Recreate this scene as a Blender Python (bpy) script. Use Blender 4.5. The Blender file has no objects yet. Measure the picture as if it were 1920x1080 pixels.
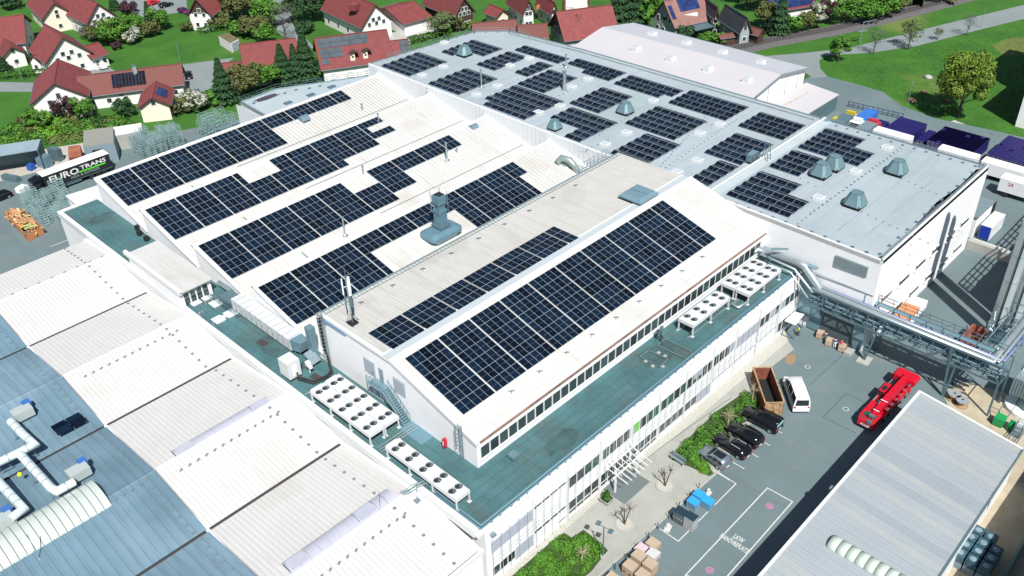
import bpy, bmesh, math, random
from mathutils import Vector, Matrix
random.seed(7)
scene = bpy.context.scene
# ---------------------------------------------------------------- camera, sky, sun, exposure
cam_data = bpy.data.cameras.new('camera')
cam_data.sensor_width = 36.0
cam_data.lens = 36.0 * 1692.83 / 1920.0
cam_data.clip_start = 0.5
cam_data.clip_end = 3000.0
cam = bpy.data.objects.new('camera', cam_data)
scene.collection.objects.link(cam)
RX, DN, FW = (0.694308, -0.719080, -0.029332), (-0.423501, -0.375279, -0.824508), (0.581879, 0.584884, -0.565090)
cam.matrix_world = Matrix(((RX[0], -DN[0], -FW[0], 0), (RX[1], -DN[1], -FW[1], 0), (RX[2], -DN[2], -FW[2], 80.0), (0, 0, 0, 1)))
scene.camera = cam
SUN_EL = 52.0
SUN_DIR = Vector((0.545 * math.cos(math.radians(SUN_EL)), 0.838 * math.cos(math.radians(SUN_EL)), -math.sin(math.radians(SUN_EL))))
world = bpy.data.worlds.new('World')
scene.world = world
world.use_nodes = True
wn = world.node_tree.nodes
wl = world.node_tree.links
bg = wn['Background']
sky = wn.new('ShaderNodeTexSky')
sky.sky_type = 'NISHITA'
sky.sun_disc = False
sky.sun_elevation = math.radians(SUN_EL)
sky.sun_rotation = math.atan2(-SUN_DIR.x, -SUN_DIR.y)
wl.new(sky.outputs[0], bg.inputs[0])
bg.inputs[1].default_value = 0.05
sd = bpy.data.lights.new('sun', 'SUN')
sd.energy = 4.2
sd.angle = math.radians(0.5)
sd.color = (1.0, 0.965, 0.91)
sun = bpy.data.objects.new('sun', sd)
scene.collection.objects.link(sun)
sun.rotation_euler = SUN_DIR.to_track_quat('-Z', 'Y').to_euler()
sun.location = (0, 0, 200)
vs = scene.view_settings
vs.view_transform = 'Standard'
vs.look = 'None'
vs.exposure = 0.82
vs.gamma = 1.0
vs.use_curve_mapping = False

# ---------------------------------------------------------------- helpers
COL = scene.collection
ORG = {}
def V(*a): return Vector(a)
class MB:
    """collects shapes, then links them as one mesh object"""
    def __init__(s): s.v, s.f, s.m, s.sm = [], [], [], []
    def add(s, vs, fs, mi=0, smooth=False):
        b = len(s.v); s.v += [tuple(v) for v in vs]
        for f in fs: s.f.append([b + i for i in f]); s.m.append(mi); s.sm.append(smooth)
    def face(s, pts, mi=0): s.add(pts, [range(len(pts))], mi)
    def box(s, x0, y0, z0, x1, y1, z1, mi=0):
        s.add([(x0,y0,z0),(x1,y0,z0),(x1,y1,z0),(x0,y1,z0),(x0,y0,z1),(x1,y0,z1),(x1,y1,z1),(x0,y1,z1)],
              [(0,3,2,1),(4,5,6,7),(0,1,5,4),(1,2,6,5),(2,3,7,6),(3,0,4,7)], mi)
    def hexa(s, b4, t4, mi=0):
        s.add(list(b4) + list(t4), [(0,3,2,1),(4,5,6,7),(0,1,5,4),(1,2,6,5),(2,3,7,6),(3,0,4,7)], mi)
    def obox(s, c, size, rz=0.0, mi=0):
        cs, sn = math.cos(rz), math.sin(rz); hx, hy, hz = size[0]/2, size[1]/2, size[2]
        q = [(c[0]+cs*a-sn*b, c[1]+sn*a+cs*b) for a, b in ((-hx,-hy),(hx,-hy),(hx,hy),(-hx,hy))]
        s.hexa([(x,y,c[2]) for x,y in q], [(x,y,c[2]+hz) for x,y in q], mi)
    def prism(s, poly, z0, z1, mi=0, mi_top=None):
        n = len(poly)
        s.add([(x,y,z0) for x,y in poly] + [(x,y,z1) for x,y in poly], [tuple(range(n-1,-1,-1))] + [(i,(i+1)%n,n+(i+1)%n,n+i) for i in range(n)], mi)
        s.add([(x,y,z1) for x,y in poly], [tuple(range(n))], mi if mi_top is None else mi_top)
    def slab(s, a, b, c, d, t, mi=0):
        a,b,c,d = map(Vector,(a,b,c,d)); n = (b-a).cross(d-a).normalized()
        if n.z < 0: n = -n
        s.hexa([p-n*t for p in (a,b,c,d)], [a,b,c,d], mi)
    def bar(s, p, q, w=0.1, h=None, mi=0):
        p, q = Vector(p), Vector(q); d = q-p
        if d.length < 1e-6: return
        h = w if h is None else h
        d.normalize(); up = Vector((0,0,1)) if abs(d.z) < 0.95 else Vector((1,0,0))
        r = d.cross(up).normalized()*(w/2); u = r.cross(d).normalized()*(h/2)
        s.hexa([p-r-u, p+r-u, p+r+u, p-r+u], [q-r-u, q+r-u, q+r+u, q-r+u], mi)
    def tube(s, pts, r, n=8, mi=0):
        pts = [Vector(p) for p in pts]; rings = []; m = len(pts)
        for i, p in enumerate(pts):
            d0 = (pts[i]-pts[i-1]).normalized() if i else None
            d1 = (pts[i+1]-pts[i]).normalized() if i < m-1 else None
            d = ((d0 or d1)+(d1 or d0))
            d = d.normalized() if d.length > 1e-6 else (d0 or d1)
            k = 1.0
            if d0 and d1: k = 1.0/max(0.4, d.dot(d1))
            up = Vector((0,0,1)) if abs(d.z) < 0.9 else Vector((0,1,0))
            a = d.cross(up).normalized(); b = a.cross(d).normalized()
            rr = r[i] if isinstance(r, (list,tuple)) else r
            rings.append([p + a*math.cos(t)*rr*(k if k<1.5 else 1.5) + b*math.sin(t)*rr for t in [2*math.pi*j/n for j in range(n)]])
        vs = [v for R in rings for v in R]
        fs = [(i*n+j, i*n+(j+1)%n, (i+1)*n+(j+1)%n, (i+1)*n+j) for i in range(m-1) for j in range(n)]
        s.add(vs, fs, mi, True)
        s.add(rings[0], [tuple(range(n-1,-1,-1))], mi); s.add(rings[-1], [tuple(range(n))], mi)
    def cyl(s, x, y, z0, z1, r, n=12, mi=0, r2=None, mi_top=None):
        r2 = r if r2 is None else r2
        an = [2*math.pi*j/n for j in range(n)]
        lo = [(x+r*math.cos(t), y+r*math.sin(t), z0) for t in an]; hi = [(x+r2*math.cos(t), y+r2*math.sin(t), z1) for t in an]
        s.add(lo+hi, [(j,(j+1)%n,n+(j+1)%n,n+j) for j in range(n)], mi, n > 8)
        s.add(lo, [tuple(range(n-1,-1,-1))], mi); s.add(hi, [tuple(range(n))], mi if mi_top is None else mi_top)
    def hcyl(s, c, axis, half, r, n=14, mi=0):
        a = Vector(axis).normalized()*half; s.tube([Vector(c)-a, Vector(c)+a], r, n, mi)
    def ball(s, c, r, n=8, m=6, mi=0, sz=1.0, jit=0.0, rnd=random):
        vs = []
        for i in range(m+1):
            ph = math.pi*i/m
            for j in range(n):
                th = 2*math.pi*j/n; k = 1+jit*(rnd.random()-.5)*2
                vs.append((c[0]+r*k*math.sin(ph)*math.cos(th), c[1]+r*k*math.sin(ph)*math.sin(th), c[2]+r*k*sz*math.cos(ph)))
        s.add(vs, [(i*n+j,(i+1)*n+j,(i+1)*n+(j+1)%n,i*n+(j+1)%n) for i in range(m) for j in range(n)], mi, True)
    def loft(s, secs, mi=0, smooth=True, caps=True):
        n = len(secs[0]); vs = [p for S in secs for p in S]
        s.add(vs, [(i*n+j, i*n+(j+1)%n, (i+1)*n+(j+1)%n, (i+1)*n+j) for i in range(len(secs)-1) for j in range(n)], mi, smooth)
        if caps: s.add(secs[0], [tuple(range(n-1,-1,-1))], mi); s.add(secs[-1], [tuple(range(n))], mi)
    def mesh(s, name, mats, org=(0,0,0)):
        me = bpy.data.meshes.new(name)
        ox, oy, oz = org
        me.from_pydata([(x-ox,y-oy,z-oz) for x,y,z in s.v], [], s.f)
        for m in (mats if isinstance(mats,(list,tuple)) else [mats]): me.materials.append(m)
        me.polygons.foreach_set('material_index', s.m)
        me.polygons.foreach_set('use_smooth', s.sm)
        me.update()
        return me
def tag(o, label=None, cat=None, group=None, kind=None):
    for k, v in (('label',label),('category',cat),('group',group),('kind',kind)):
        if v: o[k] = v
    return o
def obj(name, mb, mats, parent=None, kind=None, label=None):
    org = ORG.get(parent.name, (0,0,0)) if parent else (0,0,0)
    me = mb.mesh(name, mats, org) if isinstance(mb, MB) else mb
    o = bpy.data.objects.new(name, me); COL.objects.link(o)
    if parent: o.parent = parent
    ORG[o.name] = org
    if kind: o['kind'] = kind
    if label: o['label'] = label
    return o
def struct(name, mb, mats):
    o = obj(name, mb, mats); o['kind'] = 'structure'; return o
def thing(name, label, cat, loc=(0,0,0), group=None):
    o = bpy.data.objects.new(name, None); COL.objects.link(o)
    o.empty_display_size = 0.5
    o.location = loc; ORG[o.name] = tuple(loc)
    return tag(o, label, cat, group)
def single(name, mb, mats, label, cat, group=None, kind=None):
    """a thing that is one mesh; its origin is put at its base centre"""
    xs=[v[0] for v in mb.v]; ys=[v[1] for v in mb.v]; z=min(v[2] for v in mb.v)
    c=((min(xs)+max(xs))/2,(min(ys)+max(ys))/2,z)
    o = bpy.data.objects.new(name, mb.mesh(name, mats, c)); COL.objects.link(o); o.location = c; ORG[o.name]=c
    return tag(o, label, cat, group, kind)
def dup(root, loc, rz=0.0, label=None, group=None, scale=None):
    """a copy of a thing with copies of its parts and sub-parts"""
    r = root.copy(); COL.objects.link(r); r.location = loc; r.rotation_euler = (0,0,rz)
    if scale: r.scale = scale if isinstance(scale,(tuple,list)) else (scale,)*3
    if label: r['label'] = label
    if group: r['group'] = group
    for ch in list(root.children):
        c = ch.copy(); COL.objects.link(c); c.parent = r
        for g in ch.children:
            d = g.copy(); COL.objects.link(d); d.parent = c
    return r
def place(root, loc, rz=0.0):
    root.location = loc; root.rotation_euler = (0,0,rz); return root
def inst(name, me, parent, loc=(0,0,0), mat=None):
    """a part that shares mesh data"""
    o = bpy.data.objects.new(name, me); COL.objects.link(o)
    o.parent = parent
    if mat is not None: o.matrix_local = mat
    else:
        g = ORG.get(parent.name,(0,0,0)); o.location = (loc[0]-g[0], loc[1]-g[1], loc[2]-g[2])
    return o
def lettering(parent, text, p, ux, uy, size, m, name='lettering', align='CENTER', ext=0.004, sx=1.0, shear=0.0):
    cu = bpy.data.curves.new(name, 'FONT'); cu.body = text; cu.size = size; cu.align_x = align; cu.align_y = 'CENTER'; cu.extrude = ext; cu.shear = shear
    cu.offset = size*0.02; cu.resolution_u = 2
    cu.materials.append(m)
    o = bpy.data.objects.new(name, cu); COL.objects.link(o)
    ux, uy = Vector(ux).normalized(), Vector(uy).normalized(); uz = ux.cross(uy)
    org = ORG.get(parent.name,(0,0,0)) if parent else (0,0,0)
    M4 = Matrix(((ux.x*sx,uy.x,uz.x,p[0]-org[0]),(ux.y*sx,uy.y,uz.y,p[1]-org[1]),(ux.z*sx,uy.z,uz.z,p[2]-org[2]),(0,0,0,1)))
    bpy.context.view_layer.update()
    me = bpy.data.meshes.new_from_object(o.evaluated_get(bpy.context.evaluated_depsgraph_get())); me.name = name
    bpy.data.objects.remove(o); o = bpy.data.objects.new(name, me); COL.objects.link(o)
    if parent: o.parent = parent
    o.matrix_local = M4
    return o
# ---------------------------------------------------------------- materials
def mat(name, col, rough=0.6, metal=0.0, var=0.0, scale=0.5, bump=0.0, bscale=8.0, spec=0.4, obvar=0.0, col2=None, stain=None, sscale=0.08, sthr=0.6):
    m = bpy.data.materials.new(name); m.use_nodes = True
    nt = m.node_tree; N, L = nt.nodes, nt.links; b = N['Principled BSDF']
    b.inputs['Roughness'].default_value = rough; b.inputs['Metallic'].default_value = metal
    b.inputs['Specular IOR Level'].default_value = spec
    c4 = (*col,1); b.inputs['Base Color'].default_value = c4
    src = None
    geo = N.new('ShaderNodeNewGeometry')
    if var or col2:
        nz = N.new('ShaderNodeTexNoise'); nz.inputs['Scale'].default_value = scale; nz.inputs['Detail'].default_value = 8; nz.inputs['Roughness'].default_value = 0.65
        L.new(geo.outputs['Position'], nz.inputs['Vector'])
        rp = N.new('ShaderNodeMapRange'); rp.inputs['From Min'].default_value = 0.3; rp.inputs['From Max'].default_value = 0.7
        L.new(nz.outputs['Fac'], rp.inputs['Value'])
        mx = N.new('ShaderNodeMix'); mx.data_type = 'RGBA'
        mx.inputs['A'].default_value = c4 if col2 else (*[max(0,x*(1-var)) for x in col],1)
        mx.inputs['B'].default_value = (*col2,1) if col2 else (*[min(1,x*(1+var)) for x in col],1)
        L.new(rp.outputs['Result'], mx.inputs['Factor']); src = mx.outputs['Result']
    if stain:
        n2 = N.new('ShaderNodeTexNoise'); n2.inputs['Scale'].default_value = sscale; n2.inputs['Detail'].default_value = 6
        L.new(geo.outputs['Position'], n2.inputs['Vector'])
        r2 = N.new('ShaderNodeMapRange'); r2.inputs['From Min'].default_value = sthr; r2.inputs['From Max'].default_value = sthr+0.12
        L.new(n2.outputs['Fac'], r2.inputs['Value'])
        mx2 = N.new('ShaderNodeMix'); mx2.data_type = 'RGBA'
        if src: L.new(src, mx2.inputs['A'])
        else: mx2.inputs['A'].default_value = c4
        mx2.inputs['B'].default_value = (*stain,1)
        L.new(r2.outputs['Result'], mx2.inputs['Factor']); src = mx2.outputs['Result']
    if obvar:
        oi = N.new('ShaderNodeObjectInfo'); hs = N.new('ShaderNodeHueSaturation')
        mr = N.new('ShaderNodeMapRange'); mr.inputs['To Min'].default_value = 1-obvar; mr.inputs['To Max'].default_value = 1+obvar
        L.new(oi.outputs['Random'], mr.inputs['Value']); L.new(mr.outputs['Result'], hs.inputs['Value'])
        if src: L.new(src, hs.inputs['Color'])
        else: hs.inputs['Color'].default_value = c4
        src = hs.outputs['Color']
    if src: L.new(src, b.inputs['Base Color'])
    if bump:
        n3 = N.new('ShaderNodeTexNoise'); n3.inputs['Scale'].default_value = bscale; n3.inputs['Detail'].default_value = 4
        L.new(geo.outputs['Position'], n3.inputs['Vector'])
        bp = N.new('ShaderNodeBump'); bp.inputs['Strength'].default_value = bump; bp.inputs['Distance'].default_value = 0.1
        L.new(n3.outputs['Fac'], bp.inputs['Height']); L.new(bp.outputs['Normal'], b.inputs['Normal'])
    return m
def stripes(m, axis, period, depth=0.25, width=0.5, dark=0.85, col_only=False):
    """corrugation: relief that runs across one world axis, with a slightly greyer groove"""
    nt = m.node_tree; N, L = nt.nodes, nt.links; b = N['Principled BSDF']
    geo = N.new('ShaderNodeNewGeometry'); sp = N.new('ShaderNodeSeparateXYZ'); L.new(geo.outputs['Position'], sp.inputs[0])
    mu = N.new('ShaderNodeMath'); mu.operation = 'DIVIDE'; mu.inputs[1].default_value = period; L.new(sp.outputs['XYZ'.index(axis)], mu.inputs[0])
    fr = N.new('ShaderNodeMath'); fr.operation = 'FRACT'; L.new(mu.outputs[0], fr.inputs[0])
    pg = N.new('ShaderNodeMath'); pg.operation = 'PINGPONG'; pg.inputs[1].default_value = 0.5; L.new(fr.outputs[0], pg.inputs[0])
    mr = N.new('ShaderNodeMapRange'); mr.inputs['From Min'].default_value = 0.0; mr.inputs['From Max'].default_value = width*0.5; L.new(pg.outputs[0], mr.inputs['Value'])
    bc = b.inputs['Base Color']; old = bc.links[0].from_socket if bc.links else None
    mx = N.new('ShaderNodeMix'); mx.data_type = 'RGBA'; mx.blend_type = 'MULTIPLY'; mx.inputs['Factor'].default_value = 1.0
    if old: L.new(old, mx.inputs['A'])
    else: mx.inputs['A'].default_value = bc.default_value
    cr = N.new('ShaderNodeMapRange'); cr.inputs['To Min'].default_value = dark; L.new(mr.outputs[0], cr.inputs['Value'])
    L.new(cr.outputs[0], mx.inputs['B']); L.new(mx.outputs['Result'], bc)
    if not col_only:
        bp = N.new('ShaderNodeBump'); bp.inputs['Strength'].default_value = depth; bp.inputs['Distance'].default_value = 0.05
        L.new(mr.outputs[0], bp.inputs['Height']); L.new(bp.outputs['Normal'], b.inputs['Normal'])
    return m
def streaks(m, sx, sy, col, lo=0.5, hi=0.75, amt=0.6, seed=0.0):
    """dirt run-off: noise stretched along one world axis, mixed over the colour"""
    nt = m.node_tree; N, L = nt.nodes, nt.links; b = N['Principled BSDF']
    geo = N.new('ShaderNodeNewGeometry'); mp = N.new('ShaderNodeMapping'); mp.inputs['Scale'].default_value = (sx, sy, 0.3); mp.inputs['Location'].default_value = (seed, seed, 0)
    L.new(geo.outputs['Position'], mp.inputs['Vector'])
    nz = N.new('ShaderNodeTexNoise'); nz.inputs['Scale'].default_value = 1.0; nz.inputs['Detail'].default_value = 5; nz.inputs['Roughness'].default_value = 0.7; L.new(mp.outputs[0], nz.inputs['Vector'])
    mr = N.new('ShaderNodeMapRange'); mr.inputs['From Min'].default_value = lo; mr.inputs['From Max'].default_value = hi; mr.inputs['To Max'].default_value = amt; L.new(nz.outputs['Fac'], mr.inputs['Value'])
    bc = b.inputs['Base Color']; mx = N.new('ShaderNodeMix'); mx.data_type = 'RGBA'
    if bc.links: L.new(bc.links[0].from_socket, mx.inputs['A'])
    else: mx.inputs['A'].default_value = bc.default_value
    mx.inputs['B'].default_value = (*col, 1); L.new(mr.outputs[0], mx.inputs['Factor']); L.new(mx.outputs['Result'], bc)
    return m
WHITE = mat('white_paint', (0.71,0.719,0.728), 0.5, var=0.03, scale=0.3)
WALLW = mat('white_render', (0.72,0.725,0.74), 0.7, var=0.04, scale=0.25)
WALLH = mat('house_render', (0.655,0.646,0.637), 0.8, var=0.05, scale=0.4)
TRIM = mat('white_trim', (0.60,0.615,0.615), 0.45)
SHEDROOF = stripes(mat('white_sheet_roof', (0.46,0.465,0.455), 0.42, var=0.04, scale=0.25, stain=(0.41,0.40,0.365), sscale=0.11, sthr=0.60), 'X', 0.5, 0.15, 0.35, 0.93)
SHEDROOFW = mat('weathered_sheet_roof', (0.32,0.325,0.295), 0.5, var=0.10, scale=0.5, stain=(0.37,0.345,0.30), sscale=0.2, sthr=0.5)
CLAD = stripes(mat('white_cladding', (0.637,0.664,0.692), 0.45, var=0.03), 'Y', 1.0, 0.2, 0.15, 0.80)
BIGROOF = mat('grey_roof_membrane', (0.29,0.34,0.371), 0.6, var=0.09, scale=0.10, stain=(0.254,0.315,0.33), sscale=0.05, sthr=0.55)
TEAL = mat('teal_roof_felt', (0.048,0.122,0.132), 0.75, var=0.28, scale=0.25, stain=(0.0508,0.0864,0.0864), sscale=0.15, sthr=0.58)
SEAM = mat('felt_seam', (0.0305,0.0762,0.0816), 0.8)
STEEL = mat('galvanised_steel', (0.285,0.366,0.396), 0.4, 0.55, var=0.12, scale=2.0)
STEELD = mat('painted_grey_steel', (0.102,0.168,0.193), 0.5, 0.3, var=0.1, scale=2.0)
STEELB = mat('blue_grey_sheet', (0.162,0.264,0.315), 0.4, 0.3, var=0.08, scale=1.0)
PIPE = mat('pipe_cladding', (0.364,0.422,0.444), 0.3, 0.6, var=0.08, scale=1.5)
DARK = mat('dark_void', (0.0122,0.0142,0.0162), 0.7)
BLACK = mat('black_rubber', (0.0153,0.0162,0.0183), 0.6)
GLASS = mat('window_glass', (0.0305,0.0457,0.0508), 0.08, spec=0.8, obvar=0.5)
GLASSG = mat('green_window_glass', (0.0305,0.0912,0.066), 0.08, spec=0.8, obvar=0.4)
BLIND = mat('grey_blind', (0.335,0.366,0.426), 0.7)
FRAMEA = mat('aluminium', (0.55,0.594,0.627), 0.35, 0.3)
PVCELL = mat('solar_cells', (0.0025,0.0075,0.0165), 0.2, spec=0.55, obvar=0.6)
PVFRAME = mat('solar_frame', (0.36,0.43,0.48), 0.4, 0.2)
ASPHALT = mat('asphalt', (0.105,0.148,0.158), 0.85, var=0.10, scale=0.08, bump=0.2, bscale=20, stain=(0.122,0.168,0.173), sscale=0.06, sthr=0.58)
ROADM = mat('road_asphalt', (0.168,0.198,0.203), 0.85, var=0.10, scale=0.1)
CONC = mat('concrete', (0.305,0.315,0.294), 0.8, var=0.10, scale=0.4)
PAVE = mat('plaza_paving', (0.279,0.285,0.259), 0.8, var=0.10, scale=0.25, bump=0.2, bscale=10)
GRAVEL = mat('gravel', (0.366,0.366,0.325), 0.9, var=0.28, scale=5.0, bump=0.5, bscale=15)
DIRT = mat('sandy_ground', (0.346,0.305,0.223), 0.9, var=0.2, scale=0.4, bump=0.3)
GRASS = mat('grass', (0.017,0.080,0.006), 0.9, col2=(0.038,0.130,0.008), scale=0.12, bump=0.6, bscale=3.0, stain=(0.102,0.142,0.0305), sscale=0.035, sthr=0.60)
BALLAST = mat('track_ballast', (0.085,0.082,0.085), 0.9, var=0.4, scale=3.0, bump=0.5)
ROOFR = mat('red_roof_tile', (0.155,0.036,0.036), 0.75, var=0.18, scale=0.8, obvar=0.15, bump=0.3, bscale=4)
ROOFM = mat('mossy_roof_tile', (0.17,0.05,0.048), 0.85, col2=(0.102,0.0508,0.0406), scale=2.5, bump=0.3, bscale=4)
ROOFD = mat('dark_roof_sheet', (0.0305,0.0356,0.0457), 0.7, var=0.2)
WOOD = mat('brown_timber', (0.0912,0.0508,0.0305), 0.8, var=0.25, scale=1.5)
WOODL = mat('pale_timber', (0.426,0.244,0.122), 0.8, var=0.25, scale=3.0)
LINE = mat('white_marking', (0.451,0.474,0.466), 0.7, var=0.12, scale=3.0)
PINK = mat('pink_marking', (0.426,0.162,0.305), 0.7, var=0.3, scale=4.0)
RED = mat('red_vehicle_paint', (0.44,0.00528,0.0194), 0.3, spec=0.6)
CARBLK = mat('black_car_paint', (0.005,0.006,0.008), 0.12, spec=0.45)
CARSIL = mat('silver_car_paint', (0.223,0.274,0.315), 0.25, 0.6)
CARWHT = mat('white_vehicle_paint', (0.682,0.701,0.71), 0.3)
RUST = mat('rusty_steel', (0.162,0.0508,0.0305), 0.8, var=0.4, scale=1.5)
RUSTY = mat('rusty_ochre_steel', (0.305,0.214,0.112), 0.8, var=0.4, scale=1.5)
BLUEP = mat('blue_plastic', (0.0146,0.146,0.451), 0.4)
NAVY = mat('navy_crate_plastic', (0.0122,0.00816,0.0864), 0.5, var=0.2, scale=3.0)
GREENP = mat('green_plastic', (0.0102,0.244,0.0711), 0.4)
YELLOW = mat('yellow_cab_paint', (0.437,0.364,0.0218), 0.4)
CARTON = mat('cardboard', (0.366,0.274,0.193), 0.85, var=0.1, scale=1.0)
ORANGE = mat('orange_tarpaulin', (0.484,0.185,0.0792), 0.7, var=0.1, scale=0.8)
streaks(SHEDROOF, 1.6, 0.10, (0.36,0.345,0.30), 0.52, 0.74, 0.75)
streaks(SHEDROOFW, 1.4, 0.08, (0.27,0.275,0.24), 0.48, 0.7, 0.7)
streaks(BIGROOF, 0.06, 0.9, (0.21,0.26,0.28), 0.5, 0.75, 0.55); streaks(BIGROOF, 0.5, 0.5, (0.33,0.375,0.39), 0.56, 0.7, 0.6, 9.0)
streaks(TEAL, 0.5, 0.16, (0.075,0.085,0.078), 0.50, 0.72, 0.75); streaks(TEAL, 1.8, 1.8, (0.055,0.155,0.155), 0.55, 0.75, 0.5, 5.0)
streaks(ASPHALT, 0.5, 0.05, (0.085,0.115,0.122), 0.52, 0.72, 0.55); streaks(ASPHALT, 0.22, 0.2, (0.15,0.165,0.168), 0.56, 0.68, 0.6, 3.0); streaks(ASPHALT, 2.2, 2.0, (0.07,0.085,0.09), 0.66, 0.74, 0.6, 7.0)
streaks(ROADM, 0.8, 0.05, (0.13,0.15,0.155), 0.52, 0.72, 0.5); streaks(PAVE, 0.35, 0.3, (0.20,0.21,0.20), 0.52, 0.7, 0.6)
streaks(WALLW, 0.9, 0.9, (0.62,0.62,0.61), 0.58, 0.75, 0.6)
streaks(ROOFR, 1.2, 1.2, (0.10,0.035,0.035), 0.52, 0.72, 0.55)
HEDGE = mat('hedge_leaf', (0.0508,0.168,0.0122), 0.8, col2=(0.0153,0.066,0.0061), scale=3.0)

ZINC = mat('zinc_mesh', (0.27,0.39,0.40), 0.5, 0.2, var=0.3, scale=1.5)
SLEEPER = mat('dark_sleeper', (0.055,0.05,0.05), 0.9)
RAILM = mat('rail_steel', (0.13,0.11,0.11), 0.5, 0.4)

# ---------------------------------------------------------------- setting: ground, roads, water-free flat valley floor
mb = MB(); mb.box(-900,-700,-1.0,2200,2200,-0.016); struct('ground', mb, GRASS)
def sheet(name, pts, z, m, t=0.3):
    mb = MB(); q = [(p[0],p[1]) for p in pts]
    a = sum(q[i][0]*q[(i+1)%len(q)][1]-q[(i+1)%len(q)][0]*q[i][1] for i in range(len(q)))
    if a < 0: q.reverse()
    mb.face([(x,y,z) for x,y in q]); return struct(name, mb, m)
sheet('yard', [(-90,-60),(168,-60),(190,20),(188,48),(186.33,59.94),(188.12,68.22),(192.81,74.64),(193.33,81.85),(193.21,88.63),(192.32,91.26),(183.83,91.26),(170,96),(150,150),(112,165),(89.12,173.25),(68.29,182.61),(45.42,192.33),(20,208),(-90,260)], 0.0, ASPHALT)
sheet('gravel_strip', [(40,45.9),(101,45.9),(98.82,44.02),(81.98,44.34),(71.81,44.55),(66,44.9),(52,44.9),(40,44.4)], 0.008, GRAVEL)
sheet('plaza', [(33,44.5),(52,44.9),(66,44.9),(71.81,44.55),(81.98,44.34),(98.82,44.02),(97.75,42.48),(89.38,42.94),(82.93,38.39),(79.77,38.93),(71.17,37.25),(59.62,37.71),(49.41,38.16),(40,38.6),(33,38.6)], 0.004, PAVE)
sheet('sandy_yard', [(102.29,23.42),(106.2,22.77),(107.74,17.85),(106.91,10.44),(90.48,1.97),(71.09,3.48),(64.07,11.05),(74,11.5),(99.09,12.31),(98.08,20.18)], 0.004, DIRT)
sheet('loading_yard', [(114.15,36.48),(117.36,35.92),(127.79,35.98),(151.24,38.14),(151.76,34.78),(150,22),(106,22)], 0.003, ASPHALT)
# access road and meadow edge, upper right
sheet('road', [(194.86,106.94),(202.91,100.64),(213.79,93.3),(232.58,87.11),(251.11,81.01),(275.37,72.62),(316.07,60.65),(300.65,56.46),(263.42,68.5),(243.71,75.33),(225.61,81.25),(213.92,87.79),(205.47,95.18),(201.57,94.77),(196.99,92.02),(193.22,88.1),(190.54,90.29),(193.39,95.29),(195.51,99.32),(194.18,104.32)], 0.004, ROADM)
mb = MB()
for a, b in (((1462,104),(1560,92)),):
    pass
sheet('village_street', [(58.16,246.44),(68.48,232.41),(68,227.15),(65.86,226.6),(55.54,238.96)], -0.004, ROADM)
sheet('house_forecourt', [(98.94,214.74),(110.32,208.65),(104.59,205.57),(93.75,189.21),(89.77,189.06),(88.98,194.91)], -0.006, ROADM)
sheet('driveway', [(81.15,232.78),(86.05,233.33),(85.56,224.01),(80.3,226.4)], -0.006, ROADM)
sheet('village_square', [(112.67,292.75),(132.75,272.74),(122.1,253.81),(111.27,259.48),(111.66,268.47),(113.13,276.52)], -0.006, ROADM)
sheet('lane', [(147.86,248.22),(151.51,243.6),(136.59,221.91),(127.88,198.36),(124.7,200.99),(128.89,217.05)], -0.006, ROADM)
sheet('house_courtyard', [(143.53,193.52),(158.5,188.89),(158.29,182.14),(153.45,179.98),(148.81,184.35),(146.08,181.18),(140.34,188.22)], -0.006, CONC)
sheet('garden_path', [(173.58,60.48),(187.98,56.74),(184.68,45.91),(182.18,43.98)], -0.008, GRAVEL)
# bare soil patches in the meadow and on the bank
for pts in ([(237.24,67.61),(244.67,66.49),(252.73,60.35),(239.51,55.99),(231.81,63.09)],):
    sheet('worn_meadow', pts, -0.010, mat('worn_grass', (0.0912,0.117,0.0254), 0.9, var=0.25, scale=0.1))
# railway
rail_pts = [Vector((*p,0)) for p in ((182.81,118.14),(204.68,110.59),(222.71,102.57),(244.62,95.49),(267.3,88.99),(292.34,82.16))]
def offset_poly(pts, d):
    out = []
    for i, p in enumerate(pts):
        t = (pts[min(i+1,len(pts)-1)] - pts[max(i-1,0)]).normalized(); out.append(p + Vector((-t.y, t.x, 0))*d)
    return out
mb = MB(); L0, L1, L2, L3 = (offset_poly(rail_pts, d) for d in (-3.4,-1.9,1.9,3.4))
for i in range(len(rail_pts)-1):
    up = Vector((0,0,0.55))
    mb.face([L0[i],L0[i+1],L1[i+1]+up,L1[i]+up]); mb.face([L1[i]+up,L1[i+1]+up,L2[i+1]+up,L2[i]+up]); mb.face([L2[i]+up,L2[i+1]+up,L3[i+1],L3[i]])
trk = struct('railway_bed', mb, BALLAST)
for d in (-0.72, 0.72):
    rl = MB(); R0 = offset_poly(rail_pts, d)
    for i in range(len(R0)-1): rl.bar(R0[i]+V(0,0,0.72), R0[i+1]+V(0,0,0.72), 0.09, 0.17)
    obj('rail', rl, RAILM, trk)
sl = MB()
for i in range(len(rail_pts)-1):
    a, b = rail_pts[i], rail_pts[i+1]; n = int((b-a).length/0.9); t = (b-a).normalized(); nn = V(-t.y,t.x,0)
    for k in range(n):
        c = a.lerp(b, k/n) + V(0,0,0.60); sl.bar(c-nn*1.25, c+nn*1.25, 0.26, 0.12)
obj('sleepers', sl, SLEEPER, trk, 'stuff')
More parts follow.
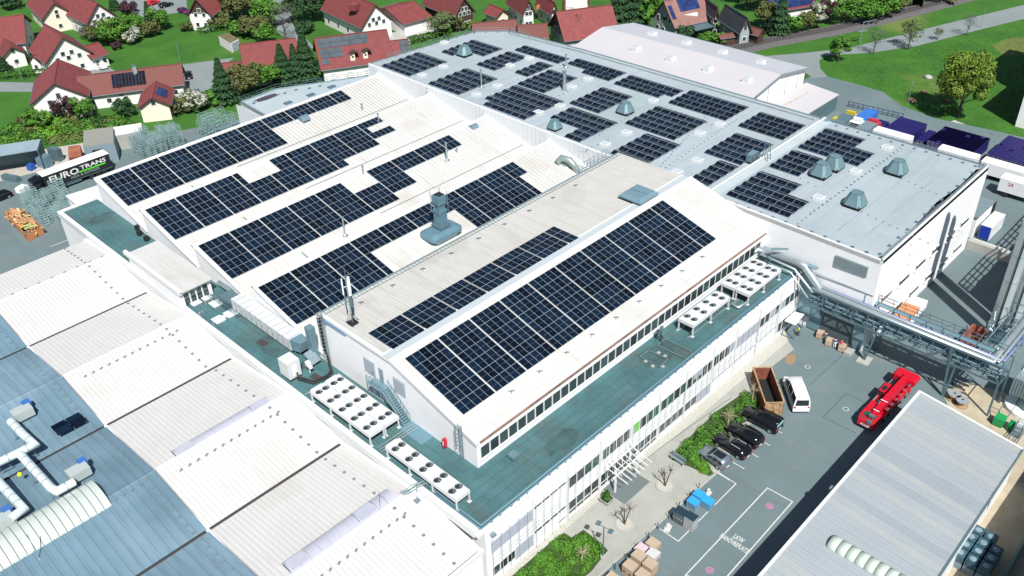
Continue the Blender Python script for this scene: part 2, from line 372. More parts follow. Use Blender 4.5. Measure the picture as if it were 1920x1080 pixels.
# painted markings in the yard
def mark(name, pts, w, m=LINE, z=0.012):
    mb = MB()
    for i in range(len(pts)-1):
        a, b = Vector((*pts[i],0)), Vector((*pts[i+1],0)); t = (b-a).normalized(); n = V(-t.y,t.x,0)*w/2; e = t*w/2
        zz = V(0,0,z + 0.0005*(i%2))
        mb.face([a-e-n+zz, b+e-n+zz, b+e+n+zz, a-e+n+zz])
    return struct(name, mb, m)
mark('truck_bay_marking', [(55.72,31.43),(72.43,31.56),(72.49,28.34),(57.41,28.09),(55.72,31.43)], 0.14)
mark('stall_marking', [(59.02,37.12),(58.96,34.63),(70.54,34.63),(70.7,37.39)], 0.12)
mark('stall_marking', [(64.78,35.93),(64.78,34.63)], 0.12)
for a, b in (((70.59,37.77),(70.5,35.55)),((73.34,39.67),(73.25,35.24)),((76.17,39.75),(76.06,35.06)),((78.87,39.77),(78.78,35.06)),((81.87,39.85),(81.7,35.07))):
    mark('stall_marking', [a,b], 0.12)
lt = lettering(None, 'LKW', V(*(63.74,29.96,0.01)), V(*(62.94,28.58),0)-V(*(62.82,31.42),0), V(1,0,0)*1.0+V(0,-0.04,0), 0.95, LINE, 'painted_word', ext=0.0, sx=0.6)
lt['kind'] = 'structure'
lt = lettering(None, 'MANÖVREPLATZ', V(*(62.84,29.96,0.01)), V(*(62.94,28.58),0)-V(*(62.82,31.42),0), V(1,0,0)*1.0+V(0,-0.04,0), 0.92, LINE, 'painted_word', ext=0.0, sx=0.50)
lt['kind'] = 'structure'
for c in (((70.16,29.93)),((58.05,29.91))):
    mb = MB(); n = 16
    for j in range(n):
        a0, a1 = 2*math.pi*j/n, 2*math.pi*(j+1)/n
        for r0, r1 in ((0.30,0.42),(0.10,0.2)):
            mb.face([(c[0]+r0*math.cos(a0),c[1]+r0*math.sin(a0),0.012),(c[0]+r1*math.cos(a0),c[1]+r1*math.sin(a0),0.012),(c[0]+r1*math.cos(a1),c[1]+r1*math.sin(a1),0.012),(c[0]+r0*math.cos(a1),c[1]+r0*math.sin(a1),0.012)])
    struct('pink_ground_mark', mb, PINK)
# joints in the yard surface
SEAMD = mat('dark_joint', (0.0305,0.0508,0.0558), 0.9)
for pts in ([(92.28,37.08),(100.82,36.91)],[(87.78,32.73),(94.03,32.73),(93.84,29.82)],[(87.78,32.73),(87.86,28.29)],[(83.27,43.38),(71.81,44.55),(61.71,45.18)]):
    mark('yard_joint', pts, 0.07, SEAMD)
sheet('rust_stain', [(95.53,42.62),(96.94,41.94),(95.72,41),(94.46,41.02),(94.34,41.85)], 0.006, mat('rust_stain', (0.203,0.173,0.122), 0.9, col2=(0.244,0.132,0.0508), scale=1.2))
for p in ((95.5,39.18),(91.11,31.31)):
    mb = MB(); mb.cyl(p[0],p[1],0.0,0.014,0.42,14); mb.cyl(p[0],p[1],0.014,0.018,0.26,14,1); struct('manhole_cover', mb, [CONC, STEELD])
# kerb of the plaza, with posts
mb = MB(); k0, k1 = V(*(71.33,37.21),0), V(*(47.53,38.2),0); mb.bar(k0+V(0,0,0.05), k1+V(0,0,0.05), 0.22, 0.12); struct('kerb', mb, CONC)

# ---------------------------------------------------------------- the factory: flat hall
def wx(y): return 103.5 + (y-35.4)*0.0173
bh = thing('production_hall', 'large white flat-roofed hall with grey roof full of solar arrays', 'hall', (121,90,0))
poly = [(103.5,35.4),(139.4,35.4),(139.4,117),(138.3,136.6),(133,142.6),(105.4,145)]
mb = MB(); mb.prism(poly, 0, 14.85, 0, 1); obj('wall', mb, [WALLW, BIGROOF], bh)
# ribbed cladding on the tall side wall, sheet by sheet
y = 81.6; cw = MB(); cw.hexa([(wx(y)-.05,y,8),(wx(y),y,8),(wx(145)+0,145,8),(wx(145)-.05,145,8)],[(wx(y)-.05,y,14.95),(wx(y),y,14.95),(wx(145),145,14.95),(wx(145)-.05,145,14.95)]); 
panel_me = None
k = 0
while y < 144.2:
    p = MB(); xx = wx(y+0.55)-0.085; p.box(xx, y+0.02, 8.6, xx+0.06, y+1.06, 14.93)
    obj('cladding_sheet', p, CLAD, bh); y += 1.09
mb = MB()
def upstand(mb, pts, w, z0, z1, mi=0):
    for a, b in zip(pts[:-1], pts[1:]):
        a, b = V(*a,0), V(*b,0); t = (b-a).normalized(); n = V(-t.y,t.x,0)*w
        mb.hexa([a+V(0,0,z0), b+V(0,0,z0), b+n+V(0,0,z0), a+n+V(0,0,z0)], [a+V(0,0,z1), b+V(0,0,z1), b+n+V(0,0,z1), a+n+V(0,0,z1)], mi)
upstand(mb, [poly[5],poly[0],poly[1]], 0.28, 14.3, 15.02); 
obj('parapet', mb, TRIM, bh)
mb = MB(); upstand(mb, [poly[1],poly[2],poly[3],poly[4],poly[5]], 0.35, 14.3, 15.0); obj('parapet', mb, STEEL, bh)
mb = MB(); upstand(mb, [(138.3,64),(138.3,117),(137.3,135.8)], 0.5, 14.85, 14.9); obj('gutter', mb, mat('wet_gutter',(0.173,0.203,0.203),0.5,var=0.3,scale=0.6), bh)
mb = MB(); mb.box(104.2,62.45,14.85,139.2,62.75,15.3); mb.hexa([(104.2,61.3,14.84),(139.2,61.3,14.84),(139.2,62.45,14.84),(104.2,62.45,14.84)],[(104.2,61.3,14.88),(139.2,61.3,14.88),(139.2,62.45,15.08),(104.2,62.45,15.08)]); mb.box(104.2,62.42,15.3,139.2,62.78,15.35,1); obj('fire_wall', mb, [mat('fire_wall_sheet',(0.33,0.385,0.405),0.5,var=0.06), TRIM], bh)
# rails along the right end and the far rounded end
mb = MB()
for z in (15.05,15.4): mb.bar((104,35.75,z),(139,35.75,z),0.09)
for z in (15.25,15.5): mb.bar((139.1,36,z),(139.1,62,z),0.06)
for i in range(20): mb.bar((104+i*1.84,35.75,14.9),(104+i*1.84,35.75,15.4),0.05)
for i in range(9): mb.bar((139.1,36+i*3.2,14.9),(139.1,36+i*3.2,15.5),0.05)
obj('handrail', mb, STEEL, bh)
mb = MB()
rp = [(109.9,144.2),(125.8,142.9),(132.4,141.8),(137.5,136.2),(138.3,131)]
for a, b in zip(rp[:-1], rp[1:]):
    for z in (15.5,15.95): mb.bar((*a,z),(*b,z),0.05)
    n = max(2,int(math.dist(a,b)/2.0))
    for i in range(n+1):
        p = (a[0]+(b[0]-a[0])*i/n, a[1]+(b[1]-a[1])*i/n); mb.bar((*p,14.85),(*p,15.95),0.05); mb.bar((p[0]-.5,p[1]-.3,14.9),(p[0]+.1,p[1]+.1,14.9),0.16)
obj('handrail', mb, STEEL, bh)
# skylights
SKYG = mat('skylight_dome', (0.414,0.458,0.493), 0.25, spec=0.7)
def skylight(x, y, z=14.85, sx=1.35, sy=1.5):
    b = MB(); b.box(x-sx/2,y-sy/2,z,x+sx/2,y+sy/2,z+0.42); f = obj('skylight', b, TRIM, bh)
    g = MB(); g.box(x-sx/2+.14,y-sy/2+.14,z+0.42,x+sx/2-.14,y+sy/2-.14,z+0.5); obj('dome', g, SKYG, f)
    h = MB()
    for yy in (y-sy/2-.02, y+sy/2+.02): h.bar((x-sx/2,yy,z+.2),(x+sx/2,yy,z+.2),0.04)
    obj('frame', h, STEELD, f)
for p in ((114.05,131.86,15.1),(108.24,131.68,15.1),(123.74,142.14,15.1),(108.34,116.5,15.1),(113.86,116.38,15.1),(128.45,121.87,15.1),(122.97,121.97,15.1),(127.48,105.46,15.1),(122.5,105.19,15.1),(126.89,89.69,15.1),(109.7,101.99,15.1),(114.26,100.98,15.1),(113.05,84.94,15.1),(107.2,84.79,15.1),(125.99,75,15.1),(120.81,75.47,15.1),(112.11,70.05,15.1),(106.73,70.11,15.1),(135.48,49.81,15.1),(124.55,49.68,15.1),(113.47,49.82,15.1)):
    skylight(p[0],p[1])
# roof cowls: two leaning hoods over a dark opening
COWL = mat('cowl_sheet', (0.135,0.225,0.25), 0.4, 0.25, var=0.08, scale=1.0)
def cowl(x, y, s=1.0, z=14.85, rz=0.0):
    """square fan house under a facetted hood, four leaning flaps over dark slots"""
    base = MB(); base.box(x-1.0*s,y-1.0*s,z,x+1.0*s,y+1.0*s,z+0.55*s); o = obj('roof_cowl', base, DARK, bh)
    h = MB(); B, T, zt = 1.18*s, 0.62*s, z+1.75*s
    lo = [(x-B,y-B),(x+B,y-B),(x+B,y+B),(x-B,y+B)]; c = 0.42*s
    lo8 = [(x-B+c,y-B),(x+B-c,y-B),(x+B,y-B+c),(x+B,y+B-c),(x+B-c,y+B),(x-B+c,y+B),(x-B,y+B-c),(x-B,y-B+c)]
    c2 = 0.25*s
    hi8 = [(x-T+c2,y-T),(x+T-c2,y-T),(x+T,y-T+c2),(x+T,y+T-c2),(x+T-c2,y+T),(x-T+c2,y+T),(x-T,y+T-c2),(x-T,y-T+c2)]
    zl = [z+0.42*s if i in (0,1,2,3,4,5,6,7) else 0 for i in range(8)]
    h.add([(a,b,q) for (a,b),q in zip(lo8,zl)] + [(a,b,zt) for a,b in hi8], [(i,(i+1)%8,8+(i+1)%8,8+i) for i in range(8)] + [tuple(range(8,16))])
    obj('hood', h, COWL, o)
    e = MB()
    for i in range(8): e.bar((*lo8[i],zl[i]),(*hi8[i],zt),0.07*s)
    for i in range(8): e.bar((*hi8[i],zt),(*hi8[(i+1)%8],zt),0.06*s)
    obj('seam', e, STEELD, o)
for p, s in (((119.61,90.4,14.85),1.15),((106.58,95.4,14.85),0.95),((121.41,133.45,14.85),1.2),((120.08,53.18,14.85),1.25),((123.59,52.91,14.85),1.25),((128.27,45.01,14.85),1.25),((114.87,45.02,14.85),1.25)):
    cowl(p[0],p[1],s)
# pipes and small things on the grey roof
def flue(parent, x, y, z, h, r=0.14, m=None, collar=0.5, cap=True):
    b = MB(); b.cyl(x,y,z,z+h,r,10); o = obj('flue_pipe', b, m or PIPE, parent)
    c = MB(); c.cyl(x,y,z,z+0.12,collar,12); c.cyl(x,y,z+.12,z+0.35,collar*0.6,12,0,r); obj('collar', c, STEEL, o)
    if cap:
        d = MB(); d.cyl(x,y,z+h,z+h+0.15,r*1.5,10); obj('cap', d, STEEL, o)
for p, h, r in (((111.6,118.42,14.85),3.4,0.15),((129.45,112.87,14.85),2.6,0.15),((120.63,105.55,14.85),3.6,0.32)):
    flue(bh, p[0], p[1], 14.85, h, r)
mb = MB(); p = (117.76,63.66,14.85); mb.obox((p[0],p[1],14.85),(2.4,1.5,0.25)); mb.obox((p[0],p[1],15.1),(2.0,1.1,1.2),0,1)
for i in range(6): mb.bar((p[0]-1+i*.4,p[1]-.6,15.1),(p[0]-1+i*.4,p[1]-.6,16.5),0.05,0.05,0)
obj('ventilation_unit', mb, [DARK, STEELB], bh)
mb = MB(); p = (119.47,62.22,15.6)
for dx, dy in ((-.5,-.5),(.5,-.5),(.5,.5),(-.5,.5)): mb.bar((p[0]+dx,p[1]+dy,14.9),(p[0]+dx*.5,p[1]+dy*.5,17.6),0.08)
for z in (15.8,16.6,17.5): mb.bar((p[0]-.4,p[1]-.4,z),(p[0]+.4,p[1]-.4,z),0.06); mb.bar((p[0]-.4,p[1]+.4,z),(p[0]+.4,p[1]+.4,z),0.06)
obj('roof_crossing_ladder', mb, STEELD, bh)
mb = MB(); p = (129.39,63.96,14.85); q = (139.14,62.36,14.85)
mb.cyl(q[0],q[1],14.9,15.25,0.9,14); mb.obox((q[0]+1.5,q[1]-.8,14.86),(1.2,.5,.3),0,1); obj('roof_drain', mb, [STEEL, YELLOW], bh)
# walkway markers: small dark feet in rows
mb = MB(); r = random.Random(3)
def feet(a, b, step=1.15, jit=0.08):
    a, b = V(*a), V(*b); n = int((b-a).length/step)
    for i in range(n+1):
        p = a.lerp(b, i/max(1,n)); mb.obox((p.x+r.uniform(-jit,jit),p.y+r.uniform(-jit,jit),14.851),(0.28,0.16,0.05),r.uniform(-.4,.4))
for a, b in (((127.07,78.72,14.85),(105.75,73.11,14.85)),((129.53,74.07,14.85),(103.58,72.32,14.85)),((104.98,48.52,14.85),(139.45,48.39,14.85)),((108.87,48.62,14.85),(136.67,48.01,14.85)),((114.42,45.77,14.85),(111.36,30.64,14.85)),((127.14,43.66,14.85),(125.57,36.56,14.85)),((109.17,85.81,14.85),(102.76,86.18,14.85)),((119.84,89.05,14.85),(108.38,88.03,14.85)),((107.93,114.39,14.85),(118.66,115.8,14.85)),((117.32,55.04,14.85),(116.57,51.98,14.85)),((126.57,86.5,14.85),(125.05,75.96,14.85)),((124.14,105.02,14.85),(111.87,103.99,14.85)),((113.98,125.77,14.85),(104.51,126.09,14.85))):
    feet(a, b)
for i in range(13): 
    a, b = V(104.3,60,0), V(104.3,36,0); p = a.lerp(b,i/12); mb.obox((p.x,p.y,14.851),(0.45,0.45,0.1))
    p = V(105,36.5,0).lerp(V(138.5,36.5,0),i/12); mb.obox((p.x,p.y,14.851),(0.5,0.4,0.1)); p = V(138.2,60,0).lerp(V(138.2,37,0),i/12); mb.obox((p.x,p.y,14.851),(0.4,0.4,0.1))
obj('walkway_feet', mb, STEELD, bh, 'stuff')
# debris and dirt along the right edge of the roof
mb = MB(); r = random.Random(5)
mb.face([(117.21,36.29,14.86),(118.79,36.52,14.86),(121.43,36.51,14.86),(124.53,36.28,14.86),(124.67,35.88,14.86),(121.86,35.78,14.86),(118.5,35.71,14.86),(117.35,35.9,14.86)]); obj('dark_puddle', mb, mat('puddle', (0.0558,0.0406,0.061), 0.3, var=0.4, scale=1.5), bh)
mb = MB(); mb.face([(114.26,36.12,14.85),(123.28,36.76,14.85),(130.58,36.27,14.85),(137.22,36.51,14.85),(138.08,36.05,14.85),(118.22,35.59,14.85)]); obj('dirt_patch', mb, mat('roof_dirt', (0.203,0.223,0.229), 0.8, var=0.3, scale=0.8), bh)
mb = MB()
for i in range(3):
    mb.bar((104+i*3,47-i*3.5,14.86),(138,46.6-i*3.5,14.86),0.05,0.012)
for yy in (40,43.5,50,53.5,57): mb.bar((104.5,yy,14.86),(138,yy,14.86),0.05,0.012)
for yy in range(66,140,4): mb.bar((wx(yy)+.6,yy,14.86),(138,yy,14.86),0.05,0.012)
obj('membrane_seams', mb, mat('membrane_seam',(0.223,0.274,0.305),0.6), bh, 'stuff')
# louvre in the front gable wall and recessed windows in the right wall
lv = MB(); lv.box(103.42,36.98,11.68,103.5,41.6,13.34); o = obj('louvre', lv, STEEL, bh)
for i in range(4):
    b = MB(); y0 = 37.0+i*1.145
    for j in range(12): b.box(103.36,y0+.04,11.74+j*.13,103.43,y0+1.09,11.80+j*.13)
    obj('louvre_panel', b, mat('louvre_grey',(0.203,0.254,0.274),0.5) if i==0 else bpy.data.materials['louvre_grey'], o)
def hall_window(x, z, w=3.3, h=1.05):
    b = MB(); b.box(x-w/2,35.32,z-h/2,x+w/2,35.5,z+h/2); o = obj('window', b, TRIM, bh)
    for i in range(3):
        g = MB(); g.box(x-w/2+.08+i*(w-.1)/3,35.30,z-h/2+.1,x-w/2+(i+1)*(w-.1)/3,35.315,z+h/2-.1); obj('pane', g, GLASS, o)
    s = MB(); s.box(x-w/2-.1,35.18,z+h/2,x+w/2+.1,35.39,z+h/2+.08); s.box(x-w/2-.12,35.15,z-h/2-.08,x+w/2+.12,35.39,z-h/2); obj('frame', s, TRIM, o)
for x in (113.6,119,124.5,129.7,134.9): hall_window(x,7.05); hall_window(x+.2,2.2)
hall_window(108.2,7.05); hall_window(108.2,2.2)
mb = MB(); mb.box(103.40,35.5,9.35,103.5,60.5,9.42); mb.bar((103.45,36.5,9.4),(103.45,36.5,3),0.06); obj('cable_strip', mb, STEEL, bh)

# ---------------------------------------------------------------- the factory: sawtooth hall with four roofs
sh = thing('sawtooth_hall', 'white hall of four stepped roofs with solar arrays between the tall hall and green roof', 'hall', (74,110,0))
RY = [141.7,126.0,110.4,94.8]; RZ, VZ = 13.5, 9.85; XL = 46.0
mb = MB(); mb.box(XL+.02,79.3,0,103.6,141.6,9.0); obj('wall', mb, WALLW, sh)
for i, y in enumerate(RY):
    yl = (RY+[79.35])[i+1]; xr = wx(y)-0.15
    w = MB(); w.add([(XL,y,8.8),(XL,yl,8.8),(XL,yl,VZ-.1),(XL,y,RZ-.1),(xr,y,8.8),(xr,yl,8.8),(xr,yl,VZ-.1),(xr,y,RZ-.1)],[(0,1,2,3),(7,6,5,4),(0,3,7,4),(1,5,6,2)]); obj('gable_wall', w, WALLW, sh)
    r = MB(); r.slab((XL-.12,y+.12,RZ+.03),(xr,y+.12,RZ+.03),(xr,yl+.02,VZ),(XL-.12,yl+.02,VZ),0.16); rf = obj('roof', r, SHEDROOF, sh)
    t = MB(); dz=(VZ-RZ)/(y-yl)
    t.hexa([(XL-.2,y+.2,RZ-.25),(XL+.35,y+.2,RZ-.25),(XL+.35,yl,VZ-.25),(XL-.2,yl,VZ-.25)],[(XL-.2,y+.2,RZ+.09),(XL+.35,y+.2,RZ+.09),(XL+.35,yl,VZ+.06),(XL-.2,yl,VZ+.06)])
    t.hexa([(xr-.55,y+.2,RZ-.1),(xr+.12,y+.2,RZ-.1),(xr+.12,yl,VZ-.1),(xr-.55,yl,VZ-.1)],[(xr-.55,y+.2,RZ+.14),(xr+.12,y+.2,RZ+.5),(xr+.12,yl,VZ+.5),(xr-.55,yl,VZ+.11)])
    t.box(XL-.2,y-.15,RZ-.2,xr+.12,y+.22,RZ+.12); obj('edge_trim', t, TRIM, rf)
    s = MB(); ys = y-(y-yl)*0.63; zs = RZ+(VZ-RZ)*0.63+.03; s.box(66+3*i,ys-.04,zs,xr-.5,ys+.04,zs+.05); obj('safety_wire', s, STEELD, rf)
    v = MB(); v.box(XL,yl-.02,VZ-.1,xr,yl+.35,VZ+.04); obj('gutter', v, mat('gutter_grey',(0.355,0.376,0.376),0.6) if i==0 else bpy.data.materials['gutter_grey'], rf)
    for xx in (57.2,60.5):
        q = MB(); y0 = y-(y-yl)*0.64; y1 = y-(y-yl)*0.94; q.slab((xx-.1,y0,RZ+(VZ-RZ)*.64+.05),(xx+.1,y0,RZ+(VZ-RZ)*.64+.05),(xx+.1,y1,VZ+.28),(xx-.1,y1,VZ+.28),0.05)
        if xx < 60: obj('cable_duct', q, STEEL, rf)
    # proud ribs of the roof sheet where the photograph shows them
    rb = MB(); x = 78.0 if i else 70.0
    while x < xr-.7:
        rb.slab((x-.05,y-.2,RZ+.05),(x+.05,y-.2,RZ+.05),(x+.05,yl+.3,VZ+.1),(x-.05,yl+.3,VZ+.1),0.06); x += 0.75
    obj('roof_ribs', rb, [SHEDROOF if i else SHEDROOFW], rf, 'stuff')
w = MB(); y=RY[0]; yl=RY[1]; f0=0.18; w.slab((71,y-.25,RZ-.01),(103.2,y-.25,RZ-.01),(103.2,yl+.4,VZ+.11),(78,yl+.4,VZ+.11),0.04); 
# flues and hoods on the sheds
for p, h, r_ in (((91.04,124.16,12.4),2.4,0.13),((76.15,109.7,12.2),2.6,0.14),((64.52,99.81,11),3.0,0.13),((89.96,104.86,12.2),3.2,0.16),((92.87,105.51,11.8),1.2,0.14),((65.77,125.79,12.4),0.6,0.2),((94.52,133.66,10.3),2.6,0.16)):
    flue(sh, p[0], p[1], p[2]-.1, h, r_)
HOOD = mat('hood_sheet', (0.162,0.244,0.294), 0.4, 0.3, var=0.1)
def hood(p, s=1.0):
    x,y,z = p; b = MB(); b.box(x-.75*s,y-.8*s,z-.3,x+.75*s,y+.8*s,z+.35*s); o = obj('roof_hood', b, WHITE, sh)
    h = MB()
    pr = [(y-.95*s,z+.5*s),(y-.55*s,z+1.15*s),(y+.25*s,z+1.3*s),(y+.8*s,z+.9*s),(y+.8*s,z+.35*s)]
    n=len(pr); h.add([(x-.85*s,a,c) for a,c in pr]+[(x+.85*s,a,c) for a,c in pr],[tuple(range(n)),tuple(range(2*n-1,n-1,-1))]+[(i,n+i,n+(i+1)%n,(i+1)%n) for i in range(n)]); obj('cover', h, HOOD, o)
    d = MB(); d.box(x-.7*s,y-.97*s,z+.36*s,x+.7*s,y-.7*s,z+.55*s); obj('opening', d, DARK, o)
hood((83.71,137.09,11.9),1.0); hood((100.6,109.38,12.6),0.85)
b = MB(); p = (78.02,116.33,10.4); b.ball(p,0.65,10,6); obj('roof_dome', b, STEEL, sh)
# steel exhaust tower on the fourth shed
tw = MB(); p = (72.45,87.8,10.9); x,y,z = p
o_t = obj('exhaust_tower', (lambda m:(m.box(x-1.3,y-1.3,z-1.2,x+2.6,y+1.4,z+1.6), m)[1])(MB()), WHITE, sh)
ST = mat('tower_sheet', (0.132,0.244,0.305), 0.35, 0.35, var=0.1, scale=1.2)
q = MB()
def rrect(cx,cy,a,b,z,r,n=3):
    out=[]
    for sx_,sy_,t0 in ((1,1,0),(-1,1,90),(-1,-1,180),(1,-1,270)):
        for k in range(n+1):
            t=math.radians(t0+90*k/n); out.append((cx+sx_*(a-r)+r*math.cos(t), cy+sy_*(b-r)+r*math.sin(t), z))
    return out
q.loft([rrect(x+.7,y,2.9,1.9,z+1.35,.9),rrect(x+.7,y,2.9,1.9,z+1.9,.9),rrect(x+.7,y,2.2,1.3,z+2.35,.7)],0,False); obj('canopy', q, ST, o_t)
q = MB(); q.box(x-.2,y-1.0,z+2.3,x+1.8,y+1.0,z+2.9); obj('plinth', q, STEELD, o_t)
q = MB(); q.box(x+.1,y-.7,z+2.9,x+1.5,y+.7,z+5.4); q.box(x+.0,y-.8,z+5.0,x+1.6,y+.8,z+5.1); obj('shaft', q, ST, o_t)
q = MB(); q.box(x+.25,y-.55,z+5.4,x+1.35,y+.55,z+6.3); q.box(x+.05,y-.75,z+6.3,x+1.55,y+.75,z+7.6); q.box(x+.3,y-.5,z+7.6,x+1.3,y+.5,z+7.75,1); obj('head', q, [ST, DARK], o_t)
q = MB()
for a,b in ((-.05,-.8),(1.7,-.8),(1.7,.85),(-.05,.85)): q.bar((x+a,y+b,z+4.9),(x+a,y+b,z+8.2),0.07)
obj('guy_frame', q, STEEL, o_t)
q = MB()
for i in range(4): q.obox((x-3.2+i*.02,y-1.2-i*.55,z-.42-i*.13),(.7,.3,.16))
q.bar((x-1.6,y-.6,z+.0),(x-1.4,y-2.0,z-.1),0.25); q.box(x-4,y+.4,z-.45,x-1.3,y+.75,z-.1); obj('roof_fittings', q, STEEL, sh)
# spiral duct elbow and stair by the tall wall
q = MB(); q.tube([(100.86,89.71,12.5),(101.43,89.28,13.3),(101.54,87.63,13.4),(101.87,86.75,12.4),(102.23,86.12,11.2)],0.55,12); q.tube([(101.48,89.91,12),(101.61,88.85,12.2),(101.75,87.56,11.2)],0.4,10); obj('exhaust_duct', q, mat('spiral_duct',(0.305,0.386,0.366),0.35,0.5,var=0.15,scale=4), sh)
q = MB(); a,b = V(*(99.04,83.88,13.2)),V(*(102.52,80.47,16))
for d in (-.35,.35):
    q.bar(a+V(0,d,0),b+V(0,d,0),0.07); q.bar(a+V(0,d,1),b+V(0,d,1),0.05)
    for i in range(9): c=a.lerp(b,i/8)+V(0,d,0); q.bar(c,c+V(0,0,1.0),0.04)
for i in range(14): c=a.lerp(b,i/13); q.bar(c-V(0,.35,0),c+V(0,.35,0),0.2,0.03)
for i in range(4): 
    c = V(*(101.38,84.96,12.6))+V(i*.6,-i*.1,0); q.bar(c,c+V(0,0,1.4),0.06)
obj('roof_stair', q, STEEL, sh)

# ---------------------------------------------------------------- the factory: tall hall with the large front array
gh = thing('ridge_hall', 'white hall with grey ridge strip and large solar array above the strip of windows', 'hall', (74,66,0))
YF, YB, YR, ZF, ZR, ZB = 52.4, 79.3, 65.9, 12.62, 16.55, 16.5
prof = [(YF,0),(YF,ZF),(YR,ZR),(YB,ZB),(YB,0)]
mb = MB(); n = 5; xr = 103.7
mb.add([(46,y,z) for y,z in prof]+[(xr,y,z) for y,z in prof],[tuple(range(n)),tuple(range(2*n-1,n-1,-1))]+[(i,n+i,n+(i+1)%n,(i+1)%n) for i in range(n)]); obj('wall', mb, WALLW, gh)
mb = MB(); mb.slab((45.9,YF-.12,ZF+.06),(xr,YF-.12,ZF+.06),(xr,YR,ZR+.08),(45.9,YR,ZR+.08),0.14); rf = obj('roof', mb, SHEDROOF, gh)
mb = MB(); mb.slab((45.9,YR,ZR+.08),(xr,YR,ZR+.08),(xr,YB+.1,ZB+.06),(45.9,YB+.1,ZB+.06),0.14); rb_ = obj('roof', mb, stripes(mat('back_sheet_roof',(0.425,0.423,0.405),0.5,var=0.05,stain=(0.375,0.365,0.34),sscale=0.12,sthr=0.56),'X',0.5,0.2,0.4,0.86), gh); streaks(bpy.data.materials['back_sheet_roof'], 1.5, 0.10, (0.33,0.31,0.27), 0.5, 0.72, 0.8)
mb = MB(); mb.box(45.85,66.0,ZR+.1,xr,67.0,ZR+.24); mb.box(45.85,65.5,ZR-.02,xr,66.0,ZR+.17,1); mb.box(45.85,67.0,ZR+.05,xr,67.35,ZR+.19,1); obj('ridge_strip', mb, [mat('ridge_glazing',(0.37,0.414,0.44),0.35), TRIM], gh)
mb = MB(); mb.hexa([(45.8,YF-.15,ZF-.35),(46.25,YF-.15,ZF-.35),(46.25,YR,ZR-.3),(45.8,YR,ZR-.3)],[(45.8,YF-.15,ZF+.1),(46.25,YF-.15,ZF+.1),(46.25,YR,ZR+.13),(45.8,YR,ZR+.13)]); mb.box(45.8,YR,ZR-.3,46.2,YB+.1,ZB+.13); 
mb.hexa([(103.2,YF-.1,ZF-.1),(103.9,YF-.1,ZF-.1),(104.0,YR,ZR-.1),(103.4,YR,ZR-.1)],[(103.2,YF-.1,ZF+.12),(103.9,YF-.1,ZF+.6),(104.0,YR,ZR+.3),(103.4,YR,ZR+.15)]); obj('edge_trim', mb, TRIM, gh)
mb = MB(); mb.box(45.8,YB+.02,ZB-.35,xr,YB+.28,ZB+.0); obj('gutter', mb, STEELD, gh)
mb = MB(); mb.bar((46,YB-.1,ZB+.14),(xr,YB-.1,ZB+.14),0.14); mb.bar((46,YB-.75,ZB+.16),(xr,YB-.75,ZB+.16),0.05)
for i in range(90): mb.bar((46.5+i*.63,YB-.1,ZB+.1),(46.5+i*.63,YB-.75,ZB+.14),0.05)
obj('snow_rail', mb, STEEL, gh)
mb = MB(); mb.box(46.4,YF-.30,ZF-.12,xr-.3,YF-.14,ZF-.0); obj('eaves_gutter', mb, mat('rusty_gutter',(0.223,0.122,0.0912),0.7,var=0.5,scale=0.6), gh)
mb = MB(); mb.box(47,53.3,12.92,xr-1,53.36,12.98); obj('safety_wire', mb, STEELD, gh)
for i in range(9):
    for (yy,zz,x0,dx) in ((54.75,13.35,53.8,4.66),(77.2,16.57,50.7,5.02)):
        x = x0+i*dx
        if x > 101: continue
        a = MB(); a.bar((x-.28,yy-.22,zz+.06),(x+.28,yy+.22,zz+.06),0.07); a.bar((x-.28,yy+.22,zz+.14),(x+.28,yy-.22,zz+.14),0.07); obj('roof_anchor', a, STEELD, gh)
# window strip
i = 0; x = 46.45
while x < 101.8:
    fr = MB(); fr.box(x-.02,52.33,9.98,x+1.36,52.42,11.72); f = obj('window', fr, TRIM, gh)
    g = MB(); g.box(x+.07,52.30,10.08,x+1.27,52.32,11.62); obj('pane', g, GLASS, f)
    x += 1.44
mb = MB(); mb.box(46.2,52.2,9.78,103,52.38,9.93); obj('sill', mb, TRIM, gh)
# gable louvres and door
LG = mat('gable_louvre',(0.335,0.386,0.437),0.5,0.2)
for y0,y1,z0,z1 in ((69.25,71.25,12.25,14.3),(63.85,65.85,12.2,14.3)):
    b = MB(); b.box(45.93,y0,z0,45.99,y1,z1); o = obj('louvre', b, LG, gh)
    s = MB()
    for k in range(9): s.box(45.86,y0+.06,z0+.1+k*.22,45.94,y1-.06,z0+.2+k*.22)
    obj('slats', s, STEELB if 0 else LG, o)
b = MB(); b.box(45.93,67.75,12.2,45.99,68.5,14.1); o = obj('door', b, mat('door_grey',(0.223,0.274,0.315),0.5), gh)
b = MB(); b.box(45.85,67.82,13.0,45.93,67.9,13.12); obj('handle', b, STEELD, o)
# vent box beside the ridge strip
b = MB(); c = (93.81,67.83,16.6); x,y = c[0],c[1]; b.box(x-1.6,y-1.5,ZR,x+1.6,y+1.5,ZR+.55); o = obj('roof_ventilator', b, DARK, gh)
b = MB(); b.loft([[(x-2.1,y-1.9,ZR+.5),(x+2.1,y-1.9,ZR+.5),(x+2.1,y+1.9,ZR+.5),(x-2.1,y+1.9,ZR+.5)],[(x-2.2,y-2.0,ZR+.75),(x+2.2,y-2.0,ZR+.75),(x+2.2,y+2.0,ZR+.75),(x-2.2,y+2.0,ZR+.75)],[(x-1.7,y-1.5,ZR+1.15),(x+1.7,y-1.5,ZR+1.15),(x+1.7,y+1.5,ZR+1.15),(x-1.7,y+1.5,ZR+1.15)]],0,False); b.box(x-.03,y-1.5,ZR+1.15,x+.03,y+1.5,ZR+1.2,1); obj('cover', b, [STEELB, STEELD], o)
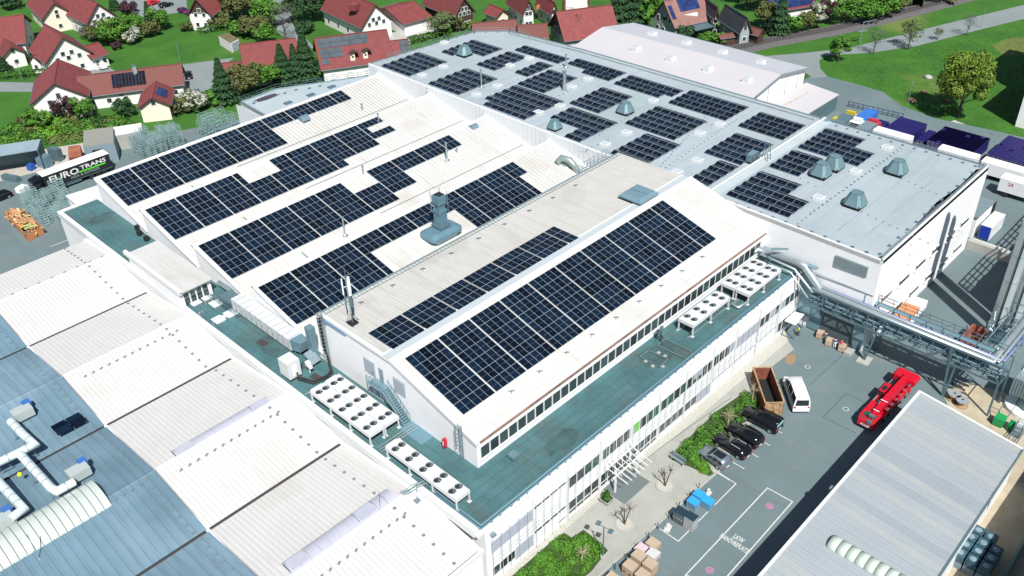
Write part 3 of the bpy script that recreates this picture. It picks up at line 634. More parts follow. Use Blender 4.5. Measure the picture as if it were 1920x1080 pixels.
# wall ladder at the left corner, cage ladder at the right corner of the gable
def ladder(parent, x, y, z0, z1, n='ladder', cage=True):
    q = MB()
    for d in (-.25,.25): q.bar((x,y+d,z0),(x,y+d,z1+1),0.06)
    z = z0
    while z < z1+.9: q.bar((x,y-.25,z),(x,y+.25,z),0.04); z += .3
    if cage:
        z = z0+2
        while z < z1+1:
            pts=[(x-.7*math.sin(t),y+.4*math.cos(t),z) for t in [k*math.pi/6 for k in range(7)]]
            for a_,b_ in zip(pts[:-1],pts[1:]): q.bar(a_,b_,0.035)
            z += .55
        for k in (1,3,5):
            t=k*math.pi/6; q.bar((x-.7*math.sin(t),y+.4*math.cos(t),z0+2),(x-.7*math.sin(t),y+.4*math.cos(t),z1+1),0.035)
    return obj(n, q, STEEL, parent)
ladder(gh, 45.75, 54.6, 9.0, 13.2); ladder(gh, 45.75, 78.6, 9.0, 16.3)
q = MB(); q.box(45.80,78.0,15.6,45.98,79.2,16.4); q.box(45.78,74.2,15.9,45.97,78.3,16.35); obj('blue_flashing', q, mat('blue_flashing',(0.162,0.274,0.426),0.5), gh)
q = MB(); q.tube([(45.7,79.0,16.2),(45.7,78.9,12),(45.7,78.6,9.3),(45.2,77.6,9.1),(44.2,77.2,9.1),(42.4,77.6,9.15),(41.6,79.4,9.3),(41.7,80.2,10.6)],0.13,8)
q.tube([(45.5,79.1,16.2),(45.5,79.0,12),(45.5,78.3,9.3),(45.0,77.2,9.1),(44.0,76.8,9.1),(42.2,77.2,9.15),(41.3,79.2,9.3)],0.13,8); obj('cable_bundle', q, BLACK, gh)
# stair from the gable door to the green roof
st = MB(); a, b = V(45.35,66.9,12.15), V(45.35,63.4,9.0)
st.box(44.7,66.9,12.05,45.95,69.4,12.15)
for d in (-.5,.5):
    st.bar(a+V(d,0,0),b+V(d,0,0),0.08,0.25); st.bar(a+V(d,0,1.05),b+V(d,0,1.05),0.05)
    for i in range(8): c=a.lerp(b,i/7)+V(d,0,0); st.bar(c,c+V(0,0,1.05),0.04)
for i in range(16): c=a.lerp(b,i/15); st.bar(c-V(.5,0,0),c+V(.5,0,0),0.26,0.04)
for z in (12.7,13.2):
    st.bar((44.7,66.9,z),(44.7,69.4,z),0.05); st.bar((44.7,69.4,z),(45.9,69.4,z),0.05)
for yy in (66.9,68.1,69.4): st.bar((44.7,yy,9),(44.7,yy,13.2),0.07)
obj('stair', st, STEELB, gh)

# ---------------------------------------------------------------- office wing with green felt roof
ow = thing('office_wing', 'two-storey white office wing with green felt roof and long window front', 'office building', (70,49,0))
FY = 45.75
mb = MB()
mb.box(40.45,FY,0,103.4,52.35,8.85); mb.box(39.6,52.35,0,45.95,144.5,8.85); obj('wall', mb, WALLW, ow)
mb = MB(); mb.box(40.1,46.3,8.84,103.3,52.42,8.90); mb.box(40.1,52.42,8.84,46.05,144,8.90); rf = obj('roof', mb, TEAL, ow)
# felt sheets: laps stand slightly proud
r = random.Random(11); sm = MB()
for yy in (46.95,48.1,49.2,50.3,51.4): 
    sm.box(41,yy,8.9,103,yy+.05,8.912)
x = 41.0
while x < 102:
    for k, yy in enumerate((46.95,48.1,49.2,50.3,51.4)):
        xx = x + (2.5 if k%2 else 0) + r.uniform(-.6,.6); sm.box(xx,yy,8.9,xx+.05,yy+1.1,8.911)
    x += 5
for xx in (41.2,42.3,43.4,44.5): sm.box(xx,53,8.9,xx+.05,143,8.912)
y = 53.5
while y < 142:
    for k, xx in enumerate((40.1,41.2,42.3,43.4,44.5)):
        yy = y + (2.5 if k%2 else 0) + r.uniform(-.6,.6); sm.box(xx,yy,8.9,xx+1.1,yy+.05,8.911)
    y += 5
obj('felt_laps', sm, SEAM, rf, 'stuff')
for c, s_ in (((55.06,48.46,8.91),(2.6,1.4)),((43.2,88.96,8.91),(1.6,1.2)),((43.73,137.13,8.91),(2.4,1.6)),((74.77,49.63,8.91),(3.0,2.2)),((42.48,87.25,8.92),(1.0,2.0)),((42.83,81.26,8.91),(1.8,.8))):
    q = MB(); n = 14; rr = [r.uniform(.7,1.1) for _ in range(n)]
    q.face([(c[0]+s_[0]*rr[i]*math.cos(2*math.pi*i/n), c[1]+s_[1]*rr[i]*math.sin(2*math.pi*i/n), c[2]+r.uniform(0,.0005)) for i in range(n)]); obj('damp_patch', q, mat('damp_felt',(0.0356,0.0558,0.059),0.6,col2=(0.0508,0.117,0.122),scale=0.7) if 'damp_felt' not in bpy.data.materials else bpy.data.materials['damp_felt'], rf)
mb = MB(); mb.box(39.45,FY-.06,8.55,103.4,46.3,8.83); mb.box(39.45,46.31,8.2,40.1,144.4,9.12); mb.box(40.1,143.9,8.6,46.1,144.5,9.12); obj('parapet', mb, TRIM, ow)
mb = MB(); mb.tube([(40.6,143,9.05),(40.6,90,9.05)],0.06,6); mb.tube([(40.6,56,9.06),(40.6,46.42,9.06),(103,46.42,9.06)],0.13,8); mb.tube([(40.3,54,9.0),(40.3,46.12,8.98),(103,46.12,8.98)],0.10,8); obj('edge_pipe', mb, mat('edge_pipe_blue',(0.085,0.16,0.20),0.5,0.1), ow)
mb = MB(); r2 = random.Random(4)
for i in range(42): mb.obox((42+i*1.35+r2.uniform(-.5,.5),46.05,8.83),(0.3,0.16,0.12))
obj('pipe_clips', mb, STEELD, ow, 'stuff')
# facade bays
DZ = 0.55
def pane(p, x0, x1, z0, z1, m, y=FY-0.06):
    g = MB(); g.box(x0+.05,y,z0+.05,x1-.05,y+.03,z1-.05); obj('pane', g, m, p)
def bay(x0, x1, z0, z1, n, mats, transom=None):
    z0 += DZ; z1 += DZ; transom = transom+DZ if transom else None
    f = MB(); f.box(x0,FY-.04,z0,x1,FY+.02,z1,1)
    w = (x1-x0)/n
    for i in range(n+1): f.box(x0+i*w-.05,FY-.12,z0,x0+i*w+.05,FY-.04,z1)
    for z in [z0,z1]+([transom] if transom else []): f.box(x0,FY-.11,z-.05,x1,FY-.045,z+.05)
    o = obj('window', f, [TRIM, DARK], ow)
    for i in range(n):
        m = mats[i%len(mats)]
        if transom: pane(o,x0+i*w+.02,x0+(i+1)*w-.02,z0,transom,m); pane(o,x0+i*w+.02,x0+(i+1)*w-.02,transom,z1,m)
        else: pane(o,x0+i*w+.02,x0+(i+1)*w-.02,z0,z1,m)
def blind(x0,x1,z0,z1,n=4):
    z0 += DZ; z1 += DZ
    w=(x1-x0)/n
    for i in range(n):
        b = MB(); b.box(x0+i*w+.02,FY-.16,z0,x0+(i+1)*w-.02,FY-.1,z1); obj('roller_blind', b, BLIND, ow)
G, GG = GLASS, GLASSG
UZ, LZ = (4.2,5.95), (0.02,2.1)
blind(41.1,47.3,4.35,6.0,5); bay(41.1,44.5,.6,2.0,3,[G]); blind(44.5,47.25,.3,2.1,2)
bay(47.5,52.7,5.5,5.98,4,[G]); bay(47.5,52.7,1.65,2.2,4,[G]); bay(51.5,52.7,.05,.45,1,[G])
bay(53.2,58.5,*UZ,4,[G,G,GG,GG]); bay(53.2,58.5,*LZ,4,[G],0.65)
bay(59.05,64.1,*UZ,4,[GG,G,G,G]); bay(58.75,64.3,*LZ,4,[G],0.65)
CURT = mat('lime_curtain',(0.162,0.426,0.122),0.6)
bay(64.7,69.95,*UZ,4,[CURT,G,GG,GG]); bay(64.7,69.7,*LZ,4,[G],0.65)
bay(70.1,75.4,*UZ,4,[G,GG,G,GG]); bay(70.1,75.3,.45,1.95,4,[G])
bay(75.6,81.2,*UZ,5,[G,GG,G,G]); blind(77,79,5.1,6.0,2); bay(75.6,78.3,.45,1.95,2,[G]); blind(78.4,81.3,.3,2.0,3)
bay(81.5,86.6,4.3,6.0,4,[GG,G,G,BLIND])
blind(86.9,92.4,4.3,6.0,4); bay(92.6,97.7,4.3,5.95,4,[G,G,BLIND,G]); bay(98,103,4.3,5.95,4,[BLIND,G,G,G])
for x0 in (81.6,84.3,87.2,89.9,92.7,95.4): bay(x0,x0+2.4,1.65,2.15,2,[BLIND])
bay(98.2,103,0.3,2.1,4,[G])
q = MB(); x = 41.1
while x < 103:
    q.bar((x,FY-.34,0.6 if x>53 or x<47.5 else .1),(x,FY-.34,7.2),0.04); x += 1.31
for z in (3.5,4.15): q.bar((41.1,FY-.34,z),(53,FY-.34,z),0.03); q.bar((64.6,FY-.34,z),(103,FY-.34,z),0.03)
obj('facade_cables', q, FRAMEA, ow, 'stuff')
q = MB()
for xx in (47.4,53.0,58.75,64.45,69.9,75.5,81.4,86.8,92.5,97.9): q.box(xx-.12,FY-.13,0,xx+.12,FY-.045,8.2)
for xx in [41.1+1.31*i for i in range(48)]: q.box(xx-.012,FY-.06,2.75,xx+.012,FY-.045,4.7,1)
obj('facade_piers', q, [TRIM, BLIND], ow)
for c in ((41.28,45.49,8),):
    q = MB(); q.box(c[0]-.25,FY-.55,7.7,c[0]+.25,FY-.05,8.0); obj('floodlight', q, STEEL, ow)
# entrance canopy with open slats
q = MB(); x0,x1,y0,y1 = 59.2,64.6,42.3,45.6
for i in range(7):
    x = x0+.4+i*(x1-x0-.8)/6; q.bar((x,y1,3.5),(x,y0,3.0),0.07,0.10)
for yy,z in ((45.3,3.52),(43.9,3.28)): q.bar((x0,yy,z),(x1,yy,z),0.08)
for xx in (59.9,63.9): q.bar((xx,44.3,0),(xx,44.3,3.35),0.2); q.bar((xx,45.6,4.6),(xx,43.4,3.2),0.05)
obj('entrance_canopy', q, TRIM, ow)
q = MB(); q.box(59.2,42.3,0.004,64.0,45.6,0.04); obj('entrance_mat', q, mat('grey_mat',(0.102,0.132,0.132),0.8), ow)
# silver sheet at the end of the wing, and the porch with white roof
q = MB(); q.hexa([(103.0,41.8,2.2),(103.1,46.0,2.2),(103.3,46.0,2.2),(103.2,41.8,2.2)],[(103.0,42.9,8.6),(103.1,46.0,8.8),(103.3,46.0,8.8),(103.2,42.9,8.6)]); obj('side_sheet', q, STEELB, ow)
# penthouse on the green roof
ph = thing('stair_house', 'small white roof house with glazed end on the green felt roof', 'roof house', (42,113,8.9))
q = MB(); c = [(41.31,131.82,9.2),(41.37,122.08,9.2)]
x0,x1,y0,y1 = 39.55,44.3,103.7,118.6
q.box(x0,y0+.3,8.9,x1,y1,11.55); obj('wall', q, WALLW, ph)
q = MB(); q.box(x0-.1,y0-.3,11.55,x1+.15,y1+.2,11.7); q.box(x0-.25,y0-.3,11.4,x0+.25,y1+.8,12.0,1); obj('roof', q, [SHEDROOF, TRIM], ph)
for i in range(4):
    q = MB(); xx = x0+.5+i*.95; q.box(xx,y0+.2,9.0,xx+.85,y0+.28,11.1); o = obj('window', q, TRIM, ph)
    g = MB(); g.box(xx+.07,y0+.15,9.1,xx+.78,y0+.195,10.3); obj('pane', g, GLASS, o); g = MB(); g.box(xx+.07,y0+.15,10.4,xx+.78,y0+.195,11.0); obj('pane', g, GLASS, o)
# ---------------------------------------------------------------- white and blue sawtooth halls, lower left
RD, VD = [125.6,102.4,78.6,55.6], [114.0,91.3,68.0]
PR = [(134.2,8.0),(125.6,8.75),(114.0,7.3),(102.4,8.75),(91.3,7.3),(78.6,8.75),(68.0,7.3),(55.6,8.75),(45.2,7.35)]
def saw(name, label, x0, x1, pr, mroof, period, rib_w, rib_h):
    t = thing(name, label, 'hall', ((x0+x1)/2,90,0))
    w = MB(); n=len(pr)
    w.add([(x0,y,0) for y,z in pr]+[(x0,y,z-.1) for y,z in pr]+[(x1,y,0) for y,z in pr]+[(x1,y,z-.1) for y,z in pr],
          [(i,i+1,n+i+1,n+i) for i in range(n-1)]+[(2*n+i+1,2*n+i,3*n+i,3*n+i+1) for i in range(n-1)]+[(0,n,3*n,2*n),(n-1,2*n+n-1,3*n+n-1,2*n-1)]); obj('wall', w, WALLW, t)
    for (ya,za),(yb,zb) in zip(pr[:-1],pr[1:]):
        s = MB(); e = 0.22; ea = e if za < zb else 0; eb = e if zb < za else 0; L_ = ya-yb
        a2, b2 = ya-ea, yb+eb; za2 = za+(zb-za)*ea/L_; zb2 = zb+(za-zb)*eb/L_
        s.slab((x0,a2,za2),(x1,a2,za2),(x1,b2,zb2),(x0,b2,zb2),0.1); rf = obj('roof', s, mroof, t)
        rb = MB(); x = x0+.2
        while x < x1-.1:
            rb.slab((x-rib_w/2,a2-.05,za2+rib_h),(x+rib_w/2,a2-.05,za2+rib_h),(x+rib_w/2,b2+.05,zb2+rib_h),(x-rib_w/2,b2+.05,zb2+rib_h),rib_h); x += period
        obj('roof_ribs', rb, mroof, rf, 'stuff')
    for y,z in pr:
        g = MB()
        if z < 7.6 and y > 46: g.box(x0,y-.28,z-.6,x1,y+.2,z-.12); obj('valley_gutter', g, DARK if 0 else mat('gutter_dark',(0.0508,0.0457,0.0457),0.8) if 'gutter_dark' not in bpy.data.materials else bpy.data.materials['gutter_dark'], t)
        elif z > 8.5:
            g.hexa([(x0,y-.3,z-.02),(x1,y-.3,z-.02),(x1,y+.3,z-.02),(x0,y+.3,z-.02)],[(x0,y-.05,z+.07),(x1,y-.05,z+.07),(x1,y+.05,z+.07),(x0,y+.05,z+.07)]); obj('ridge_cap', g, TRIM if mroof is WR else mroof, t)
    return t
WR = mat('white_coated_roof', (0.485,0.485,0.476), 0.5, var=0.04, scale=0.2, stain=(0.445,0.44,0.42), sscale=0.07, sthr=0.60)
BR = mat('blue_coated_roof', (0.115,0.190,0.240), 0.45, var=0.18, scale=0.07, stain=(0.165,0.25,0.315), sscale=0.05, sthr=0.5)
stripes(WR,'X',0.55,0.25,0.5,0.86); streaks(WR,1.3,0.09,(0.41,0.405,0.39),0.55,0.76,0.6)  # stripes paint the shading in the rib grooves into the white
stripes(BR,'X',1.0,0.2,0.22,0.74); streaks(BR,1.1,0.07,(0.09,0.145,0.175),0.5,0.72,0.7)  # dark lines are rib shading, put into the blue colour
wh = saw('white_ridge_hall', 'white folded sheet roof hall with barrel skylights beside the green felt roof', 22.1, 39.4, PR, WR, 0.55, 0.10, 0.05)
bl = saw('blue_ridge_hall', 'blue-grey folded sheet roof hall with white ducts at the lower left', -40, 21.9, PR+[(44.6,7.3),(33.5,8.75),(22,7.3)], BR, 1.0, 0.10, 0.05)
q = MB(); q.box(21.8,45,7.0,22.2,134,7.2); obj('joint_flashing', q, TRIM, wh)
# the white hall's roof edge against the office parapet, near gable and anchors
q = MB()
for (ya,za),(yb,zb) in zip(PR[:-1],PR[1:]): q.slab((38.95,ya,za+.12),(39.42,ya,za+.12),(39.42,yb,zb+.12),(38.95,yb,zb+.12),0.1)
q.box(22.1,44.95,7.0,39.5,45.25,7.5); obj('edge_trim', q, TRIM, wh)
an = MB()
for (ya,za),(yb,zb) in zip(PR[:-1],PR[1:]):
    for k in range(7):
        f=(k+.5)/7; an.obox((36.3-(0.5 if ya>100 else 0),ya+(yb-ya)*f,za+(zb-za)*f+.04),(.3,.3,.1))
for y in (78.6,55.6,102.4):
    for i in range(13): an.obox((24+i*1.05,y-2.0,8.42),(.38,.2,.22),.5)
for i in range(8): an.obox((25+i*1.9,125.8,8.72),(.4,.3,.14))
obj('roof_anchors', an, STEEL, wh, 'stuff')
def barrel(parent, x0, x1, y, z, r, m, n=8, seg=1.2, mats=None, flaps=()):
    cu = MB(); cu.box(x0-.1,y-r-.12,z-.4,x1+.1,y+r+.12,z+.06); o = obj('barrel_skylight', cu, TRIM, parent)
    k = max(1,int(round((x1-x0)/seg))); w=(x1-x0)/k
    for i in range(k):
        a = MB(); xa, xb = x0+i*w+.03, x0+(i+1)*w-.03
        pts = [(r*math.cos(math.pi*j/n), .62*r*math.sin(math.pi*j/n)) for j in range(n+1)]
        a.add([(xa,y+u,z+.05+v) for u,v in pts]+[(xb,y+u,z+.05+v) for u,v in pts],[(j,n+1+j,n+2+j,j+1) for j in range(n)],0,True)
        if i in (0,k-1): a.add([(xa if i==0 else xb,y+u,z+.05+v) for u,v in pts],[tuple(range(n+1))])
        obj('glazing_panel', a, m, o)
    for i in flaps:
        a = MB(); xa = x0+i*w; a.obox((xa+w,y-.05,z+.62*r-.10),(1.6*w,1.1*r,.2)); obj('vent_flap', a, m, o); d = MB(); d.box(xa-.03,y-.6*r,z+.45*r,xa-.01,y+.5*r,z+.62*r+.1); obj('flap_gap', d, STEELD, o)
POLY = mat('polycarbonate', (0.35,0.365,0.43), 0.2, spec=0.6, var=0.05)
POLYB = mat('yellowed_polycarbonate', (0.426,0.478,0.447), 0.25, spec=0.7, var=0.06, scale=0.4)
barrel(wh, 24.6,37.0,79.2,8.3,1.0,POLY,flaps=(0,8)); barrel(wh, 24.2,37.4,56.6,8.35,1.15,POLY,flaps=(0,7)); barrel(wh, 23.6,37.6,101.6,8.3,1.0,POLY,flaps=()) if 0 else None
barrel(bl, -6,16.4,79.9,8.0,2.7,POLYB,10,0.8,flaps=())
# ducts on the blue roof
def duct(pts, r=0.48):
    d = MB(); pts=[Vector(p) for p in pts]; d.tube(pts, r, 12)
    for a,b in zip(pts[:-1],pts[1:]):
        L=(b-a).length; n=int(L/1.5)
        for i in range(1,n+1):
            c=a.lerp(b,i/(n+1)); t=(b-a).normalized(); d.tube([c-t*.05,c+t*.05], r*1.05, 12, 1)
    o = obj('duct', d, [mat('duct_sheet',(0.601,0.673,0.692),0.3,0.25) if 'duct_sheet' not in bpy.data.materials else bpy.data.materials['duct_sheet'], STEEL], bl)
    s = MB()
    for a,b in zip(pts[:-1],pts[1:]):
        c=a.lerp(b,.5); s.bar(c+V(-.7,0,-1.3),c+V(.7,0,-1.3),.08); s.bar(c+V(-.5,0,-1.3),c+V(-.5,0,0),.06); s.bar(c+V(.5,0,-1.3),c+V(.5,0,0),.06)
    obj('duct_support', s, STEELD, o)
duct([(14.09,97.78,9.4),(14.2,94.22,9.4),(14.35,91.75,9.4),(12.75,91.76,9.4),(8.98,92.02,9.4)])
duct([(12.66,91.37,9.4),(12.89,83.58,9.4),(13.15,82.73,9.4),(15.01,82.73,9.4)])
duct([(9.32,89.89,9.4),(9.4,87.86,9.4),(9.62,82.87,9.4),(8.21,82.61,9.4)])
for c,a in (((15.97,84.09,8.6),0),((15.71,98.65,8.6),0),((7.47,83.09,8.6),0)):
    d = MB(); d.obox(c,(2.2,1.5,1.1)); d.obox((c[0]+.9,c[1]+.9,c[2]),(.9,.8,1.2),0,1); obj('fan_box', d, [mat('fan_box_grey',(0.44,0.493,0.484),0.4,0.3) if 'fan_box_grey' not in bpy.data.materials else bpy.data.materials['fan_box_grey'], mat('fan_blue',(0.0406,0.122,0.366),0.4) if 'fan_blue' not in bpy.data.materials else bpy.data.materials['fan_blue']], bl)
for c in (((18.72,93.56,8.25)),):
    for i in range(2):
        for j in range(2):
            d = MB(); d.slab((c[0]-1.6+i*1.75,c[1]-.1+j*1.1-.9,c[2]+.02-.1*j+.1),(c[0]-1.6+i*1.75+1.65,c[1]-.1+j*1.1-.9,c[2]+.12-.1*j),(c[0]-1.6+i*1.75+1.65,c[1]+.95+j*1.1-.9,c[2]+.25-.1*j),(c[0]-1.6+i*1.75,c[1]+.95+j*1.1-.9,c[2]+.25-.1*j),0.05); obj('solar_panel', d, PVCELL, bl)
an = MB()
for (ya,za),(yb,zb) in zip(PR[:-1],PR[1:]):
    for k in range(8):
        f=(k+.5)/8; an.obox((20.6,ya+(yb-ya)*f,za+(zb-za)*f+.04),(.35,.3,.12))
for y in (78.6,55.6):
    for i in range(24): an.obox((-2+i*.95,y-.9,8.6),(.4,.25,.2),.4)
for c in ((8.2,76.29,8.6),):
    for i in range(3): an.bar(c,(c[0]+(i-1)*1.0,c[1]-1.0*(i%2),8.0),.06); 
    an.bar(c,(c[0],c[1],12),.06)
obj('roof_anchors', an, STEEL, bl, 'stuff')
b = MB(); c = (11.45,88.91,8.7); b.ball((c[0],c[1],c[2]+.2),.28,8,5); obj('marker_ball', b, mat('lime_marker',(0.546,0.637,0.0182),0.5), bl)
for c in ((38.65,54,8.9),(35.16,55.86,8.9)):
    q = MB(); q.bar((c[0],c[1],8.4),(c[0]+.2,c[1],11.2),.05); q.obox((c[0],c[1],8.55),(.6,.6,.12)); obj('lightning_rod', q, STEEL, wh)
q = MB(); c = (38.81,54.36,8.9); q.tube([(38.0,55.9,8.9),(38.6,55.4,9.3),(39.4,55.2,9.5),(40.6,55.0,9.3)],.12,8); q.tube([(38.0,55.5,8.9),(38.6,55.0,9.3),(39.4,54.8,9.5),(40.6,54.6,9.3)],.12,8); obj('cable_duct', q, STEEL, wh)

# ---------------------------------------------------------------- grey warehouse, lower right
wa = thing('warehouse', 'long low warehouse with pale grey sheet roof beside the parking yard', 'warehouse', (72,17,0))
WRF = stripes(mat('pale_sheet_roof', (0.285,0.320,0.345), 0.45, var=0.04, scale=0.15), 'X', 0.55, 0.2, 0.5, 0.95)
c0,c1,c2,c3 = (93.5,23.8,5.6),(91.8,11.6,5.5),(40,10.8,5.5),(40,23.6,5.6)
q = MB(); q.hexa([(x,y,0) for x,y,z in (c0,c3,c2,c1)],[(x,y,z-.2) for x,y,z in (c0,c3,c2,c1)]); obj('wall', q, WALLW, wa)
n=40
WR2 = mat('pale_sheet_roof_grey', (0.25,0.287,0.315), 0.45, var=0.04, scale=0.15); WR3 = mat('pale_sheet_roof_warm', (0.305,0.332,0.335), 0.45, var=0.04, scale=0.15)
r3 = random.Random(9); x = 40.0
def wy(x, f): return 23.85+(x-93.5)*.004 if f else 11.5+(x-91.8)*.013
while x < 93.4:
    x1 = min(93.5, x+1.03); q = MB(); k = (93.5-1.75-40)/(93.5-40); xe, xe1 = 40+(x-40)*k, 40+(x1-40)*k
    q.slab((x+.012,wy(x,1),5.62),(x1-.012,wy(x1,1),5.62),(xe1-.012,wy(xe1,0),5.5),(xe+.012,wy(xe,0),5.5),0.12)
    for j in range(3): q.slab((x+.2+j*.3,wy(x,1)-.05,5.65),(x+.25+j*.3,wy(x,1)-.05,5.65),(xe+.25+j*.3,wy(xe,0)+.05,5.53),(xe+.2+j*.3,wy(xe,0)+.05,5.53),0.04)
    obj('roof_sheet', q, r3.choice([WRF,WRF,WR2,WR3,WRF]), wa); x = x1
q = MB(); q.bar((39.9,23.75,5.55),(93.7,23.98,5.55),.3,.36); q.bar((93.62,24.0,5.5),(91.9,11.4,5.4),.3,.36); q.bar((39.9,10.7,5.35),(91.9,11.35,5.35),.2,.3,1); obj('edge_trim', q, [TRIM, STEELD], wa)
q = MB(); q.tube([(84.23,11.65,5.3),(83.66,11.43,4),(84.79,11.59,1)],.1,8); obj('downpipe', q, STEELD, wa)
BG = mat('old_glazing',(0.406,0.478,0.426),0.3,spec=0.6,var=0.05)
cs = MB(); c = (65.91,21.03,5.8); x0=c[0]
for i in range(11):
    a = MB(); pts=[(0.95*math.cos(math.pi*j/6),.6*math.sin(math.pi*j/6)) for j in range(7)]; y1=c[1]-.2-i*1.0; y0=y1-.94
    a.add([(x0-.6+u,y1,5.58+v) for u,v in pts]+[(x0-.6+u,y0,5.58+v) for u,v in pts],[(j,7+j,8+j,j+1) for j in range(6)]+[tuple(range(7)),tuple(range(13,6,-1))],0,True)
    obj('skylight_panel', a, BG, wa)
q = MB(); c = (72.56,24.26,5); q.box(c[0]-.3,23.95,4.9,c[0]+.3,24.6,5.15); obj('wall_lamp', q, STEEL, wa)
# ---------------------------------------------------------------- storage hall behind, upper right
sg = thing('storage_hall', 'low white hall with six roof lights behind the flat-roofed hall', 'hall', (165,108,0))
A0,A1,B0,B1,C0,C1 = (154.65,130.81,7.6),(151.63,87.2,7.6),(164.75,128.84,9.6),(160.59,85.95,9.2),(171.85,124.95,7.8),(176.75,87.6,7.6)
ya0,ya1 = 132.5, 86.0
x0,xr_,x2 = 154.3,165.6,177.0
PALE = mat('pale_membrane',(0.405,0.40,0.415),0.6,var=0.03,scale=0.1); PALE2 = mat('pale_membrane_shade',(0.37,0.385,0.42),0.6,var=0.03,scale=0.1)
q = MB(); q.add([(x,y,z) for y in (ya0,ya1) for x,z in ((x0,0),(x0,7.4),(xr_,9.3),(x2,7.4),(x2,0))],[(0,1,2,3,4),(9,8,7,6,5),(0,5,6,1),(3,8,9,4)]); obj('wall', q, WALLW, sg)
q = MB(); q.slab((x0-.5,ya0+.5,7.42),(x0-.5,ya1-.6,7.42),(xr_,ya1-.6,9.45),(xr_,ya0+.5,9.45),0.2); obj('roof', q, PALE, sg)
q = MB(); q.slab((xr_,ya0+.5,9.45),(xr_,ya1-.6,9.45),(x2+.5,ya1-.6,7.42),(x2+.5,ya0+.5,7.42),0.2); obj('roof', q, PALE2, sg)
q = MB(); q.bar((x0-.5,ya1-.65,7.35),(xr_,ya1-.65,9.4),.12,.35); q.bar((xr_,ya1-.65,9.4),(x2+.5,ya1-.65,7.35),.12,.35); q.box(x2+.45,ya1-.6,7.2,x2+.65,ya0+.5,7.5); obj('edge_trim', q, mat('grey_trim',(0.203,0.244,0.274),0.5), sg)
for i in range(4):
    for xx in (160.3, 170.5):
        q = MB(); yy = 119-i*9.6+(3 if xx>165 else 0); z0 = 8.4; q.box(xx-.9,yy-.8,z0-.1,xx+.9,yy+.8,z0+.85); o = obj('skylight', q, TRIM, sg)
        g = MB(); g.box(xx-.75,yy-.65,z0+.85,xx+.75,yy+.65,z0+1.0); obj('dome', g, SKYG, o)
q = MB()
for xx in (157.5,162,169,174): q.box(xx-.03,ya1-.06,0,xx+.03,ya1-.01,7.6)
obj('wall_joints', q, STEELD, sg)
q = MB(); q.slab((x0+8,ya1-.7,4.3),(x2,ya1-.7,4.3),(x2,ya1-8.5,3.6),(x0+6,ya1-8.5,3.6),0.25); q.box(x0+8,ya1-8.3,0,x2-.2,ya1-8.1,3.4,1); q.box(x2-.3,ya1-8.3,0,x2-.1,ya1-.7,3.6,1); o = obj('loading_roof', q, [PALE, STEELD], sg)
q = MB(); q.slab((x0+6,ya1-3.0,4.12),(x2-4,ya1-3.2,4.12),(x2-4,ya1-3.6,4.09),(x0+6,ya1-3.5,4.09),0.03); obj('rust_streak', q, mat('rust_streak',(0.406,0.335,0.294),0.8,var=0.3,scale=1), o)
# ---------------------------------------------------------------- grey annex behind the sheds, upper left
ax = thing('annex_building', 'grey flat-roofed annex behind the sawtooth hall near the hedge', 'annex', (95,152,0))
pl = [(81.2,142.2),(103.8,142.2),(105.0,145.2),(107.5,148.3),(90.5,157.2),(82.2,157.0)]
ANX = mat('annex_roof',(0.305,0.366,0.396),0.6,var=0.08,scale=0.2,stain=(0.223,0.264,0.285),sscale=0.12,sthr=0.6)
q = MB(); q.prism(pl,0,10.9,0,1); obj('wall', q, [CLAD, ANX], ax)
q = MB(); upstand(q,[pl[5],pl[0]],.3,10.5,11.15); upstand(q,[pl[3],pl[4],pl[5]],.3,10.5,11.15); obj('parapet', q, STEEL, ax)
q = MB()
for a,b in ((pl[3],pl[4]),(pl[4],pl[5])):
    n=int(math.dist(a,b)/2)
    for z in (11.5,11.95): q.bar((*a,z),(*b,z),.05)
    for i in range(n+1): q.bar((a[0]+(b[0]-a[0])*i/n,a[1]+(b[1]-a[1])*i/n,11),(a[0]+(b[0]-a[0])*i/n,a[1]+(b[1]-a[1])*i/n,11.95),.05)
obj('handrail', q, STEELD, ax)
for c in ((88.1,149.11,11),(93.47,148.97,11),(98.75,149.17,11)):
    q = MB(); q.box(c[0]-.8,c[1]-.5,10.9,c[0]+.8,c[1]+.5,11.15); obj('roof_light', q, STEELD, ax)
q = MB(); rr=random.Random(2)
for c in ((83.68,154.38,11),(90.69,154.02,11),(93.16,153.67,11),(95.43,152.27,11),(97.54,151.52,11)): q.obox((c[0],c[1],10.9),(.6,.5,.12))
obj('rail_feet', q, STEELD, ax, 'stuff')
q = MB(); c=(86.98,154.91,10.92); n=12; q.face([(c[0]+2.2*math.cos(i*.52)*(1+.3*(i%3)),c[1]+1.0*math.sin(i*.52),10.905) for i in range(n)]); obj('damp_patch', q, bpy.data.materials['puddle'], ax)
for xx in (82.5,):
    for i in range(12):
        q = MB(); q.box(81.14,142.8+i*1.18,0,81.2,142.8+i*1.18+1.12,10.8); obj('cladding_sheet', q, CLAD, ax)
q = MB(); q.box(81.05,147.5,6.2,81.13,149.5,7.6); obj('window', q, DARK, ax)

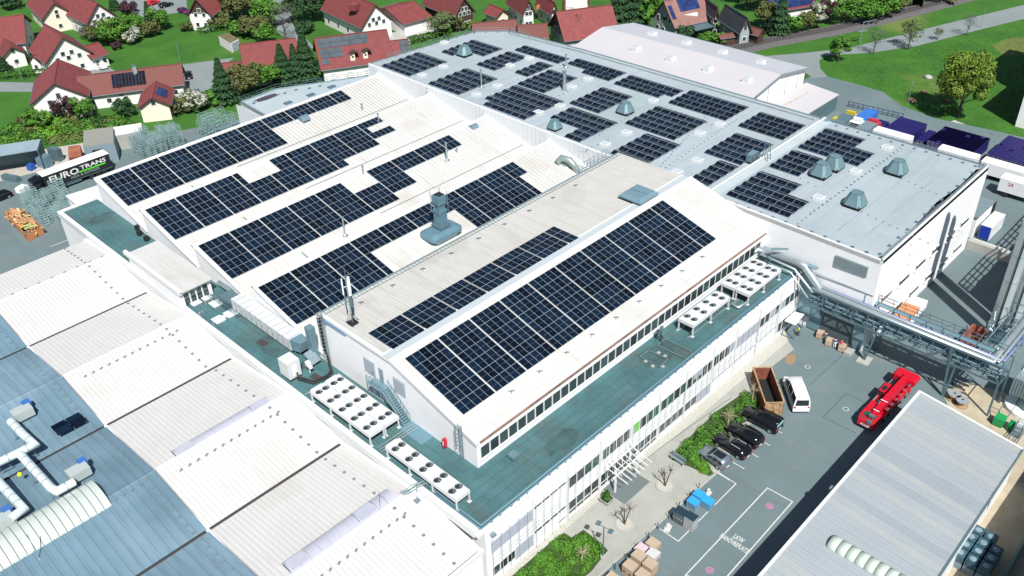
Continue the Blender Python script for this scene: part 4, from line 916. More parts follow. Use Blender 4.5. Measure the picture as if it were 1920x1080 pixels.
# ---------------------------------------------------------------- solar arrays
PW, PH = 0.955, 1.60
def pv_mesh(w, h):
    """framed module lying flat: origin at its centre, long side along y, two halves of cells"""
    m = MB(); t=.035; e=.014
    m.box(-w/2,-h/2,-t,w/2,h/2,0,0)
    m.add([(-w/2+e,-h/2+e,.003),(w/2-e,-h/2+e,.003),(w/2-e,-.004,.003),(-w/2+e,-.004,.003)],[(0,1,2,3)],1)
    m.add([(-w/2+e,0.004,.003),(w/2-e,0.004,.003),(w/2-e,h/2-e,.003),(-w/2+e,h/2-e,.003)],[(0,1,2,3)],1)
    return m.mesh('solar_panel',[PVFRAME,PVCELL])
PV_A = pv_mesh(PW,1.60); PV_B = pv_mesh(PW,1.68); PV_C = pv_mesh(PW,1.55); PV_F = pv_mesh(0.97,1.70)
def slope_array(label, x0, ytop, zfun, rowp, rows, me, dx=0.98, bw=5.08):
    """rows: one list per row down the slope of (block, first column, last column)"""
    t = thing('solar_array', label, 'solar array', (x0,ytop,zfun(ytop)))
    sl = (zfun(ytop)-zfun(ytop-1)); ang = math.atan(sl); nrm = Vector((0,-math.sin(ang),math.cos(ang)))
    cs = math.cos(ang)
    for r, blocks in enumerate(rows):
        for b, c0, c1 in blocks:
            for c in range(c0, c1+1):
                yc = ytop-(r+.5)*rowp*cs; xc = x0+b*bw+(c+.5)*dx
                p = Vector((xc,yc,zfun(yc)))+nrm*0.13
                inst('solar_panel', me, t, mat=Matrix.Translation(p-Vector(ORG[t.name]))@Matrix.Rotation(ang,4,'X'))
    rl = MB()
    bmax = {}
    for r, blocks in enumerate(rows):
        for k in (.25,.75):
            yc = ytop-(r+k)*rowp*cs
            for b,c0,c1 in blocks: rl.bar((x0+b*bw+c0*dx,yc,zfun(yc)+.07),(x0+b*bw+(c1+1)*dx,yc,zfun(yc)+.07),0.04)
    obj('mounting_rails', rl, FRAMEA, t, 'stuff')
    return t
F5 = lambda a,b: [(k,0,4) for k in range(a,b)]
zH = lambda y: ZF+.06+(y-YF)*(ZR+.02-ZF)/(YR-YF)
slope_array('largest solar array, six rows of panels on the front roof slope above the strip windows', 47.3, 65.08, zH, 1.632, [F5(0,9)+[(9,0,2)]]*6, PV_A, 0.976, 5.065)
slope_array('narrow three-row solar array behind the grey ridge strip', 47.3, 71.58, lambda y: ZR+.1-(y-YR)*.003, 1.58, [F5(0,6)+[(6,0,1)]]*3, PV_C, 0.976, 5.08)
def zS(i):
    y0=RY[i]; y1=(RY+[79.35])[i+1]; return lambda y: VZ+.02+(y-y1)*(RZ-VZ)/(y0-y1)
s1 = [F5(0,9)+[(9,0,2)]]*2+[F5(0,6)]*3
slope_array('solar array on the shed roof farthest back, beside the parked truck', 46.6, 141.1, zS(0), 1.745, s1, PV_B, 0.985)
s2 = [F5(0,3)+[(3,0,0),(4,2,4)]+F5(5,9), F5(0,3)+[(3,0,0),(4,2,4)]+F5(5,8)+[(8,0,0)], F5(0,8)+[(8,0,4)], F5(0,8), F5(0,6)+[(6,0,1)]]
slope_array('solar array on the second shed roof from the back, cut out round a vent', 46.35, 125.55, zS(1), 1.72, s2, PV_B, 0.985)
s3 = [F5(0,5)+F5(6,9)+[(9,0,2)]]*2+[F5(0,7)]*2+[F5(0,6)]
slope_array('solar array on the third shed roof from the back, notched round two flue pipes', 46.35, 109.85, zS(2), 1.72, s3, PV_B, 0.985)
s4 = [F5(0,9)+[(9,0,2)]]*2+[F5(0,3)+[(3,0,0),(6,2,4)]+F5(7,9)+[(9,0,0)]]*3
slope_array('solar array on the shed roof nearest the ridge hall, broken by the steel exhaust tower', 46.2, 94.2, zS(3), 1.72, s4, PV_B, 0.985)
def tent_array(label, x0, y1, nx, pitch, ny, yp=1.745, skip=lambda i,j: False, z=14.9):
    """east-west tents: per pair one module leans each way; i counts pairs from the near side, j columns from the left"""
    t = thing('solar_array', label, 'solar array', (x0,y1,z))
    w = 0.97; a = math.asin(min(.95,0.245/w)); hw = w*math.cos(a)
    fe = MB()
    for i in range(nx):
        for j in range(ny):
            if skip(i,j): continue
            xa = x0+i*pitch; yc = y1-(j+.5)*yp
            for s in (0,1):
                xc = xa+hw/2 if s==0 else xa+pitch*.5+ (pitch*.5-hw)/1.0*0+hw/2+.02
                R_ = Matrix.Rotation(-a if s==0 else a,4,'Y')
                inst('solar_panel', PV_F, t, mat=Matrix.Translation(Vector((xc,yc,z+.22))-Vector(ORG[t.name]))@R_)
            for yy in (yc-.7,yc+.7): fe.bar((xa+.05,yy,z+.03),(xa+pitch-.1,yy,z+.03),.05)
            fe.bar((xa+hw,yc-.6,z),(xa+hw,yc-.6,z+.3),.05)
    obj('mounting_rails', fe, STEELD, t, 'stuff')
TA = [
 ('five-column solar array in the far left corner of the grey flat roof',106.3,141.85,5,2.06,5,None),
 ('solar array wrapped round a tall cowl near the far rounded end of the grey roof',119.5,138.45,5,1.92,5,lambda i,j: i<2 and j>1),
 ('three-column solar array between two small skylights at the far end of the grey roof',119.1,127.6,5,1.95,3,None),
 ('smallest two-column solar array on the grey flat roof, near a short flue',120.9,118.7,4,1.9,2,None),
 ('long two-row solar array near the far gutter, farthest of its line',129.9,127.4,2,1.8,7,None),
 ('five-column solar array against the corrugated side wall, with a thin flue standing at its corner',106.1,127.5,5,2.1,5,None),
 ('four-column solar array with a thick flue standing at its near right corner',116.9,114.2,5,1.95,4,None),
 ('largest seven-column solar array along the corrugated wall edge of the grey roof',105.8,113.9,5,2.15,7,lambda i,j: i==0 and j<1),
 ('solar array near the far gutter with a stepped short third row',129.2,113.9,3,1.83,7,lambda i,j: i==0 and j<3),
 ('three-row solar array near the far gutter beside a long dark stain',128.7,100.3,3,1.9,7,lambda i,j: i==0 and j>5),
 ('four-column solar array just behind the middle cowl of the grey roof',116.3,100.6,5,1.98,4,None),
 ('four-row solar array near the far gutter in front of the white hall roof',127.9,87.2,4,1.9,7,None),
 ('six-column solar array in the middle of the grey roof, in front of the middle cowl',115.9,87.6,5,1.96,6,None),
 ('L-shaped solar array beside the small cowl at the corrugated wall edge',105.2,98.95,5,2.05,6,lambda i,j: i<2 and j<4),
 ('four-column solar array starting at the roof stair beside the ridge hall',105.3,82.2,5,1.97,4,None),
 ('five-column solar array in the far corner before the raised fire wall',127.4,72.4,4,1.9,5,None),
 ('four-column solar array with a louvred ventilation unit at its near corner',115.2,70.95,5,1.95,4,None),
 ('narrow two-column solar array running along the raised fire wall',104.8,67.4,5,1.97,2,None),
 ('stepped solar array beyond the fire wall, beside the far railing',126.5,60.65,5,1.96,6,lambda i,j: i>2 and j>3),
 ('three-column solar array beyond the fire wall, left of the twin cowls',117.6,60.6,4,1.95,3,lambda i,j: False),
 ('stepped solar array beyond the fire wall, nearest the louvred gable',105.6,60.6,5,2.0,6,lambda i,j: i>2 and j>3),
]
for lb,x0,y1,nx,pt,ny,sk in TA: tent_array(lb,x0,y1,nx,pt,ny,1.73,sk or (lambda i,j: False))

# ---------------------------------------------------------------- plant on the green felt roof
ZD = 8.9
FANB = mat('fan_dark', (0.0122,0.0183,0.0203), 0.5)
ACW = mat('cooler_white', (0.50,0.515,0.53), 0.45, var=0.03)
BLADE = mat('fan_blade', (0.102,0.132,0.153), 0.4)
def fan_mesh(r):
    m = MB(); n = 18
    for r0,r1,z0,z1 in ((r*1.12,r*1.04,0,.16),(r*1.04,r*.98,.16,.16)):
        m.add([(r0*math.cos(2*math.pi*j/n),r0*math.sin(2*math.pi*j/n),z0) for j in range(n)]+[(r1*math.cos(2*math.pi*j/n),r1*math.sin(2*math.pi*j/n),z1) for j in range(n)],[(j,(j+1)%n,n+(j+1)%n,n+j) for j in range(n)],0)
    m.add([(r*.98*math.cos(2*math.pi*j/n),r*.98*math.sin(2*math.pi*j/n),.04) for j in range(n)],[tuple(range(n))],1)
    m.cyl(0,0,.04,.15,r*.24,10,1)
    for k in range(5):
        a=2*math.pi*k/5
        m.face([(r*.22*math.cos(a),r*.22*math.sin(a),.07),(r*.9*math.cos(a),r*.9*math.sin(a),.06),(r*.92*math.cos(a+.5),r*.92*math.sin(a+.5),.13),(r*.22*math.cos(a+.7),r*.22*math.sin(a+.7),.12)],2)
    return m.mesh('fan',[ACW,FANB,BLADE])
FAN = fan_mesh(0.45)
def cooler(label, x0, x1, y0, y1, zt, nf, along, legs=True):
    """dry cooler on legs; fans in two lines along 'x' or 'y'"""
    t = thing('roof_cooler', label, 'roof cooler', ((x0+x1)/2,(y0+y1)/2,ZD), 'fan coolers standing on the green roof')
    c = MB(); zb = zt-0.42
    c.box(x0,y0,zb+.12,x1,y1,zt); c.box(x0+.12,y0+.12,zb-.25,x1-.12,y1-.12,zb+.12,1)
    c.box(x0-.02,y0-.02,zb,x1+.02,y1+.02,zb+.14); obj('casing', c, [ACW,FANB], t)
    L = (y1-y0) if along=='y' else (x1-x0); k = max(2,int(round(L/3.4))+1)
    for i in range(k):
        for s in (0,1):
            f=i/(k-1)
            if along=='y': px,py=(x0+.1 if s==0 else x1-.1),y0+.1+f*(L-.2)
            else: px,py=x0+.1+f*(L-.2),(y0+.1 if s==0 else y1-.1)
            l = MB(); l.bar((px,py,ZD),(px,py,zb),.15); l.box(px-.2,py-.2,ZD,px+.2,py+.2,ZD+.05); obj('leg', l, ACW, t)
    for i in range(nf):
        f=(i+.5)/nf
        for s in (.27,.73):
            if along=='y': inst('fan',FAN,t,(x0+(x1-x0)*s,y0+f*L,zt))
            else: inst('fan',FAN,t,(x0+f*L,y0+(y1-y0)*s,zt))
    p = MB()
    if along=='y': p.box(x0+.3,y1,zb,x1-.3,y1+.25,zt-.1); p.tube([(x0+.5,y1+.3,zb+.1),(x0+.5,y1+.6,zb-.2),(x0+.5,y1+.6,ZD+.1)],.07,6); p.tube([(x1-.6,y1+.3,zb+.1),(x1-.6,y1+.7,zb-.2),(x1-.6,y1+.7,ZD+.1)],.07,6)
    else: p.box(x1,y0+.3,zb,x1+.25,y1-.3,zt-.1)
    obj('connection_box', p, ACW, t)
    return t
cooler('white ten-fan roof cooler nearest the gable stair, next to its twin', 42.36,44.45,63.6,74.8,10.6,5,'y')
cooler('white ten-fan roof cooler of the pair that is nearer the white folded roof', 40.2,42.30,63.6,74.8,10.6,5,'y')
cooler('white ten-fan roof cooler standing alone at the near corner of the green roof', 40.25,42.2,49.6,60.9,10.6,5,'y')
cooler('white eight-fan roof cooler standing alone on the front strip of green roof', 80.5,88.9,48.55,50.9,10.75,4,'x')
cooler('white eight-fan roof cooler of the end pair, against the strip windows', 91.2,99.4,49.35,51.4,10.6,4,'x')
cooler('white eight-fan roof cooler of the end pair, beside the edge pipes', 91.2,99.4,47.1,49.15,10.6,4,'x')
q = MB()
for yy in (48.8,50.6): q.tube([(79.6,yy,ZD+.15),(91,yy,ZD+.15)],.07,6)
q.tube([(91.2,47.4,ZD+.3),(89.6,47.6,ZD+.3),(89.6,48.4,ZD+.3),(91,48.6,ZD+.3)],.2,8); obj('cooling_pipe', q, PIPE, ow)
q = MB()
for yy in (61.9,62.3,62.7): q.tube([(40.4,yy,ZD+.25),(45.6,yy,ZD+.25)],.07,6)
q.tube([(40.3,76.3,ZD+.2),(42.6,75.9,ZD+.2)],.1,6); obj('cooling_pipe', q, PIPE, ow)
# pale roof lights, small vents and a low rail along the left strip
for p in ((41.39,117.21,9.1),(43.19,117.14,9.1),(41.36,113.26,9.1),(43.13,113.31,9.1),(41.34,108.78,9.1),(43.09,108.56,9.1),(41.33,103.67,9.1),(43.03,103.69,9.1),(43.08,101.2,9.1),(41.34,97.56,9.1),(43.15,97.57,9.1)):
    b = MB(); x,y = p[0],p[1]; b.box(x-.62,y-.75,ZD,x+.62,y+.75,ZD+.3); o = obj('roof_light', b, STEEL, ow)
    g = MB(); g.box(x-.7,y-.83,ZD+.3,x+.7,y+.83,ZD+.38); obj('lid', g, mat('pale_lid',(0.508,0.597,0.622),0.4) if 'pale_lid' not in bpy.data.materials else bpy.data.materials['pale_lid'], o)
rr = random.Random(21)
for p in ((40.99,115.53,9),(42.45,114.3,9),(41.38,112.16,9),(41.04,107.29,9),(42.44,109.51,9),(42.32,104.86,9),(42.31,102.56,9),(43.31,102.57,9),(40.38,100.78,9),(40.57,97.66,9),(43.67,110.81,9),(42.05,97.43,9)):
    b = MB(); b.cyl(p[0],p[1],ZD,ZD+rr.uniform(.3,.7),rr.uniform(.12,.25),8); b.obox((p[0]+.5,p[1]+.3,ZD),(.5,.3,.2),rr.uniform(0,1)); obj('roof_vent', b, rr.choice([STEEL,PIPE,WHITE]), ow)
q = MB(); a,b = V(*(43.05,117.84,9.9)),V(*(43.37,96.3,9.9))
for z in (0,-.5): q.bar(a+V(0,0,z),b+V(0,0,z),.06)
for i in range(16): c=a.lerp(b,i/15); q.bar(c,c-V(0,0,1),.05)
q.tube([a+V(.4,0,-.8),b+V(.4,0,-.8)],.1,6); q.tube([a+V(.7,0,-.8),b+V(.7,0,-.8)],.07,6); obj('handrail', q, STEELD, ow)
q = MB(); c = (44.97,118.02,9); q.obox((c[0],c[1],ZD),(.7,.9,1.1)); obj('cabinet', q, STEELB, ow)
for p in ((44.97,116.9,9),(44.44,114.2,9),(44.49,112.42,9)):
    q = MB(); q.obox((p[0],p[1],ZD),(.5,1.3,.35)); obj('cable_box', q, WHITE, ow)
for p in ((45.74,128.98,9.2),(45.17,127.16,9.2),(45.11,124.81,9.2)):
    q = MB(); q.obox((p[0],p[1],ZD),(.6,.7,.8),.3); obj('dark_vent', q, DARK, ow)
# long air handling unit, its hopper and riser
t = thing('air_handling_unit', 'long white air handling unit on steel feet along the shed gables', 'ventilation unit', (45.0,92,ZD))
q = MB(); q.box(43.9,84.3,ZD+.5,45.8,98.0,ZD+2.2); obj('casing', q, ACW, t)
q = MB()
for i in range(11): q.box(43.86,84.5+i*1.25,ZD+.55,43.9,84.56+i*1.25,ZD+2.15); q.box(43.9,84.5+i*1.25,ZD+2.2,45.8,84.55+i*1.25,ZD+2.23)
for i in range(8):
    yy=84.6+i*1.9; q.bar((44.1,yy,ZD),(44.1,yy,ZD+.5),.1); q.bar((45.5,yy,ZD),(45.5,yy,ZD+.5),.1)
obj('frame', q, STEEL, t)
q = MB()
for i in range(16): q.obox((43.84,84.9+i*.8,ZD+.8+.5*(i%3)),(.05,.12,.12))
obj('hinges', q, STEELD, t, 'stuff')
q = MB(); q.hexa([(44.2,82.6,ZD+.9),(45.6,82.6,ZD+.9),(45.7,84.2,ZD+.6),(44.0,84.2,ZD+.6)],[(44.4,82.4,ZD+2.3),(45.6,82.4,ZD+2.3),(45.8,84.2,ZD+2.3),(43.9,84.2,ZD+2.3)]); obj('hopper', q, STEELB, t)
q = MB()
for xx in (44.3,45.5): 
    for yy in (82.8,84): q.bar((xx,yy,ZD),(xx,yy,ZD+.9),.08)
obj('hopper_legs', q, STEEL, t)
q = MB(); q.box(45.0,80.9,ZD,45.9,81.9,ZD+4.9); q.box(45.3,82,ZD+1.6,45.8,83.0,ZD+2.2); obj('riser_duct', q, STEELB, t)
q = MB(); q.slab((45.84,104.63,10.2),(46.05,100.79,10.2),(45.65,101.19,9.6),(45.47,104.97,9.6),.1); q.box(43.9,98.2,ZD,45.9,101.5,ZD+1.1,1); obj('intake', q, [STEEL,STEELD], t)
# white cabinet with hose
t = thing('roof_cabinet', 'tall white equipment cabinet with black hose on the green felt roof', 'cabinet', (41.6,81.5,ZD))
c0 = (41.3,80.6); q = MB(); q.box(c0[0]-.75,c0[1]-.9,ZD+.3,c0[0]+1.0,c0[1]+1.1,ZD+2.7); obj('casing', q, ACW, t)
q = MB(); q.box(c0[0]-.7,c0[1]-.85,ZD,c0[0]+.9,c0[1]+1.0,ZD+.3); obj('base', q, DARK, t)
q = MB(); q.box(c0[0]-.2,c0[1]-.95,ZD+.6,c0[0]+.5,c0[1]-.9,ZD+2.2); obj('door', q, WHITE, t)
q = MB(); q.obox((43.3,79.6,ZD+1.0),(.5,.6,.6)); q.obox((43.2,79.0,ZD+1.0),(.4,.4,.4)); q.bar((43.3,79.5,ZD),(43.3,79.5,ZD+1),.12); obj('sensor_box', q, WHITE, ow)
for p in ((43.23,74.93,9),(41.69,74.88,9),(43.23,78.2,9),(42.65,89.07,9)):
    q = MB(); q.obox((p[0],p[1],ZD),(.9,1.4,.06),.1); obj('rubber_mat', q, mat('rubber_mat',(0.0457,0.0356,0.0406),0.8) if 'rubber_mat' not in bpy.data.materials else bpy.data.materials['rubber_mat'], ow)
q = MB(); a=V(*(44.58,80.25,9.6)); q.slab(a+V(-.7,-.6,0),a+V(.6,-.6,.1),a+V(.7,1.2,.9),a+V(-.6,1.2,.8),.1); q.bar(a+V(0,0,-.7),a,.15); obj('air_hood', q, STEEL, ow)
# blue walkway mats at the stair foot and hose reel on the wall
q = MB(); q.slab((44.2,59.6,ZD+.06),(46.0,59.6,ZD+.06),(46.0,63.4,ZD+.06),(44.2,63.4,ZD+.06),.05); obj('walkway_plate', q, mat('blue_plate',(0.102,0.193,0.244),0.6), ow)
t = thing('hose_reel_box', 'upright red hose box standing against the white gable on the green roof', 'hose box', (45.75,57.2,ZD))
q = MB(); q.loft([[(45.35+.0,57.2+.24*math.cos(a),ZD+.95+.75*math.sin(a)) for a in [k*math.pi/6 for k in range(12)]],[(45.75,57.2+.24*math.cos(a),ZD+.95+.75*math.sin(a)) for a in [k*math.pi/6 for k in range(12)]]],0,False); obj('body', q, RED, t)
q = MB(); q.box(45.32,57.1,ZD+.7,45.36,57.3,ZD+1.3); obj('window', q, TRIM, t)
# vent box and small domes on the front strip
t = thing('roof_vent_box', 'small pale vent box near the front corner of the green roof', 'vent box', (50,49.5,ZD))
p = (49.63,50.57,9.2); t.location = (p[0],p[1],ZD); ORG[t.name] = (p[0],p[1],ZD)
q = MB(); q.obox((p[0],p[1],ZD+.25),(1.0,.95,.45),.0); obj('cover', q, COWL, t)
q = MB(); q.obox((p[0],p[1],ZD),(.75,.7,.25)); obj('base', q, DARK, t)
for p in ((83.85,52.86,9.1),(81.22,52.94,9.1)):
    q = MB(); q.cyl(p[0],p[1],ZD,ZD+.5,.42,12); q.cyl(p[0],p[1],ZD+.5,ZD+.7,.5,12,0,.3); obj('roof_vent', q, STEEL, ow)
t = thing('floodlight_stand', 'black floodlight stand on the front strip of the green roof', 'floodlight', (76.5,50.3,ZD))
q = MB(); p=V(*(77,51.03,9)); ORG[t.name]=tuple(p); t.location=p
for a in (0,2.1,4.2): q.bar(p+V(0,0,1.1),p+V(.7*math.cos(a),.7*math.sin(a),0),.07)
q.bar(p,p+V(0,0,1.9),.08); obj('tripod', q, BLACK, t)
q = MB(); q.obox(p+V(0,0,1.8),(.9,.4,.35),.4); q.obox(p+V(-.2,.2,1.4),(.7,.3,.25),.9); obj('lamp_head', q, STEELD, t)
def frame_on_roof(pts, z=9.1):
    q = MB(); pts=[V(*p) for p in pts]
    for a,b in zip(pts,pts[1:]+pts[:1]): q.bar(a,b,.07)
    for a in pts: q.bar(a,a-V(0,0,.2),.06)
    o = obj('pipe_frame', q, STEEL, ow)
frame_on_roof([(77.7,50.89,9.1),(77.74,46.77,9.1),(76.12,46.2,9.1),(75.96,50.69,9.1)]); frame_on_roof([(74.42,50.95,9.1),(74.63,48.17,9.1),(72.76,47.93,9.1),(72.69,50.96,9.1)])
for p in ((75.02,49.82,9),(75.03,48.85,9),(72.61,49.99,9),(72.42,48.8,9),(73.17,47.82,9)):
    q = MB(); q.obox((p[0],p[1],ZD),(.4,.4,.14)); obj('ballast_slab', q, CONC, ow)
# antenna mast on the gable
t = thing('antenna_mast', 'mobile phone antenna mast at the back corner of the ridge hall gable', 'antenna mast', (47.2,74.2,16.5))
bx,by,bz = 47.4,74.6,16.6; ORG[t.name]=(bx,by,bz); t.location=(bx,by,bz)
q = MB(); q.cyl(bx,by,bz,bz+6.4,.09,8); q.bar((bx,by,bz+6.2),(bx,by,bz+8),.03); obj('pole', q, STEEL, t)
q = MB(); q.box(bx-.5,by-.5,bz-.1,bx+.5,by+.5,bz+.25); 
for a in (0,2.1,4.2): q.bar((bx,by,bz+1.6),(bx+.9*math.cos(a),by+.9*math.sin(a),bz),.06)
obj('foot', q, DARK, t)
for k,(zc,h,m_,rad) in enumerate(((5.3,2.1,WHITE,.5),(3.3,1.3,STEELD,.45))):
    for a in (0.4,2.5,4.6):
        q = MB(); q.obox((bx+rad*math.cos(a),by+rad*math.sin(a),bz+zc-h/2),(.14,.3,h),a); q.bar((bx,by,bz+zc),(bx+rad*math.cos(a),by+rad*math.sin(a),bz+zc),.05); obj('panel_antenna', q, m_, t)
q = MB(); q.tube([(bx+.1,by,bz+3.2),(bx+.12,by+.05,bz+1),(bx+.3,by,bz+.3)],.1,6); obj('cable', q, BLACK, t)

# ---------------------------------------------------------------- vehicles
LAMP = mat('tail_light', (0.355,0.0102,0.0305), 0.3); HEADL = mat('headlight', (0.437,0.466,0.481), 0.15, spec=0.8)
PLATE = mat('number_plate', (0.637,0.655,0.655), 0.5); RIM = mat('wheel_rim', (0.386,0.426,0.458), 0.3, 0.6)
CGLASS = mat('car_glass', (0.0122,0.0162,0.0203), 0.06, spec=0.9); CGLASSL = mat('pale_rear_glass', (0.162,0.386,0.406), 0.1, spec=0.9)
def wheel_mesh(r, w):
    a = MB(); a.hcyl((0,0,0),(0,1,0),w/2,r,16); b = MB(); b.hcyl((0,0,0),(0,1,0),w/2+.012,r*.64,12,0)
    return a.mesh('tyre',[BLACK]), b.mesh('rim',[RIM])
def add_wheels(t, pts, r, w):
    ty, ri = wheel_mesh(r, w)
    for x,y in pts:
        o = inst('wheel', ty, t, mat=Matrix.Translation((x,y,r))); i = bpy.data.objects.new('rim', ri); COL.objects.link(i); i.parent = o
def car(label, L, W, Hh, paint, belt, hood, ws, roof, rear, group=None, kind='car', roof_dark=False, rails=False, glass_r=None, zb=.28):
    """x runs from the rear (0) to the nose (L); ws/roof/rear are stations along x"""
    t = thing('parked_car' if kind=='car' else kind, label, 'car' if kind=='car' else 'van', (0,0,0), group)
    hw = W*1.04/2
    def sec(x, w, z0, z1, z2, w2): # bottom, belt, top
        return [(x,-w*.92,z0),(x,-w,z0+.18),(x,-w,z1),(x,-w2,z2),(x,w2,z2),(x,w,z1),(x,w,z0+.18),(x,w*.92,z0)]
    S = [sec(0.0,hw*.86,zb+.12,belt-.15,belt-.02,hw*.78), sec(.12,hw*.95,zb,belt-.03,belt+.02,hw*.82), sec(rear[0],hw,zb,belt,rear[1],hw*.78), sec(roof[0],hw,zb,belt,Hh-.02,hw*.76), sec((roof[0]+roof[1])/2,hw,zb,belt,Hh,hw*.77), sec(roof[1],hw,zb,belt-.02,Hh-.05,hw*.75), sec(ws,hw,zb,belt-.06,belt+.0,hw*.84), sec(L-.35,hw*.96,zb,hood-.12,hood,hw*.80), sec(L-.06,hw*.84,zb+.05,hood-.28,hood-.18,hw*.7), sec(L,hw*.74,zb+.1,hood-.34,hood-.26,hw*.62)]
    b = MB(); b.loft(S,0,True); obj('body', b, paint, t)
    w = MB(); e=.012
    def gl(p): w.face(p)
    y1,y2 = hw*.80,hw*.72
    w.face([(ws-.06,-y1,belt+.06),(ws-.06,y1,belt+.06),(roof[1]+.06,y2,Hh-.03),(roof[1]+.06,-y2,Hh-.03)]); obj('windscreen', w, CGLASS, t)
    w = MB(); w.face([(rear[0]*.35+.05,y1,belt+.1),(rear[0]*.35+.05,-y1,belt+.1),(roof[0]-.08,-y2,Hh-.06),(roof[0]-.08,y2,Hh-.06)] if rear[0]>.3 else [(rear[0]-.03,y1,belt+.12),(rear[0]-.03,-y1,belt+.12),(rear[0]+.02,-y2,rear[1]-.12),(rear[0]+.02,y2,rear[1]-.12)])
    # sit the rear glass on the sloping tail
    obj('rear_window', w, glass_r or CGLASS, t)
    for s in (-1,1):
        w = MB(); n=3 if kind=='car' else 3; xs=[rear[0]+.15+(ws-.35-rear[0]-.15)*k/n for k in range(n+1)]
        for k in range(n):
            xa,xb=xs[k]+.04,xs[k+1]-.04
            def yz(x,f):
                tz=Hh-.1
                if x<roof[0]: tz=min(tz, rear[1]+(Hh-rear[1])*(x-rear[0])/(max(.01,roof[0]-rear[0]))-.08)
                if x>roof[1]: tz=min(tz, belt+(Hh-belt)*(ws-x)/(ws-roof[1])-.02)
                z=belt+.05+(max(belt+.06,tz)-belt-.05)*f; fr=(z-belt)/(Hh-belt); return (x,s*(hw+(hw*.77-hw)*fr+.015),z)
            p=[yz(xa,0),yz(xb,0),yz(xb,1),yz(xa,1)]; w.face(p if s<0 else p[::-1])
        obj('side_window', w, CGLASS, t)
        w = MB(); w.obox((L-.22,s*hw*.68,hood-.30),(.16,.34,.16),-s*.35); obj('headlight', w, HEADL, t)
        w = MB(); w.obox((.04,s*hw*.80,belt-.28),(.1,.24,.26)); obj('tail_light', w, LAMP, t)
        w = MB(); w.obox((ws-.25,s*(hw+.1),belt+.02),(.14,.2,.14)); obj('mirror', w, paint, t)
        w = MB(); w.box(.9,s*(hw*.985)-.02,zb+.16,L-.9,s*(hw*.985)+.02,zb+.22); obj('door_sill', w, BLACK, t)
        if rails:
            w = MB(); w.bar((roof[0]+.1,s*hw*.66,Hh+.03),(roof[1]-.2,s*hw*.66,Hh+.02),.05); obj('roof_rail', w, FRAMEA, t)
    w = MB(); w.box(-.03,-.27,belt-.5,0.0,.27,belt-.38); obj('number_plate', w, PLATE, t)
    if roof_dark:
        w = MB(); w.box(roof[0]+.1,-hw*.52,Hh-.01,roof[1]-.1,hw*.52,Hh+.015); obj('sunroof', w, CGLASS, t)
    r=.34 if kind=='car' else .36
    add_wheels(t, [(.85,-hw+.10),(.85,hw-.10),(L-.9,-hw+.10),(L-.9,hw-.10)], r, .22)
    return t
def put(t, a, b, L):
    """rear at ground point a, nose towards ground point b"""
    a,b=V(*a,0),V(*b,0); d=(b-a); place(t, tuple(a), math.atan2(d.y,d.x))
G1='cars parked in a row beside the hedge'
put(car('small silver car with dark glass roof, nearest to the bench',4.0,1.85,1.52,CARSIL,.95,.98,2.85,(.55,2.1),(.12,1.25),G1,roof_dark=True), (71.85,36.64), (72.11,39.93), 4)
put(car('black estate car with chromed window line next to the small silver car',4.8,1.85,1.48,CARBLK,.92,.9,3.25,(.75,2.4),(.25,1.15),G1,rails=True), (74.93,35.77), (75.19,40.12), 4.8)
put(car('black people carrier between the black estate and the black van',4.75,1.9,1.7,CARBLK,1.0,1.0,3.4,(.5,2.5),(.1,1.45),G1), (77.58,35.69), (78,40.15), 4.7)
put(car('black van with pale rear window, nearest to the rusty skip',5.2,1.95,1.95,CARBLK,1.12,1.12,4.0,(.25,3.3),(.04,1.85),G1,kind='parked_van',glass_r=CGLASSL), (81.56,35.37), (81.51,40.26), 5.2)
vw=car('white panel van parked behind the rusty skip',6.3,2.05,2.6,CARWHT,1.25,1.2,5.3,(.2,4.4),(.03,2.5),None,kind='parked_van'); put(vw, (86.42,35.13), (91.37,39.73), 6.3)
# ---------------------------------------------------------------- rusty skip
t = thing('skip_container', 'tall rusty open skip container beside the white panel van', 'skip container', (0,0,0))
L,W,Hs=7.0,2.4,2.3
q = MB()
q.box(0,0,.25,L,.08,Hs); q.box(0,W-.08,.25,L,W,Hs); q.box(0,.08,.25,.08,W-.08,Hs,1); q.box(L-.08,.08,.25,L,W-.08,Hs); q.box(.08,.08,.25,L-.08,W-.08,.35,2); obj('shell', q, [RUST,RUSTY,DARK], t)
q = MB()
for i in range(12):
    x=.2+i*.6; q.box(x,-.08,.25,x+.1,0,Hs-.1); q.box(x,W,.25,x+.1,W+.08,Hs-.1)
for y in (.3,1.2,2.0): q.box(-.08,y,.25,0,y+.1,Hs-.1,1)
obj('ribs', q, [RUST,RUSTY], t)
q = MB()
for y in (-.06,W-.06): q.bar((-.05,y+.06,Hs+.04),(L+.05,y+.06,Hs+.04),.18,.12)
for x in (0,L): q.bar((x,-.05,Hs+.04),(x,W+.05,Hs+.04),.14,.12)
obj('rim', q, RUSTY, t)
q = MB()
for y in (.7,1.6): q.bar((0,y,.15),(L,y,.15),.16,.2); q.hcyl((.3,y,.14),(0,1,0),.1,.14,10)
q.bar((-.1,1.2,1.1),(-.1,.9,.3),.1); q.bar((-.1,1.2,1.1),(-.1,1.5,.3),.1); obj('skids', q, RUST, t)
place(t, ((84.65,36.79)[0]-.2,(84.65,36.79)[1]-.1,0), math.atan2((90.14,42.09)[1]-(84.65,36.79)[1],(90.14,42.09)[0]-(84.65,36.79)[0]))
